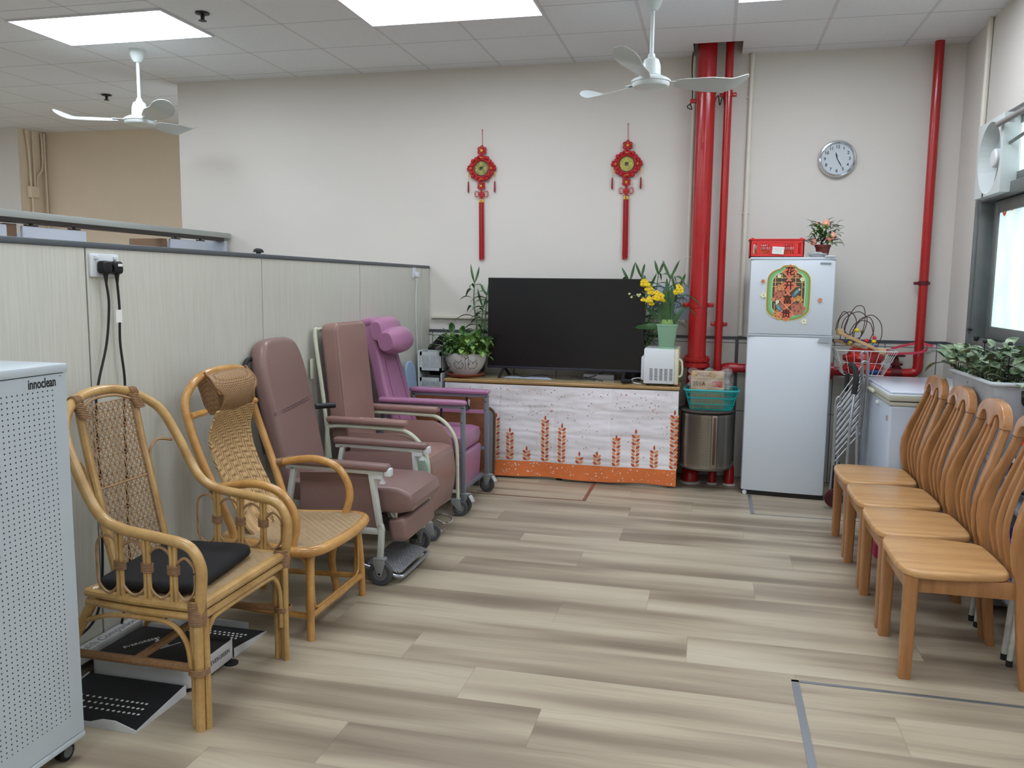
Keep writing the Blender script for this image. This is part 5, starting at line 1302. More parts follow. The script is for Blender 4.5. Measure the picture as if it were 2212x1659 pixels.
# ---- yellow orchid in a square green pot on the microwave
t = thing('potted_orchid', 'yellow-flowered orchid in a square pale green pot on top of the microwave', 'potted plant', (-.325, 6.30, MZ1))
def sq(w, z): return [(a, b, z) for a, b in rrect(w, w, .008, 2)]
part('pot', MB().loft([sq(.105, .008), sq(.108, .012), sq(.147, .165), sq(.152, .167), sq(.154, .182), sq(.142, .182), sq(.138, .165)]), mat('sage_green_plastic', (134, 172, 144), .42), t)
part('pot_tray', MB().b2((-.065, -.065, 0), (.065, .065, .010), bev=.003), mat('sage_green_plastic', (134, 172, 144), .42), t)
part('soil', MB().b2((-.066, -.066, .15), (.066, .066, .165)), soil, t)
c = MB()
for bx, by, tip, w, dr in ((-.02, 0, (-.03, -.01, .44), .055, .02), (.02, 0, (.02, .01, .46), .045, .03), (-.02, .01, (-.24, -.03, .15), .045, .45), (.02, 0, (.115, -.02, .31), .036, -.05), (0, 0, (.0, -.02, .36), .045, .1),
                           (-.03, 0, (-.08, 0, .34), .04, .12), (.01, .01, (-.02, .03, .52), .040, .05), (-.01, .0, (-.015, -.03, .36), .06, .02), (.02, 0, (.02, .0, .34), .04, .06), (-.02, 0, (-.16, 0, .30), .035, .25)):
    c.leaf((bx, by, .16), tip, w, dr, up=(0, 1, 0), n=8, fold=.3, shape=lambda t: math.sin(PI * min(1, t * .80 + .16)) ** .55)
part('leaves', c, leaf_b, t, kind='stuff')
c = MB()
for k in range(4): c.ball((-.03 + k * .02, .0, .185), (.018, .012, .035), 8)
part('pseudobulbs', c, leaf_c, t)
st = MB(); fl = []
for path in ([(-.01, 0, .16), (-.03, 0, .32), (-.07, -.03, .40), (-.15, -.05, .44), (-.20, -.05, .52)], [(.02, 0, .16), (.03, -.02, .34), (.06, -.03, .42), (.10, -.04, .47), (.12, -.04, .54)], [(0, 0, .16), (-.03, -.03, .33), (-.10, -.05, .36), (-.2, -.06, .385), (-.27, -.06, .385)], [(0, 0, .16), (-.01, -.03, .33), (-.05, -.05, .385), (-.12, -.06, .375), (-.19, -.06, .42)]):
    st.tube(path, .0022, 6, 5); fl.append(spline(path, 6))
part('flower_spike', st, stem_m, t)
yel = mat('orchid_yellow', (238, 206, 30), .5); ylb = mat('orchid_bud', (204, 206, 150), .5); orb = mat('orchid_brown_mark', (150, 80, 30), .5)
rnd = random.Random(2); cnt = 0
for pi, P_ in enumerate(fl):
    n = len(P_)
    for k in range(16 if pi == 0 else 10):
        p = P_[int(n * (.42 + .56 * k / 16)) if pi != 2 else int(n * (.5 + .48 * k / 10))]; q = p + V((rnd.uniform(-.022, .022), rnd.uniform(-.03, -.005), rnd.uniform(-.025, .02)))
        c = MB()
        if pi == 2 and k > 4:
            c.slot(1); c.ball(q, (.009, .007, .008), 8)
        else:
            s_ = rnd.uniform(.8, 1.15); c.slot(0)
            c.ball(q + V((-.009 * s_, 0, -.008 * s_)), (.013 * s_, .004, .011 * s_), 8); c.ball(q + V((.009 * s_, 0, -.008 * s_)), (.013 * s_, .004, .011 * s_), 8); c.ball(q + V((0, .001, -.012 * s_)), (.010 * s_, .004, .010 * s_), 8)
            for a in (30, 90, 150, 200, 340): ar = math.radians(a); c.leaf(q + V((0, .001, .002)), q + V((.016 * s_ * math.cos(ar), .001, .002 + .015 * s_ * math.sin(ar))), .008, 0, up=(0, 1, 0), n=2)
            c.slot(2); c.ball(q + V((0, -.004, .002)), .0035, 6)
        part('blossom', c, [yel, ylb, orb], t)

# ================================================================== drum, basket, boxes under the pipes
t = thing('washing_machine_drum', 'perforated steel washing machine drum standing between table and fridge', 'drum', (-.02, 6.30, 0), world=True)
DX, DY, DR = -.015, 6.285, .190
g = NT('perforated_steel'); obj, xyz = g.coords()
ang = g.math('ARCTAN2', g.math('SUBTRACT', xyz[1], -0.015), g.math('SUBTRACT', xyz[0], 0.005)); 
u = g.math('MULTIPLY', ang, 17.0); v = g.math('MULTIPLY', xyz[2], 88.0)
uu = g.math('SUBTRACT', g.math('FRACT', g.math('ADD', u, g.math('MULTIPLY', g.math('MODULO', g.math('FLOOR', v), 2.0), .5))), .5); vv = g.math('SUBTRACT', g.math('FRACT', v), .5)
d = g.math('SQRT', g.math('ADD', g.math('MULTIPLY', uu, uu), g.math('MULTIPLY', vv, vv)))
hole = g.math('LESS_THAN', d, .24)
inb = g.math('MULTIPLY', g.math('GREATER_THAN', xyz[2], .20), g.math('LESS_THAN', xyz[2], .56)); hole = g.math('MULTIPLY', hole, inb)
g.color(g.mix(hole, lin((150, 144, 134)), lin((14, 13, 12)))); g.l(g.math('SUBTRACT', .92, g.math('MULTIPLY', hole, .9)), g.b.inputs['Metallic']); g.set(Roughness=.28)
part('drum_shell', MB().lathe([(0, .175), (DR - .01, .175), (DR, .18), (DR, .575), (DR - .008, .585), (DR - .02, .585), (DR - .02, .2), (0, .2)], T(DX, DY, 0), 64), g.m, t)
part('drum_seam', MB().b2((DX + .05 - .012, DY - DR * .985 - .0, .19), (DX + .075, DY - DR * .90, .575), bev=.002).b2((DX + .02, DY - DR * 1.0, .19), (DX + .028, DY - DR * .95, .575)), steel, t)
part('drum_paddle', MB().b2((DX + .048, DY - DR - .002, .215), (DX + .066, DY - DR * .92, .56), bev=.004), mat('rusty_strip', (92, 66, 52), .5, .4), t)
part('base_ring', MB().lathe([(0, .158), (DR - .045, .158), (DR - .006, .166), (DR + .006, .182), (DR - .01, .190), (0, .190)], T(DX, DY, 0), 48), mat('aluminium_ring', (120, 118, 112), .4, .7), t)
solo('round_board', MB().lathe([(0, 0), (.2, 0), (.205, .008), (.2, .016), (0, .016)], T(DX + .0, DY, .586), 40), mat('dark_board', (58, 52, 46), .6), 'dark round board lying on top of the steel drum', 'board')
# teal basket
t = thing('plastic_basket', 'teal slatted plastic basket on the steel drum holding a cardboard box', 'basket', (.01, 6.282, .603))
teal = mat('teal_plastic', (24, 160, 160), .35)
w0, d0, w1, d1, hh = .30, .20, .385, .29, .145
part('basket_rim', MB().tube([(a, b, hh) for a, b in rrect(w1, d1, .05, 4)], .008, 8, 1, closed=True), teal, t)
part('basket_floor', MB().prism(rrect(w0, d0, .03, 3), 0, .005), teal, t)
c = MB()
ro, ri = rrect(w1 - .006, d1 - .006, .05, 12), rrect(w0, d0, .03, 12)
def per(poly, n):
    P_ = [V((a, b, 0)) for a, b in poly]; P_.append(P_[0]); L_ = [0]
    for a, b in zip(P_, P_[1:]): L_.append(L_[-1] + (b - a).length)
    out = []
    for k in range(n):
        s_ = L_[-1] * k / n; i = max(j for j in range(len(L_)) if L_[j] <= s_ + 1e-9); i = min(i, len(P_) - 2); q = (s_ - L_[i]) / max(1e-9, L_[i + 1] - L_[i]); out.append(P_[i].lerp(P_[i + 1], q))
    return out
for a, b in zip(per(ro, 64), per(ri, 64)): c.bar((b.x, b.y, .002), (a.x, a.y, hh), .0045, .003)
for q, hb in ((.30, .007), (.62, .012), (.88, .006)):
    c.sweep([(b.x + (a.x - b.x) * q, b.y + (a.y - b.y) * q, hh * q) for a, b in zip(per(ro, 40), per(ri, 40))], rrect(.004, hb, .001, 1), 1, closed=True, up=(0, 0, 1))
part('basket_slats', c, teal, t)
t = thing('cardboard_box', 'small brown cardboard box printed 201A standing in the teal basket', 'box', (-.02, 6.275, .610))
card = mat('brown_cardboard', (176, 146, 108), .7, noise=.06, nscale=12)
part('box_body', MB().b2((-.118, -.08, 0), (.118, .08, .262), bev=.002), card, t)
part('upper_flap', MB().b2((-.112, -.083, .222), (.112, -.078, .278), bev=.001), mat('lighter_cardboard', (192, 164, 124), .7), t)
part('printed_text', MB().text('201A', .042, T(-.060, -.0808, .182) @ CM, .0003, bold=.0005), black_ink, t)
lab_ = part('red_label', MB().b2((.035, -.0812, .162), (.102, -.080, .203)), mat('red_print', (176, 62, 58), .6), t)
part('label_script', MB().text('五一ニ', .022, T(.07, -.0815, .182) @ CM, .0003), mat('pale_pink_print', (222, 180, 160), .6), lab_)
part('small_print', MB().text('产品编号: 168/1\n生产日期: 2023.1.18', .0165, T(-.02, -.0836, .250) @ CM, .0002), mat('faded_print', (110, 84, 60), .6), t)
c = MB().grid(lambda u, v: (-.135 + .28 * u + .012 * math.sin(v * 19), -.088 - .012 * math.sin(u * 13) * math.sin(v * 7), .14 + .15 * v + .012 * math.sin(u * 15)), 14, 8, thick=.0006)
c.grid(lambda u, v: (.13 + .035 * math.sin(PI * u) + .01 * math.sin(v * 9), -.08 + .16 * u, .13 + .16 * v), 8, 8, thick=.0006).grid(lambda u, v: (-.13 - .04 * math.sin(PI * v), -.08 + .16 * u, .12 + .17 * v), 8, 8, thick=.0006)
part('polythene_wrap', c, clear_film, t)

# ---- boards and clutter left of the table
def leaning_board(nm, lab, m, edge, y, z0, z1, x0, x1, lean, th=.022):
    t = thing(nm, lab, 'board', ((x0 + x1) / 2, y, z0), world=True)
    M = T(0, y, z0) @ RX(lean)
    part('board', MB().prism([((x0 + x1) / 2 + a, (z1 - z0) / 2 + b) for a, b in rrect(x1 - x0, z1 - z0, .06, 5)], -th / 2, th / 2, M @ RX(PI / 2), bev=.001), m, t)
    part('edge_band', MB().tube([M @ V(((x0 + x1) / 2 + a, 0, (z1 - z0) / 2 + b)) for a, b in rrect(x1 - x0, z1 - z0, .06, 5)], th / 2 + .002, 6, 1, closed=True), edge, t)
    return t
leaning_board('folding_tabletop', 'grey board with brown rounded edge leaning beside the wheat tablecloth', mat('grey_laminate', (128, 130, 138), .5), mat('brown_edge', (96, 74, 58), .5), 6.05, .012, .56, -2.08, -1.585, -.035)
t = leaning_board('folding_tabletop', 'brown wooden board standing behind the pink recliner', wood('reddish_brown_board', (110, 66, 40), (134, 84, 52), (2, 9, 9)), mat('tan_board_edge', (140, 108, 66), .5), 5.90, .10, .70, -2.20, -1.60, -.03)
part('board_foot', MB().b2((-2.15, 5.87, 0), (-2.11, 5.93, .11)).b2((-1.69, 5.87, 0), (-1.65, 5.93, .11)), dark_grey, t)
part('latch', MB().box((-1.73, 5.878, .62), (.012, .008, .05), bev=.002), white_plastic, t)

t = thing('storage_trolley', 'white perforated plastic storage tower behind the pink recliner', 'storage rack', (-2.165, 6.42, 0), world=True)
wt = mat('offwhite_plastic', (196, 202, 204), .45)
for k, z in enumerate((.10, .34, .58, .80)):
    zz = z + .17 if k < 3 else z + .155
    y0, y1, x0, x1 = 6.28, 6.47, -2.262, -2.075
    c = MB().b2((x0, y0, z), (x1, y0 + .006, z + .03)).b2((x0, y0, zz - .03), (x1, y0 + .006, zz)).b2((x0, y0, z), (x0 + .02, y0 + .006, zz)).b2((x1 - .02, y0, z), (x1, y0 + .006, zz))
    for i in range(12): c.b2((x0 + .02 + i * .0126, y0, z + .03), (x0 + .0255 + i * .0126, y0 + .006, zz - .03))
    for i in range(7): c.b2((x0 + .02, y0 + .001, z + .035 + i * (zz - z - .06) / 7), (x1 - .02, y0 + .005, z + .041 + i * (zz - z - .06) / 7))
    c.b2((x1 - .006, y0, z), (x1, y1, zz), bev=.001).b2((x0, y0, z), (x0 + .006, y1, zz)).b2((x0, y0, z), (x1, y1, z + .006)).b2((x0, y1 - .006, z), (x1, y1, zz))
    part('basket_tier', c, wt, t)
part('tower_frame', MB().b2((-2.27, 6.27, .03), (-2.258, 6.48, .965), bev=.003).b2((-2.082, 6.27, .03), (-2.07, 6.48, .79), bev=.003), wt, t)
for x in (-2.25, -2.09):
    for y in (6.30, 6.45): part('wheel', MB().cyl((x - .008, y, .016), (x + .008, y, .016), .016, 12), black_rubber, t)
def crumple(cx, cy, cz, r, seed, n=26, amp=.25):
    rnd = random.Random(seed); ph = [(rnd.uniform(0, 6), rnd.uniform(0, 6), rnd.uniform(2, 9), rnd.uniform(2, 9)) for _ in range(9)]
    def f(u, v):
        a = 2 * PI * u; b = PI * v; d = 1
        for p in ph: d += amp / 5 * abs(math.sin(p[2] * a * .5 + p[0] + p[3] * b)) * math.sin(p[3] * b + p[1])
        return (cx + r[0] * d * math.sin(b) * math.cos(a), cy + r[1] * d * math.sin(b) * math.sin(a), max(cz - r[2] * math.cos(b) * d, cz - r[2] * .96))
    return MB().grid(f, n, n // 2)
bin_bag = mat('black_bin_bag', (16, 16, 18), .25, bump=.5, bscale=25)
t = thing('plastic_chair', 'light blue moulded chair back behind the pink recliner', 'chair', (-2.2, 6.02, 0), world=True)
pb = mat('powder_blue_plastic', (140, 164, 190), .45)
part('backrest', MB().prism(rrect(.20, .36, .09, 6), -.012, .012, frame((-2.245, 6.05, .72), (0, 1, 0), (-.1, 0, 1)), bev=.01, seg=3), pb, t)
part('seat', MB().b2((-2.25, 5.97, .40), (-2.12, 6.16, .43), bev=.012), pb, t)
for y in (5.985, 6.145):
    for x in (-2.23, -2.14): part('leg', MB().b2((x - .01, y - .01, 0), (x + .01, y + .01, .41)), pb, t)
solo('bin_bag', crumple(-2.215, 6.585, .86, (.085, .065, .16), 8, 34, .3).tube([(-2.21, 6.58, .99), (-2.17, 6.575, 1.045), (-2.13, 6.57, 1.06)], [.045, .03, .03], 8, 3), bin_bag, 'black plastic bag heaped behind the white storage tower', 'bag')
solo('side_stand', MB().b2((-2.29, 6.50, 0), (-2.14, 6.67, .705), bev=.006), mat('dark_stand', (60, 60, 62), .6), 'dark narrow stand under the black plastic bag', 'stand')
# ================================================================== fridge with things on it
t = thing('refrigerator', 'white two-door refrigerator with a red couplet sticker on its freezer door', 'refrigerator', (.54, 6.345, 0)); t.rotation_euler = (0, 0, -.085)
FW, FD = .285, .212   # half width, half depth
part('casing', MB().b2((-FW + .004, -FD + .045, .03), (FW - .004, FD, 1.688), bev=.006), white_enamel, t)
part('top_cover', MB().b2((-FW, -FD + .008, 1.686), (FW, FD, 1.704), bev=.005), white_enamel, t)
part('kick_plate', MB().b2((-FW + .01, -FD + .02, .004), (FW - .0, -FD + .06, .034)).b2((-FW + .03, FD - .06, 0), (FW - .03, FD - .02, .034)), black_plastic, t)
part('foot', MB().cyl((-FW + .03, -FD + .018, .016), (-FW + .03, -FD + .05, .016), .016, 12), white_plastic, t)
part('hinge_cover', MB().b2((FW - .08, -FD - .002, 1.703), (FW - .01, -FD + .04, 1.716), bev=.004), white_enamel, t)
def door(nm, z0, z1):
    c = MB().prism([(-FW, 0), (-FW + .008, -.026), (-FW + .05, -.036), (0, -.042), (FW - .05, -.036), (FW - .008, -.026), (FW, 0)], z0, z1, T(0, -FD + .042, 0), bev=.004)
    return part(nm, c, white_enamel, t)
d1 = door('freezer_door', 1.168, 1.684); d2 = door('fridge_door', .036, 1.148)
part('handle_strip', MB().b2((-FW + .004, -FD + .004, 1.148), (FW - .004, -FD + .03, 1.166), bev=.002), mat('pale_silver_strip', (176, 186, 194), .3, .3), t)
part('grip_recess', MB().prism([(-.02, 0), (.075, 0), (.075, .035), (.0, .035)], 0, .004, T(FW - .08, -FD - .0015, 1.118) @ CM), mat('badge_grey', (168, 178, 184), .3, .3), d2)
part('badge', MB().b2((FW - .105, -FD - .001, 1.658), (FW - .035, -FD + .01, 1.667)), mat('badge_silver', (150, 160, 166), .3, .4), d1)
# couplet sticker: everything flat on the door
SX, SZ = -.020, 1.455; SY = -FD - .0012
c = MB()
def P2(pts, lay, sl): c.slot(sl); c.prism([(x, z) for x, z in pts], lay * .00022, lay * .00022 + .0002, T(SX, SY, SZ) @ CM)
def outline(s_, dx=0):
    h = [(0, .190), (.035, .186), (.062, .166), (.100, .150), (.128, .120), (.138, .075), (.138, -.09), (.130, -.13), (.10, -.158), (.06, -.178), (.0, -.190)]
    h = [(p.x, p.y) for p in spline([(a * s_[0], b * s_[1], 0) for a, b in h], 4)]
    return h + [(-a, b) for a, b in h[::-1][1:-1]]
P2(outline((1.06, 1.03)), 0, 0); P2(outline((1.035, 1.015)), 1, 1); P2(outline((.94, .955)), 2, 2); P2(outline((.84, .90)), 3, 3); P2(outline((.79, .87)), 4, 0); P2(outline((.765, .855)), 5, 4)
def rect(x0, z0, x1, z1): return [(x0, z0), (x1, z0), (x1, z1), (x0, z1)]
for x in (-.088, .088, -.045, .045): P2(rect(x - .0018, -.13 if abs(x) > .05 else .06, x + .0018, .135), 6, 5)
for z in (.105, .075, .045): P2(rect(-.105, z - .0015, .105, z + .0015), 6, 5)
def bl(x, z, r, n, sl, lay, k=.25, ph=0):
    P2([(x + r * (1 + k * math.cos(n * a + ph)) * math.cos(a), z + r * (1 + k * math.cos(n * a + ph)) * math.sin(a)) for a in [q * 2 * PI / 36 for q in range(36)]], lay, sl)
for x, z, r, sl in ((-.058, .030, .030, 6), (-.055, -.015, .040, 7), (.070, -.045, .028, 8), (.068, -.105, .046, 7), (-.038, -.100, .034, 7), (-.060, -.150, .034, 6), (-.098, -.045, .014, 6)):
    bl(x, z, r, 7, sl, 7, .12); bl(x - r * .1, z + r * .1, r * .62, 6, 9, 8, .16, 1); bl(x - r * .1, z + r * .1, r * .5, 5, sl, 9, .2, 2)
def bird(x, z, s_, a):
    ca, sa = math.cos(a), math.sin(a); R_ = lambda pts: [(x + (p * ca - q * sa) * s_, z + (p * sa + q * ca) * s_) for p, q in pts]
    P2(R_([(-.060, -.008), (-.025, -.014), (.01, -.013), (.03, 0), (.012, .013), (-.02, .010), (-.060, .006)]), 10, 10); P2(R_([(-.03, -.006), (.012, -.008), (.018, .004), (-.01, .008)]), 11, 11); P2(R_([(.026, -.006), (.042, -.004), (.052, .002), (.040, .008), (.026, .006)]), 11, 12); P2(R_([(.018, -.01), (.03, -.008), (.03, .004), (.022, .004)]), 12, 0)
bird(.055, .010, 1.0, .85); bird(-.062, -.098, 1.05, 2.15)
for x, z in ((-.030, -.065), (.060, -.062), (-.04, .09)): P2([(x - .016, z), (x, z - .008), (x + .016, z), (x, z + .010)], 10, 12)
for k, (x, z, ch) in enumerate(((.006, .148, '花'), (.001, .050, '开'), (-.003, -.048, '富'), (-.008, -.146, '贵'))):
    s_ = .054
    P2([(x, z + s_), (x + s_, z), (x, z - s_), (x - s_, z)], 12, 13); P2([(x, z + s_ * .9), (x + s_ * .9, z), (x, z - s_ * .9), (x - s_ * .9, z)], 13, 14)
def flower5(x, z, r, a, b):
    bl(x, z, r, 5, a, 14, .22, PI); bl(x, z, r * .78, 5, b, 15, .22, PI); bl(x, z, r * .2, 5, 15, 16, .1)
flower5(-.064, .118, .013, 0, 16); flower5(.054, .115, .011, 6, 7); flower5(.088, .095, .014, 0, 16); flower5(-.070, -.060, .012, 0, 16)
sm = [mat('sticker_cream', (226, 226, 168), .5), mat('sticker_olive_gold', (150, 140, 74), .5), mat('sticker_jade', (112, 186, 126), .5), mat('sticker_light_green', (134, 196, 140), .5), mat('sticker_brown', (92, 66, 52), .5), mat('sticker_straw', (222, 200, 120), .5),
      mat('sticker_apricot', (214, 148, 92), .5), mat('sticker_salmon', (184, 112, 88), .5), mat('sticker_amber', (206, 152, 74), .5), mat('sticker_maroon', (140, 76, 60), .5), mat('sticker_slate', (84, 112, 122), .5), mat('sticker_teal', (100, 164, 168), .5),
      mat('sticker_navy', (48, 66, 88), .5), mat('sticker_orange_edge', (236, 166, 110), .5), mat('sticker_coral', (216, 112, 84), .5), mat('sticker_dot', (120, 112, 70), .5), mat('sticker_pale_cream', (230, 230, 200), .5)]
stk = part('couplet_sticker', c, sm, d1, 'red and green new year sticker reading four characters', flat=True)
c = MB()
for x, z, ch in ((.006, .148, '花'), (.001, .050, '开'), (-.003, -.048, '富'), (-.008, -.146, '贵')): c.text(ch, .064, T(SX + x, SY - .0034, SZ + z) @ CM, .0002, bold=.0012)
part('sticker_characters', c, mat('sticker_black', (44, 20, 14), .5), d1)
for x, z, a, b, r in ((-.192, 1.535, 6, 7, .013), (-.184, 1.440, 0, 16, .019), (.190, 1.410, 7, 6, .014), (.092, 1.262, 0, 16, .019)):
    c = MB(); SX2, SZ2 = SX, SZ
    SX, SZ = 0, 0
    flower5(x, z, r, a, b); SX, SZ = SX2, SZ2
    part('flower_sticker', c, sm, d1, flat=True)

FT = 1.704
t = thing('plastic_crate', 'red plastic crate with a white label on top of the fridge', 'crate', (.415, 6.30, FT))
rp = mat('bright_red_plastic', (220, 52, 50), .4)
c = MB(); w, d, h = .18, .125, .125
for y in (-d, d - .006):
    c.b2((-w, y, .0), (w, y + .006, .022)).b2((-w, y, .100), (w, y + .006, h)).b2((-.045, y, .02), (.045, y + .006, .102))
    for x in (-w, -.135, .115, w - .02): c.b2((x, y, .02), (x + .022, y + .006, .102))
    for x0, x1 in ((-.113, -.045), (.045, .115)):
        for k in range(6): xx = x0 + (x1 - x0) * k / 5; c.b2((xx - .003, y + .001, .02), (xx + .003, y + .005, .102))
        for z in (.045, .07, .086): c.b2((x0, y + .001, z), (x1, y + .005, z + .006))
for x in (-w, w - .006): c.b2((x, -d, 0), (x + .006, d, h))
part('crate_walls', c, rp, t); part('crate_floor', MB().b2((-w, -d, 0), (w, d, .006)), rp, t)
part('crate_rim', MB().b2((-w - .006, -d - .006, h - .006), (w + .006, -d + .008, h + .002), bev=.002).b2((-w - .006, d - .008, h - .006), (w + .006, d + .006, h + .002), bev=.002).b2((-w - .006, -d, h - .006), (-w + .008, d, h + .002)).b2((w - .008, -d, h - .006), (w + .006, d, h + .002)).b2((-w + .005, -d - .004, h), (-w + .025, -d + .02, h + .008)).b2((w - .03, -d - .004, h), (w - .01, -d + .02, h + .008)), rp, t)
lb = part('paper_label', MB().box((0, 0, 0), (.078, .001, .050), T(.008, -d - .007, .046) @ RY(.06)), paper_white, t)
part('label_text', MB().text('================\n=======\n=== ==  ===', .011, T(.008, -d - .0078, .046) @ RY(.06) @ CM, .0001), mat('label_grey_print', (110, 110, 130), .6), lb)
for k, (x, y, col, z1) in enumerate(((-.13, -.06, (230, 180, 60), .075), (-.085, -.055, (236, 196, 90), .078), (-.05, -.05, (232, 178, 70), .07), (.07, -.06, (226, 160, 60), .07), (.11, -.05, (200, 120, 90), .068), (.03, -.04, (220, 220, 220), .08))):
    q = thing('juice_carton', ['leftmost', 'second', 'third', 'fourth', 'fifth', 'pale'][k] + ' small carton inside the red crate on the fridge', 'carton', (.415 + x, 6.30 + y, FT + .0065), group='small cartons in the red crate')
    part('carton_body', MB().b2((-.017, -.02, 0), (.017, .02, z1 * .62), bev=.002), mat('carton_%d' % k, col, .5), q); part('carton_top', MB().b2((-.017, -.02, z1 * .62), (.017, .02, z1), bev=.003), mat('carton_white', (226, 222, 222), .5), q)

t = thing('peach_plant', 'artificial peach plant with pink fruit in a brown pot on the fridge', 'potted plant', (.735, 6.33, FT))
part('pot', MB().lathe([(0, 0), (.036, 0), (.050, .075), (.055, .075), (.056, .092), (.049, .092), (.045, .075), (0, .07)], None, 28), mat('brown_pot_plastic', (112, 52, 44), .45), t)
part('soil', MB().lathe([(0, .078), (.046, .078), (.0, .084)], None, 18), soil, t)
part('trunk', MB().tube([(0, 0, .08), (-.01, 0, .11), (.012, 0, .14), (-.01, 0, .165), (-.03, 0, .2)], [.010, .008, .007, .005, .004], 8, 4).tube([(.0, 0, .12), (.03, 0, .15), (.05, 0, .19)], .004, 6, 4).tube([(0, 0, .1), (.05, 0, .12), (.10, 0, .13)], .0035, 6, 4).tube([(0, 0, .13), (-.04, 0, .12), (-.06, 0, .16)], .0035, 6, 4), mat('dark_bark', (60, 44, 36), .8), t)
rnd = random.Random(9); c = MB()
for k in range(120):
    a = rnd.uniform(0, 2 * PI); r = rnd.uniform(.02, .095); z = rnd.uniform(.10, .245) - max(0, r - .06) * .5; p = V((r * math.cos(a), r * math.sin(a) * .7, z)); d_ = V((math.cos(a), math.sin(a) * .7, rnd.uniform(-.5, .9))).normalized()
    c.slot(0 if k % 3 else 1); c.leaf(p, p + d_ * rnd.uniform(.045, .07), .022, .18, n=4, fold=.3)
for sg in ((.09, -.01, .12, .06, -.03), (.08, 0, .14, .07, .0)): p = V(sg[:3]); c.leaf(p, p + V((.055, 0, -.05)), .02, .2, n=4)
part('foliage', c, [leaf_a, leaf_b], t, kind='stuff')
pk = mat('peach_skin', (232, 176, 148), .5, noise=.3, nscale=14, rgb2=(226, 132, 118))
for x, y, z, r in ((.008, -.03, .232, .030), (.058, -.03, .150, .026), (.03, -.045, .125, .022), (-.065, -.02, .11, .024), (-.045, -.01, .235, .016)):
    part('peach', MB().lathe([(0, -r), (r * .6, -r * .85), (r, -.1 * r), (r * .85, r * .55), (r * .35, r), (.002, r * 1.25)], T(x, y, z) @ RY(rnd.uniform(-.5, .3)), 16), pk, t)
solo('plastic_bag', crumple(.685, 6.205, FT + .018, (.058, .03, .018), 21, amp=.5), mat('greyish_white_plastic', (176, 180, 180), .4), 'crumpled pale plastic bag lying on the fridge before the peach plant', 'bag')

# ================================================================== freezer, rack, basket, toy
t = thing('chest_freezer', 'white chest freezer with glossy lid in the back right corner', 'freezer', (1.33, 5.78, 0), world=True)
FX0, FX1, FY0, FY1, FZ = 1.045, 1.60, 5.31, 6.25, .835
part('cabinet', MB().b2((FX0, FY0, .03), (FX1, FY1, FZ - .03), bev=.015, seg=3), mat('freezer_white', (186, 198, 212), .25), t)
part('rim', MB().b2((FX0 - .004, FY0 - .004, FZ - .032), (FX1, FY1, FZ - .008), bev=.006), mat('freezer_beige', (182, 184, 168), .4), t)
ld = part('lid', MB().b2((FX0 - .012, FY0 - .012, FZ - .002), (FX1, FY1 - .02, FZ + .040), bev=.006).b2((FX0 - .004, FY0 - .004, FZ + .040), (FX1 - .005, FY1 - .03, FZ + .056), bev=.012, seg=3), mat('freezer_lid_white', (208, 216, 228), .12), t)
part('lid_edge', MB().b2((FX0 - .014, FY0 - .014, FZ + .0), (FX1 - .001, FY1 - .025, FZ + .034), bev=.003), mat('freezer_beige', (182, 184, 168), .4), ld)
part('handle', MB().b2((FX0 - .026, 5.76, FZ - .012), (FX0 - .0, 6.0, FZ + .010), bev=.008, seg=3), mat('freezer_cream', (198, 200, 182), .4), ld)
part('lock', MB().box((FX0 - .008, 5.66, FZ - .055), (.02, .05, .022), bev=.005), white_plastic, t)
part('badge', MB().box((FX0 - .002, 5.38, .72), (.004, .03, .035), bev=.001), mat('badge_tan', (170, 150, 130), .4), t)
part('latch', MB().box((1.50, FY0 - .010, .73), (.03, .02, .03), bev=.004), steel, t)
c = MB()
for x in (FX0 + .04, FX1 - .04):
    for y in (FY0 + .05, FY1 - .05): c = MB().cyl((x, y, 0), (x, y, .035), .02, 10); part('foot', c, black_rubber, t)

t = thing('drying_rack', 'folded silver clothes drying rack leaning between fridge and freezer', 'drying rack', (.95, 5.93, 0), world=True)
al = mat('satin_aluminium_tube', (168, 170, 172), .3, .8)
for oy, dz, n in ((0, 0, 9), (.05, .06, 9)):
    yq = 5.93 + oy
    part('rack_frame', MB().tube([(.835, yq, .30 + dz), (.832, yq, .62 + dz), (.838, yq, .69 + dz), (.858, yq, .70 + dz), (.866, yq, .66 + dz)], .007, 8, 4), al, t)
    part('rack_frame', MB().tube([(.978, yq, .52 + dz), (.985, yq, .92 + dz), (.975, yq, 1.0 + dz), (1.0, yq, 1.01 + dz), (1.018, yq, .95 + dz), (1.005, yq, .50 + dz)], .007, 8, 4), al, t)
    for k in range(n): part('rack_bar', MB().cyl((.835, yq, .32 + dz + k * .044), (.99, yq, .53 + dz + k * .050), .0045, 6), al, t)
part('leg', MB().tube([(.895, 5.80, 0), (.905, 5.82, .55), (.93, 5.86, .80), (.935, 5.87, .86)], .009, 8, 4), al, t, 'long bent leg with black grip')
part('leg', MB().tube([(.86, 6.0, 0), (.875, 6.0, .55), (.90, 6.0, .84)], .009, 8, 4), al, t); part('leg', MB().tube([(.96, 5.72, 0), (.945, 5.74, .40), (.94, 5.76, .6)], .008, 8, 4), al, t); part('leg', MB().tube([(.84, 6.08, 0), (.845, 6.05, .35)], .008, 8, 4), al, t)
part('grip', MB().tube([(.925, 5.86, .80), (.935, 5.87, .90), (.925, 5.90, .97), (.90, 5.93, .99)], .019, 10, 4).tube([(.895, 6.0, .80), (.90, 6.0, .92)], .015, 10, 2), black_rubber, t)
t = thing('wire_basket', 'white wire basket holding a red bag above the freezer corner', 'basket', (1.03, 6.28, .86), world=True)
wz0, wz1 = .898, 1.068
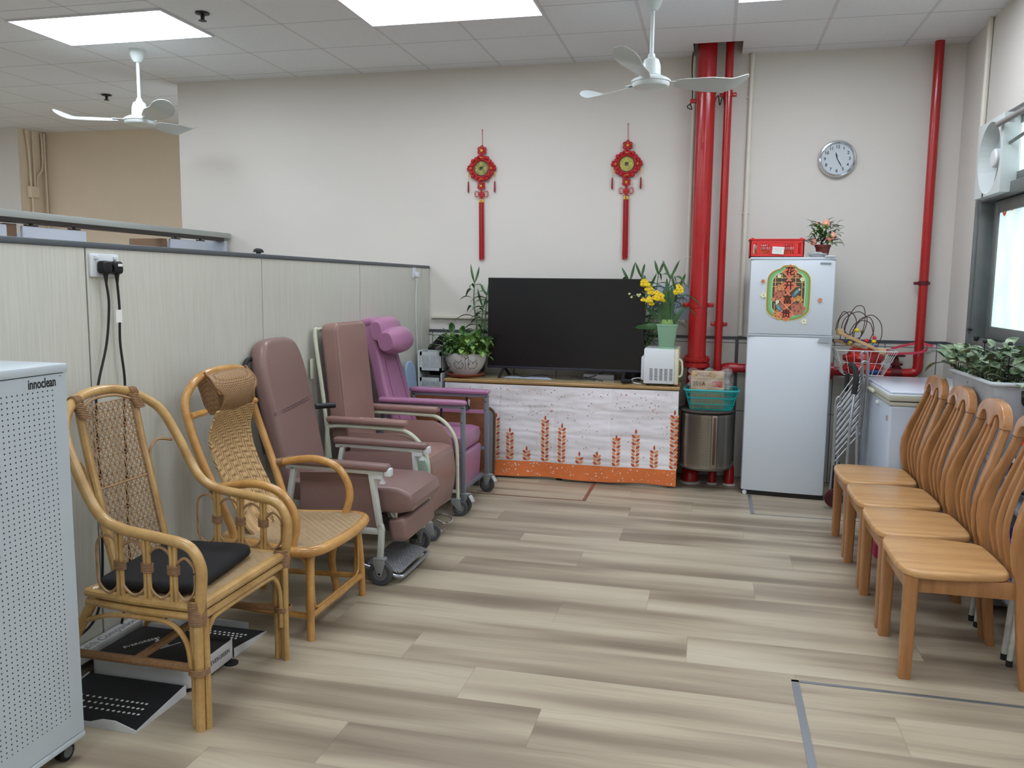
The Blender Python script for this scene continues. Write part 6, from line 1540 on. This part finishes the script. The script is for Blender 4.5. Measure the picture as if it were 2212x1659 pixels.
b0 = [(.90, 6.17), (1.15, 6.15), (1.17, 6.36), (.90, 6.38)]; b1 = [(.84, 6.12), (1.225, 6.10), (1.235, 6.42), (.84, 6.44)]
ww = mat('white_coated_wire', (196, 196, 194), .4); c = MB()
for z, bb, r in ((wz0, b0, .003), (wz1, b1, .0045), ((wz0 + wz1) / 2, [((p[0] + q[0]) / 2, (p[1] + q[1]) / 2) for p, q in zip(b0, b1)], .002)):
    for i in range(4): p, q = bb[i], bb[(i + 1) % 4]; c.cyl((*p, z), (*q, z), r, 6)
for i in range(4):
    n = 7 if i % 2 == 0 else 4
    for k in range(n):
        q = k / n; p = V((*b0[i], wz0)).lerp(V((*b0[(i + 1) % 4], wz0)), q); p2 = V((*b1[i], wz1)).lerp(V((*b1[(i + 1) % 4], wz1)), q); c.cyl(p, p2, .0022, 5)
for k in range(8): q = k / 7; c.cyl(V((*b0[0], wz0)).lerp(V((*b0[1], wz0)), q), V((*b0[3], wz0)).lerp(V((*b0[2], wz0)), q), .002, 5)
part('wire_mesh', c, ww, t)
part('wall_bracket', MB().cyl((1.0, 6.38, wz0), (1.0, YB - .02, wz0 - .0), .006, 6).cyl((.92, 6.38, wz0), (.92, YB - .02, wz0), .006, 6), ww, t)
solo('tied_bag', crumple(1.035, 6.265, .978, (.135, .095, .092), 33, 40, .35), mat('red_shiny_bag', (176, 34, 30), .35, bump=.4, bscale=30), 'shiny red bag bulging inside the white wire basket', 'bag')
solo('blue_bundle', crumple(1.10, 6.19, .918, (.045, .022, .016), 12, 20, .3), mat('navy_cloth', (38, 60, 112), .5), 'small dark blue bundle under the red bag in the wire basket', 'bundle')
t = thing('bead_maze', 'wooden bead maze toy with looping wires lying on the red bag', 'toy', (1.0, 6.30, 1.04), world=True)
bw = wood('light_toy_wood', (176, 140, 96), (200, 166, 120), (6, 6, 6), .5, 0)
part('frame_bar', MB().bar((.86, 6.20, 1.185), (1.14, 6.16, 1.062), .026, .022, bev=.004), bw, t); part('frame_bar', MB().bar((.84, 6.28, 1.13), (1.06, 6.30, 1.065), .026, .022, bev=.004), bw, t)
part('frame_block', MB().box((.865, 6.215, 1.19), (.04, .05, .045), T(0, 0, 0), bev=.004).box((1.14, 6.17, 1.065), (.045, .05, .04), bev=.004), bw, t)
wm = mat('dark_red_wire', (64, 34, 40), .35)
for pts in ([(.85, 6.25, 1.18), (.865, 6.25, 1.28), (.93, 6.24, 1.33), (.975, 6.25, 1.26), (.94, 6.26, 1.17), (.90, 6.27, 1.22), (.96, 6.25, 1.36), (1.02, 6.26, 1.36), (1.03, 6.26, 1.25), (1.0, 6.27, 1.12)],
            [(.88, 6.3, 1.12), (.90, 6.30, 1.27), (.99, 6.30, 1.33), (1.05, 6.29, 1.28), (1.02, 6.3, 1.16), (.97, 6.3, 1.15), (1.0, 6.3, 1.27), (1.07, 6.3, 1.29), (1.10, 6.3, 1.20), (1.06, 6.3, 1.10)],
            [(.95, 6.22, 1.10), (.96, 6.22, 1.22), (1.05, 6.22, 1.31), (1.12, 6.22, 1.27), (1.14, 6.22, 1.18), (1.115, 6.22, 1.09)], [(.92, 6.24, 1.1), (.90, 6.24, 1.2), (.92, 6.24, 1.30), (.885, 6.24, 1.33), (.85, 6.24, 1.26), (.84, 6.24, 1.20)],
            [(.98, 6.34, 1.1), (.95, 6.34, 1.18), (1.0, 6.34, 1.26), (1.08, 6.34, 1.25), (1.11, 6.34, 1.14), (1.10, 6.34, 1.08)]):
    part('wire', MB().tube(pts, .0028, 6, 7), wm, t)
for k, (x, z, cl_, r) in enumerate(((.905, 1.125, (40, 40, 110), .014), (.935, 1.12, (214, 186, 60), .015), (.985, 1.135, (110, 84, 60), .016), (.975, 1.205, (214, 190, 50), .019), (1.01, 1.195, (70, 70, 44), .013), (1.04, 1.135, (206, 40, 50), .016), (1.09, 1.155, (206, 40, 50), .015), (1.088, 1.13, (224, 190, 40), .016), (1.07, 1.10, (50, 140, 120), .014), (1.10, 1.098, (40, 70, 150), .013))):
    part('bead', MB().ball((x, 6.20, z), (r, r, r * .85), 12), mat('bead_%d' % k, cl_, .35), t)
solo('bin_bag', crumple(.875, 6.14, .155, (.035, .05, .16), 8, 24), bin_bag, 'black bag standing on the floor just right of the fridge', 'bag')
solo('round_tin', MB().cyl((.845, 5.90, .075), (.845, 5.935, .075), .062, 24).tube([(.845 + .045 * math.cos(k * PI / 8), 5.899, .075 + .045 * math.sin(k * PI / 8)) for k in range(16)], .004, 5, 2, closed=True), [mat('dark_red_lid', (72, 26, 28), .5)], 'round dark red lidded tin on the floor right of the fridge', 'tin')
# ================================================================== air purifier (front left)
t = thing('air_purifier', 'tall white perforated air purifier on casters with black lettering at the left edge', 'air purifier', (-2.09, 1.91, 0), world=True)
g = NT('perforated_white_panel'); obj, xyz = g.coords()
yy = g.math('SUBTRACT', xyz[1], 2.055 - 1.91); zz = g.math('SUBTRACT', xyz[2], 1.174)
def cell(v, s): return g.math('MULTIPLY', g.math('SUBTRACT', g.math('FRACT', g.math('ADD', g.math('DIVIDE', v, s), 100.5)), .5), s)
a, b = cell(yy, .0183), cell(zz, .0156)
d = g.math('SQRT', g.math('ADD', g.math('MULTIPLY', a, a), g.math('MULTIPLY', b, b)))
m = g.math('LESS_THAN', d, .0025)
for v in (g.math('LESS_THAN', yy, .005), g.math('GREATER_THAN', yy, -.345), g.math('LESS_THAN', zz, .005), g.math('GREATER_THAN', zz, -1.015)): m = g.math('MULTIPLY', m, v)
g.color(g.mix(m, lin((186, 197, 203)), lin((34, 38, 42)))); g.set(Roughness=.4)
pw = mat('purifier_white', (190, 201, 207), .35)
part('cabinet', MB().b2((-2.30, 1.69, .075), (-1.884, 2.112, 1.221), bev=.004), pw, t)
part('perforated_panel', MB().b2((-1.884, 1.692, .088), (-1.880, 2.110, 1.220), bev=.001), g.m, t, flat=True)
part('lid', MB().b2((-2.302, 1.686, 1.2225), (-1.877, 2.116, 1.249), bev=.004), pw, t)
part('base_frame', MB().b2((-2.30, 1.69, .066), (-1.879, 2.114, .084), bev=.003), pw, t)
MPX = T(-1.880, 0, 0) @ MXP
lt = MB().text('innoclean', .040, T(-1.8795, 2.018, 1.198) @ MXP, .0004, bold=.0007, sx=.68)
part('logo_lettering', lt, mat('logo_black', (24, 26, 28), .5), t)
part('trademark_tick', MB().box((-1.8795, 2.088, 1.2135), (.0004, .009, .0012)), mat('logo_black', (24, 26, 28), .5), t)
for x, y in ((-1.925, 2.065), (-1.925, 1.74), (-2.26, 2.065), (-2.26, 1.74)):
    cs_ = part('caster', MB().cyl((x - .012, y + .008, .029), (x + .012, y + .008, .029), .029, 20).box((x, y, .058), (.034, .045, .02), bev=.004), black_plastic, t)
    part('caster_hub', MB().cyl((x + .0118, y + .008, .029), (x + .0145, y + .008, .029), .018, 16), mat('caster_grey', (104, 108, 110), .5), cs_)

# ================================================================== platform scale under the rattan chair
t = thing('platform_scale', 'white weighing scale with black ramps lying under the caned rattan chair', 'weighing scale', (-2.03, 2.68, 0), world=True)
sw = mat('scale_white', (204, 206, 206), .4); sb = mat('scale_black_mat', (20, 22, 25), .6, bump=.2, bscale=300)
hs_ = [(a - 2.015, b + 2.695) for a, b in rrect(.43, .30, .035, 4)]
part('platform', MB().prism(hs_, .014, .090, None, bev=.003), sw, t)
tm = part('platform_mat', MB().prism([(a - 2.015, b + 2.695) for a, b in rrect(.42, .29, .03, 4)], .090, .0925), sb, t)
def top_print(z, cx, cy): return T(cx, cy, z)
c = MB()
for k in range(4):
    s_ = .022 + .011 * k; P_ = [(-s_, -.028), (-s_ * .2, -.028 - .008), (s_, -.028 - .0), (s_, .012 + .002 * k), (s_ - .004, .012 + .002 * k), (s_ - .004, -.024), (-s_, -.024)]
    c.prism(P_, .0925, .0930, T(-2.03 - .004 * k + .01, 2.735 + .014 * k - .03, 0) @ RZ(-.45))
c.text('EVERGREEN', .026, T(-2.12, 2.70, .0929) @ RZ(PI * .32), .0002)
part('printed_mark', c, paper_white, tm)
part('side_lettering', MB().text('EVERGREEN', .024, T(-1.7992, 2.735, .055) @ MXP, .0003), black_ink, t)
for x in (-1.83, -2.23):
    for y in (2.575, 2.815): part('foot', MB().cyl((x, y, 0), (x, y, .0145), .025, 16), black_rubber, t)
part('foot_disc', MB().lathe([(0, 0), (.028, 0), (.028, .006), (0, .006)], T(-1.795, 2.80, .0), 16), black_rubber, t)
def ramp(y0, y1, sgn):
    # black sloping deck with white cheeks
    c = MB(); c.v = []
    x0, x1 = -2.22, -1.815
    c.add([(x0, y0, .034), (x1, y0, .034), (x1, y1, .006), (x0, y1, .006), (x0, y0, .028), (x1, y0, .028), (x1, y1, .002), (x0, y1, .002)], [[0, 1, 2, 3], [7, 6, 5, 4], [0, 4, 5, 1], [1, 5, 6, 2], [2, 6, 7, 3], [3, 7, 4, 0]])
    rp_ = part('ramp', c, sb, t, 'black ramp')
    for xx in (x0 - .004, x1):
        c = MB(); c.add([(xx, y0, .0), (xx + .003, y0, .0), (xx + .003, y0, .038), (xx, y0, .038), (xx, y1, .0), (xx + .003, y1, .0), (xx + .003, y1, .008), (xx, y1, .008)], [[0, 1, 2, 3], [7, 6, 5, 4], [0, 4, 5, 1], [1, 5, 6, 2], [2, 6, 7, 3], [3, 7, 4, 0]])
        part('ramp_edge', c, sw, rp_)
    c = MB()
    for i in range(16):
        for j in range(3):
            x = x1 - .065 - .018 * i * (1 + .02 * i); y = y0 + (y1 - y0) * (.48 + .11 * j); z = .034 + (.006 - .034) * (.48 + .11 * j) + .0004
            if x > x0 + .02: c.lathe([(0, 0), (.0055, 0), (.0055, .0006), (0, .0006)], T(x + .006 * j, y, z), 10)
    part('grip_dots', c, paper_white, rp_, kind='stuff')
    return rp_
ramp(2.535, 2.265, -1); ramp(2.852, 3.10, 1)
c = MB().prism([(0, 0), (.14, 0), (.06, .045), (0, .06)], -.0015, .0015, T(-2.02, 2.262, .0) @ Matrix(((1, 0, 0, 0), (0, 0, 1, 0), (0, 1, 0, 0), (0, 0, 0, 1))))
part('ramp_cheek', MB().prism([(-2.14, 0), (-1.812, 0), (-1.812, .010), (-1.89, .034), (-1.94, .034), (-1.99, .018), (-2.14, .018)], 0, .003, T(0, 2.262, 0) @ RX(PI / 2)), sw, t)
part('ramp_cheek', MB().prism([(-2.24, 0), (-1.90, 0), (-1.90, .034), (-2.24, .034)], 0, .003, T(0, 3.105, 0) @ RX(PI / 2)), sw, t)
cl_ = part('column', MB().b2((-2.318, 2.30, .055), (-2.258, 3.05, .10), bev=.006), sw, t, 'white display column folded flat')
part('column_lettering', MB().text('Health Companion', .05, T(-2.28, 2.70, .1003) @ RZ(PI / 2), .0003, sx=.9), mat('soft_grey_print', (120, 126, 130), .5), cl_)
c = MB()
for k in range(4): c.bar((-2.26 + .03 * k, 2.90, .102), (-2.19 + .03 * k, 3.00, .102), .006, .002)
part('handle_grille', MB().b2((-2.245, 2.86, .05), (-2.13, 3.04, .10), bev=.008), sw, t); part('grille_slots', c, sb, t)

# ================================================================== right-hand corner: plant box, table, bags
t = thing('storage_box', 'large translucent plastic storage box full of variegated leafy plants by the window', 'storage box', (1.44, 4.58, .72), world=True)
tp_ = mat('translucent_polypropylene', (214, 222, 228), .3, alpha=.50, noise=.2, nscale=6, rgb2=(186, 192, 198))
BX0, BX1, BY0, BY1, BZ0, BZ1 = 1.25, 1.645, 4.21, 4.95, .722, 1.07
c = MB()
def ring(sx, z, ins): return [(((BX0 + BX1) / 2) + a, ((BY0 + BY1) / 2) + b, z) for a, b in rrect(BX1 - BX0 - ins * 2, BY1 - BY0 - ins * 2, .03, 4)]
c.loft([ring(0, BZ1, .010), ring(0, BZ0 + .01, .045), ring(0, BZ0, .05), ring(0, BZ0 + .004, .056), ring(0, BZ0 + .014, .049), ring(0, BZ1, .014)], cap=False)
c.prism([(a + (BX0 + BX1) / 2, b + (BY0 + BY1) / 2) for a, b in rrect(.29, .64, .03, 4)], BZ0, BZ0 + .004)
part('box_walls', c, tp_, t)
part('box_rim', MB().tube([(((BX0 + BX1) / 2) + a, ((BY0 + BY1) / 2) + b, BZ1 - .004) for a, b in rrect(BX1 - BX0 - .016, BY1 - BY0 - .016, .03, 4)], .010, 8, 1, closed=True), mat('translucent_rim', (206, 214, 218), .35, alpha=.8), t)
part('latch_handle', MB().tube([(1.385, BY0 + .0, 1.035), (1.38, BY0 - .02, 1.02), (1.385, BY0 - .018, .985), (1.41, BY0 - .012, .972), (1.48, BY0 - .01, .972)], .008, 8, 4), black_plastic, t)
lb = part('box_label', MB().b2((1.405, BY0 + .010, .885), (1.50, BY0 + .016, .965)), mat('box_label_black', (24, 24, 28), .5), t)
part('soil', MB().b2((BX0 + .055, BY0 + .055, BZ0 + .01), (BX1 - .055, BY1 - .055, BZ0 + .15), bev=.02), mat('pinkish_soil', (120, 92, 86), .9, bump=.5, bscale=60), t)
g = NT('variegated_leaf'); obj, xyz = g.coords()
n1 = g.noise(obj, 22, 3); n2 = g.noise(obj, 70, 2)
cc = g.ramp(n1, [(.38, lin((70, 94, 66))), (.52, lin((118, 138, 104))), (.66, lin((176, 190, 160)))]); c2 = g.ramp(n2, [(.3, (.7, .75, .72)), (.6, (1.05, 1.05, 1.05))])
g.color(g.mix(1.0, cc, c2, 'MULTIPLY')); g.set(Roughness=.42)
leaf_v = g.m; leaf_d = mat('olive_leaf', (74, 84, 58), .5, noise=.4, nscale=20)  # darker olive green for the stems and a random share of leaves
rnd = random.Random(17); c = MB(); st = MB()
for k in range(330):
    x = rnd.uniform(BX0 - .01, BX1 - .03); y = rnd.uniform(BY0 + .03, BY1 + .03); z = rnd.uniform(1.0, 1.17)
    if k < 60: z = rnd.uniform(.88, 1.02); x = rnd.uniform(BX0 + .05, BX1 - .06); y = rnd.uniform(BY0 + .07, BY1 - .07)
    elif k > 230: z = rnd.uniform(1.10, 1.215)
    a = rnd.uniform(0, 2 * PI); el = rnd.uniform(-.35, .6); L_ = rnd.uniform(.055, .095)
    d_ = V((math.cos(a) * math.cos(el), math.sin(a) * math.cos(el), math.sin(el)))
    if x + d_.x * L_ > XR - .015: d_.x = -abs(d_.x)
    if k < 60:
        p_ = V((x, y, z)) + d_ * L_
        if not (BX0 + .035 < p_.x < BX1 - .035 and BY0 + .035 < p_.y < BY1 - .035): d_ = V((0, 0, 1))
    elif z < BZ1 + .02 and (x < BX0 + .03 or y < BY0 + .05): z = BZ1 + .03
    c.slot(0 if rnd.random() < .78 else 1); c.leaf((x, y, z), V((x, y, z)) + d_ * L_, L_ * .62, .14, n=5, fold=.28, shape=lambda t: math.sin(PI * min(1, t * .82 + .16)) ** .7)
    if k % 3 == 0: st.tube([((x + 1.45) / 2, (y + 4.58) / 2, .86), (x * .9 + .145, y * .9 + .458, (z + .87) / 2 + .05), (x, y, z)], .0025, 5, 3)
for bx, by, bz, tx, ty, tz, L_ in ((1.27, 4.93, 1.10, -.10, .16, .03, 1), (1.27, 4.93, 1.11, -.02, .22, .06, 1), (1.30, 4.95, 1.12, .02, .20, -.06, 1), (1.26, 4.92, 1.09, -.11, .08, -.05, 1), (1.33, 4.95, 1.13, .0, .18, .05, 1), (1.26, 4.90, 1.10, -.10, .10, .06, 1)):
    c.slot(0); c.leaf((bx, by, bz), (bx + tx, by + ty, bz + tz), .085, .2, n=6, fold=.2, shape=lambda t: math.sin(PI * min(1, t * .82 + .16)) ** .6)
    st.tube([(1.36, 4.8, .9), (1.30, 4.9, 1.05), (bx, by, bz)], .003, 5, 3)
part('foliage', c, [leaf_v, leaf_d], t, kind='stuff'); part('stems', st, leaf_d, t, kind='stuff')
for x, y in ((1.30, 4.52), (1.36, 4.35)): part('drip_stake', MB().cyl((x, y, .88), (x, y, 1.24), .0025, 6).ball((x, y, 1.245), .012, 10), black_plastic, t)
t = thing('storage_cabinet', 'plain grey storage chest carrying the box of plants', 'storage chest', (1.46, 4.58, 0), world=True)
part('body', MB().b2((1.29, 4.20, .02), (1.645, 4.97, .69), bev=.012), mat('blue_grey_plastic', (118, 124, 132), .45), t); part('lid', MB().b2((1.28, 4.185, .69), (1.65, 4.985, .72), bev=.008), mat('blue_grey_lid', (132, 138, 146), .45), t)
for x in (1.32, 1.61):
    for y in (4.24, 4.93): part('foot', MB().cyl((x, y, 0), (x, y, .025), .015, 8), black_rubber, t)
t = thing('folding_table', 'white-legged folding table behind the nearest dining chairs', 'table', (1.43, 3.8, 0), world=True)
wl = mat('chipped_white_leg', (188, 190, 182), .5, noise=.15, nscale=40)
part('tabletop', MB().b2((1.235, 3.46, .575), (1.65, 4.14, .60), bev=.008), mat('grey_tabletop', (126, 130, 136), .5), t)
part('shelf', MB().b2((1.25, 3.60, .17), (1.63, 4.10, .185), bev=.004), mat('grey_tabletop', (126, 130, 136), .5), t)
for x, y in ((1.206, 3.57), (1.206, 3.635), (1.196, 3.97), (1.196, 4.045), (1.62, 3.57), (1.62, 4.045)):
    lg = part('leg', MB().cyl((x, y, .022), (x + (.03 if x < 1.3 else -.01), y, .58), .011, 12), wl, t); part('leg_cap', MB().cyl((x, y, 0), (x, y, .026), .0125, 12), black_rubber, lg)
g = NT('zebra_stripes'); obj, xyz = g.coords()
w_ = g.n('TexWave'); w_.inputs['Scale'].default_value = 11; w_.inputs['Distortion'].default_value = 5.5; w_.inputs['Detail'].default_value = 2; g.l(obj, w_.inputs['Vector'])
g.color(g.ramp(w_.outputs['Fac'], [(.45, lin((20, 20, 24))), (.55, lin((196, 200, 208)))])); g.set(Roughness=.5)
solo('striped_bag', crumple(1.42, 3.93, .70, (.16, .17, .105), 51, 40, .2), g.m, 'black and white zebra-striped bag behind the backs of the nearest chairs', 'bag')
solo('tied_bag', crumple(1.42, 3.90, .845, (.12, .16, .06), 57, 36, .3), mat('tomato_red_plastic', (198, 50, 40), .4, bump=.4, bscale=30), 'bright red plastic bag on top of the zebra-striped bag', 'bag')
t = thing('slatted_basket', 'violet blue plastic basket on the shelf behind the nearest dining chair', 'basket', (1.42, 3.86, .186), world=True)
vb = mat('violet_blue_plastic', (96, 92, 200), .4); c = MB()
x0, x1, y0, y1 = 1.27, 1.60, 3.64, 4.07
c.b2((x0, y0, .186), (x1, y1, .194))
for a, b in (((x0, y0, .30), (x0 + .006, y1, .345)), ((x1 - .006, y0, .30), (x1, y1, .345)), ((x0, y0, .30), (x1, y0 + .006, .345)), ((x0, y1 - .006, .30), (x1, y1, .345)), ((x0, y0, .36), (x0 + .006, y1, .44)), ((x0, y0, .36), (x1, y0 + .006, .44)), ((x0, y1 - .006, .36), (x1, y1, .44)), ((x1 - .006, y0, .36), (x1, y1, .44))): c.b2(a, b)
for k in range(18): yq = y0 + (y1 - y0 - .008) * k / 17; c.b2((x0, yq, .19), (x0 + .006, yq + .008, .43)).b2((x1 - .006, yq, .19), (x1, yq + .008, .43))
for k in range(14): xq = x0 + (x1 - x0 - .008) * k / 13; c.b2((xq, y0, .19), (xq + .008, y0 + .006, .43)).b2((xq, y1 - .006, .19), (xq + .008, y1, .43))
part('basket_body', c, vb, t)
solo('pink_tub', MB().b2((.925, 4.86, 0), (1.14, 5.20, .21), bev=.015), mat('magenta_plastic', (188, 52, 100), .4), 'magenta pink plastic tub under the third and fourth dining chairs', 'tub')

# ================================================================== exhaust fan and curtain rod on the right wall
t = thing('exhaust_fan', 'white square exhaust fan with round opening above the window corner', 'exhaust fan', (XR - .04, 5.69, 2.28), world=True)
ef = mat('fan_ivory_plastic', (206, 214, 212), .35)
FXf, yc, zc, R_ = 1.585, 5.715, 2.285, .212
c = MB(); n = 40
for i in range(n):
    a0, a1 = 2 * PI * i / n, 2 * PI * (i + 1) / n
    def sqp(a):
        m_ = max(abs(math.cos(a)), abs(math.sin(a))); return (yc + .245 * math.cos(a) / m_, zc + .225 * math.sin(a) / m_)
    q = [sqp(a0), sqp(a1), (yc + R_ * math.cos(a1), zc + R_ * math.sin(a1)), (yc + R_ * math.cos(a0), zc + R_ * math.sin(a0))]
    c.add([(FXf, *q[0]), (FXf, *q[1]), (FXf, *q[2]), (FXf, *q[3]), (FXf + .11, yc + R_ * .86 * math.cos(a1), zc + R_ * .86 * math.sin(a1)), (FXf + .11, yc + R_ * .86 * math.cos(a0), zc + R_ * .86 * math.sin(a0)), (XR - .0, *q[0]), (XR - .0, *q[1])],
          [[0, 1, 2, 3], [3, 2, 4, 5], [0, 6, 7, 1]])
part('housing', c, ef, t)
part('shutter', MB().lathe([(0, 0), (R_ * .9, 0), (R_ * .9, .004), (0, .004)], T(FXf + .108, yc, zc) @ RY(PI / 2), 32), mat('fan_dark_back', (120, 130, 132), .5), t)
hb = part('motor_hub', MB().lathe([(0, 0), (.052, 0), (.056, .012), (.056, .055), (.048, .064), (0, .066)], T(FXf + .085, yc, zc) @ RY(-PI / 2), 28), mat('hub_white', (222, 226, 228), .3), t)
for k in range(5):
    a = k * 2 * PI / 5 + .5
    def bs(u, v): r = .05 + .125 * u; aa = a + (v - .5) * (.85 - .1 * u); return (FXf + .06 + .035 * v, yc + r * math.cos(aa), zc + r * math.sin(aa))
    part('blade', MB().grid(bs, 5, 6, thick=.002), mat('smoky_fan_blade', (150, 162, 164), .35), t)
part('pull_tab', MB().box((FXf - .004, yc + .06, zc - .215), (.006, .006, .025), bev=.002), black_plastic, t)
t = thing('switch_box', 'small white pull-switch box beside the exhaust fan', 'switch', (XR, 6.10, 2.42))
part('box', MB().b2((-.03, -.03, -.07), (0, .03, .05), bev=.005), white_plastic, t); part('tab', MB().box((-.035, .0, .02), (.02, .012, .03), bev=.003), cream_plastic, t)
cable([(XR - .02, 6.10, 2.34), (XR - .02, 6.13, 2.28), (XR - .012, 6.19, 2.15), (XR - .012, 6.18, 2.08), (XR - .012, 6.10, 2.04), (XR - .02, 6.02, 2.06)], .0035, white_plastic, 'thin white cord looping below the exhaust fan')
t = thing('curtain_rod', 'grey curtain rod running along the top of the window', 'curtain rod', (1.60, 4.4, 2.45), world=True)
part('rod', MB().cyl((1.563, 3.0, 2.447), (1.563, 5.50, 2.447), .016, 14).ball((1.563, 5.50, 2.447), .0175, 10), mat('grey_rod', (138, 134, 132), .5), t)
for y in (5.32, 4.2, 3.1): part('bracket', MB().bar((1.563, y, 2.432), (XR - .001, y, 2.50), .012, .006).box((1.58, y, 2.440), (.03, .016, .03), bev=.004), white_plastic, t)
part('window_stay', MB().bar((1.62, 5.47, 2.335), (1.66, 4.9, 2.40), .012, .018, bev=.003), alu, t)
solo('cable_clip', crumple(-2.33, 4.0, 1.655, (.014, .045, .014), 3, 16, .4), black_rubber, 'small black clip lying on the top edge of the partition', 'clip')
# black_clip
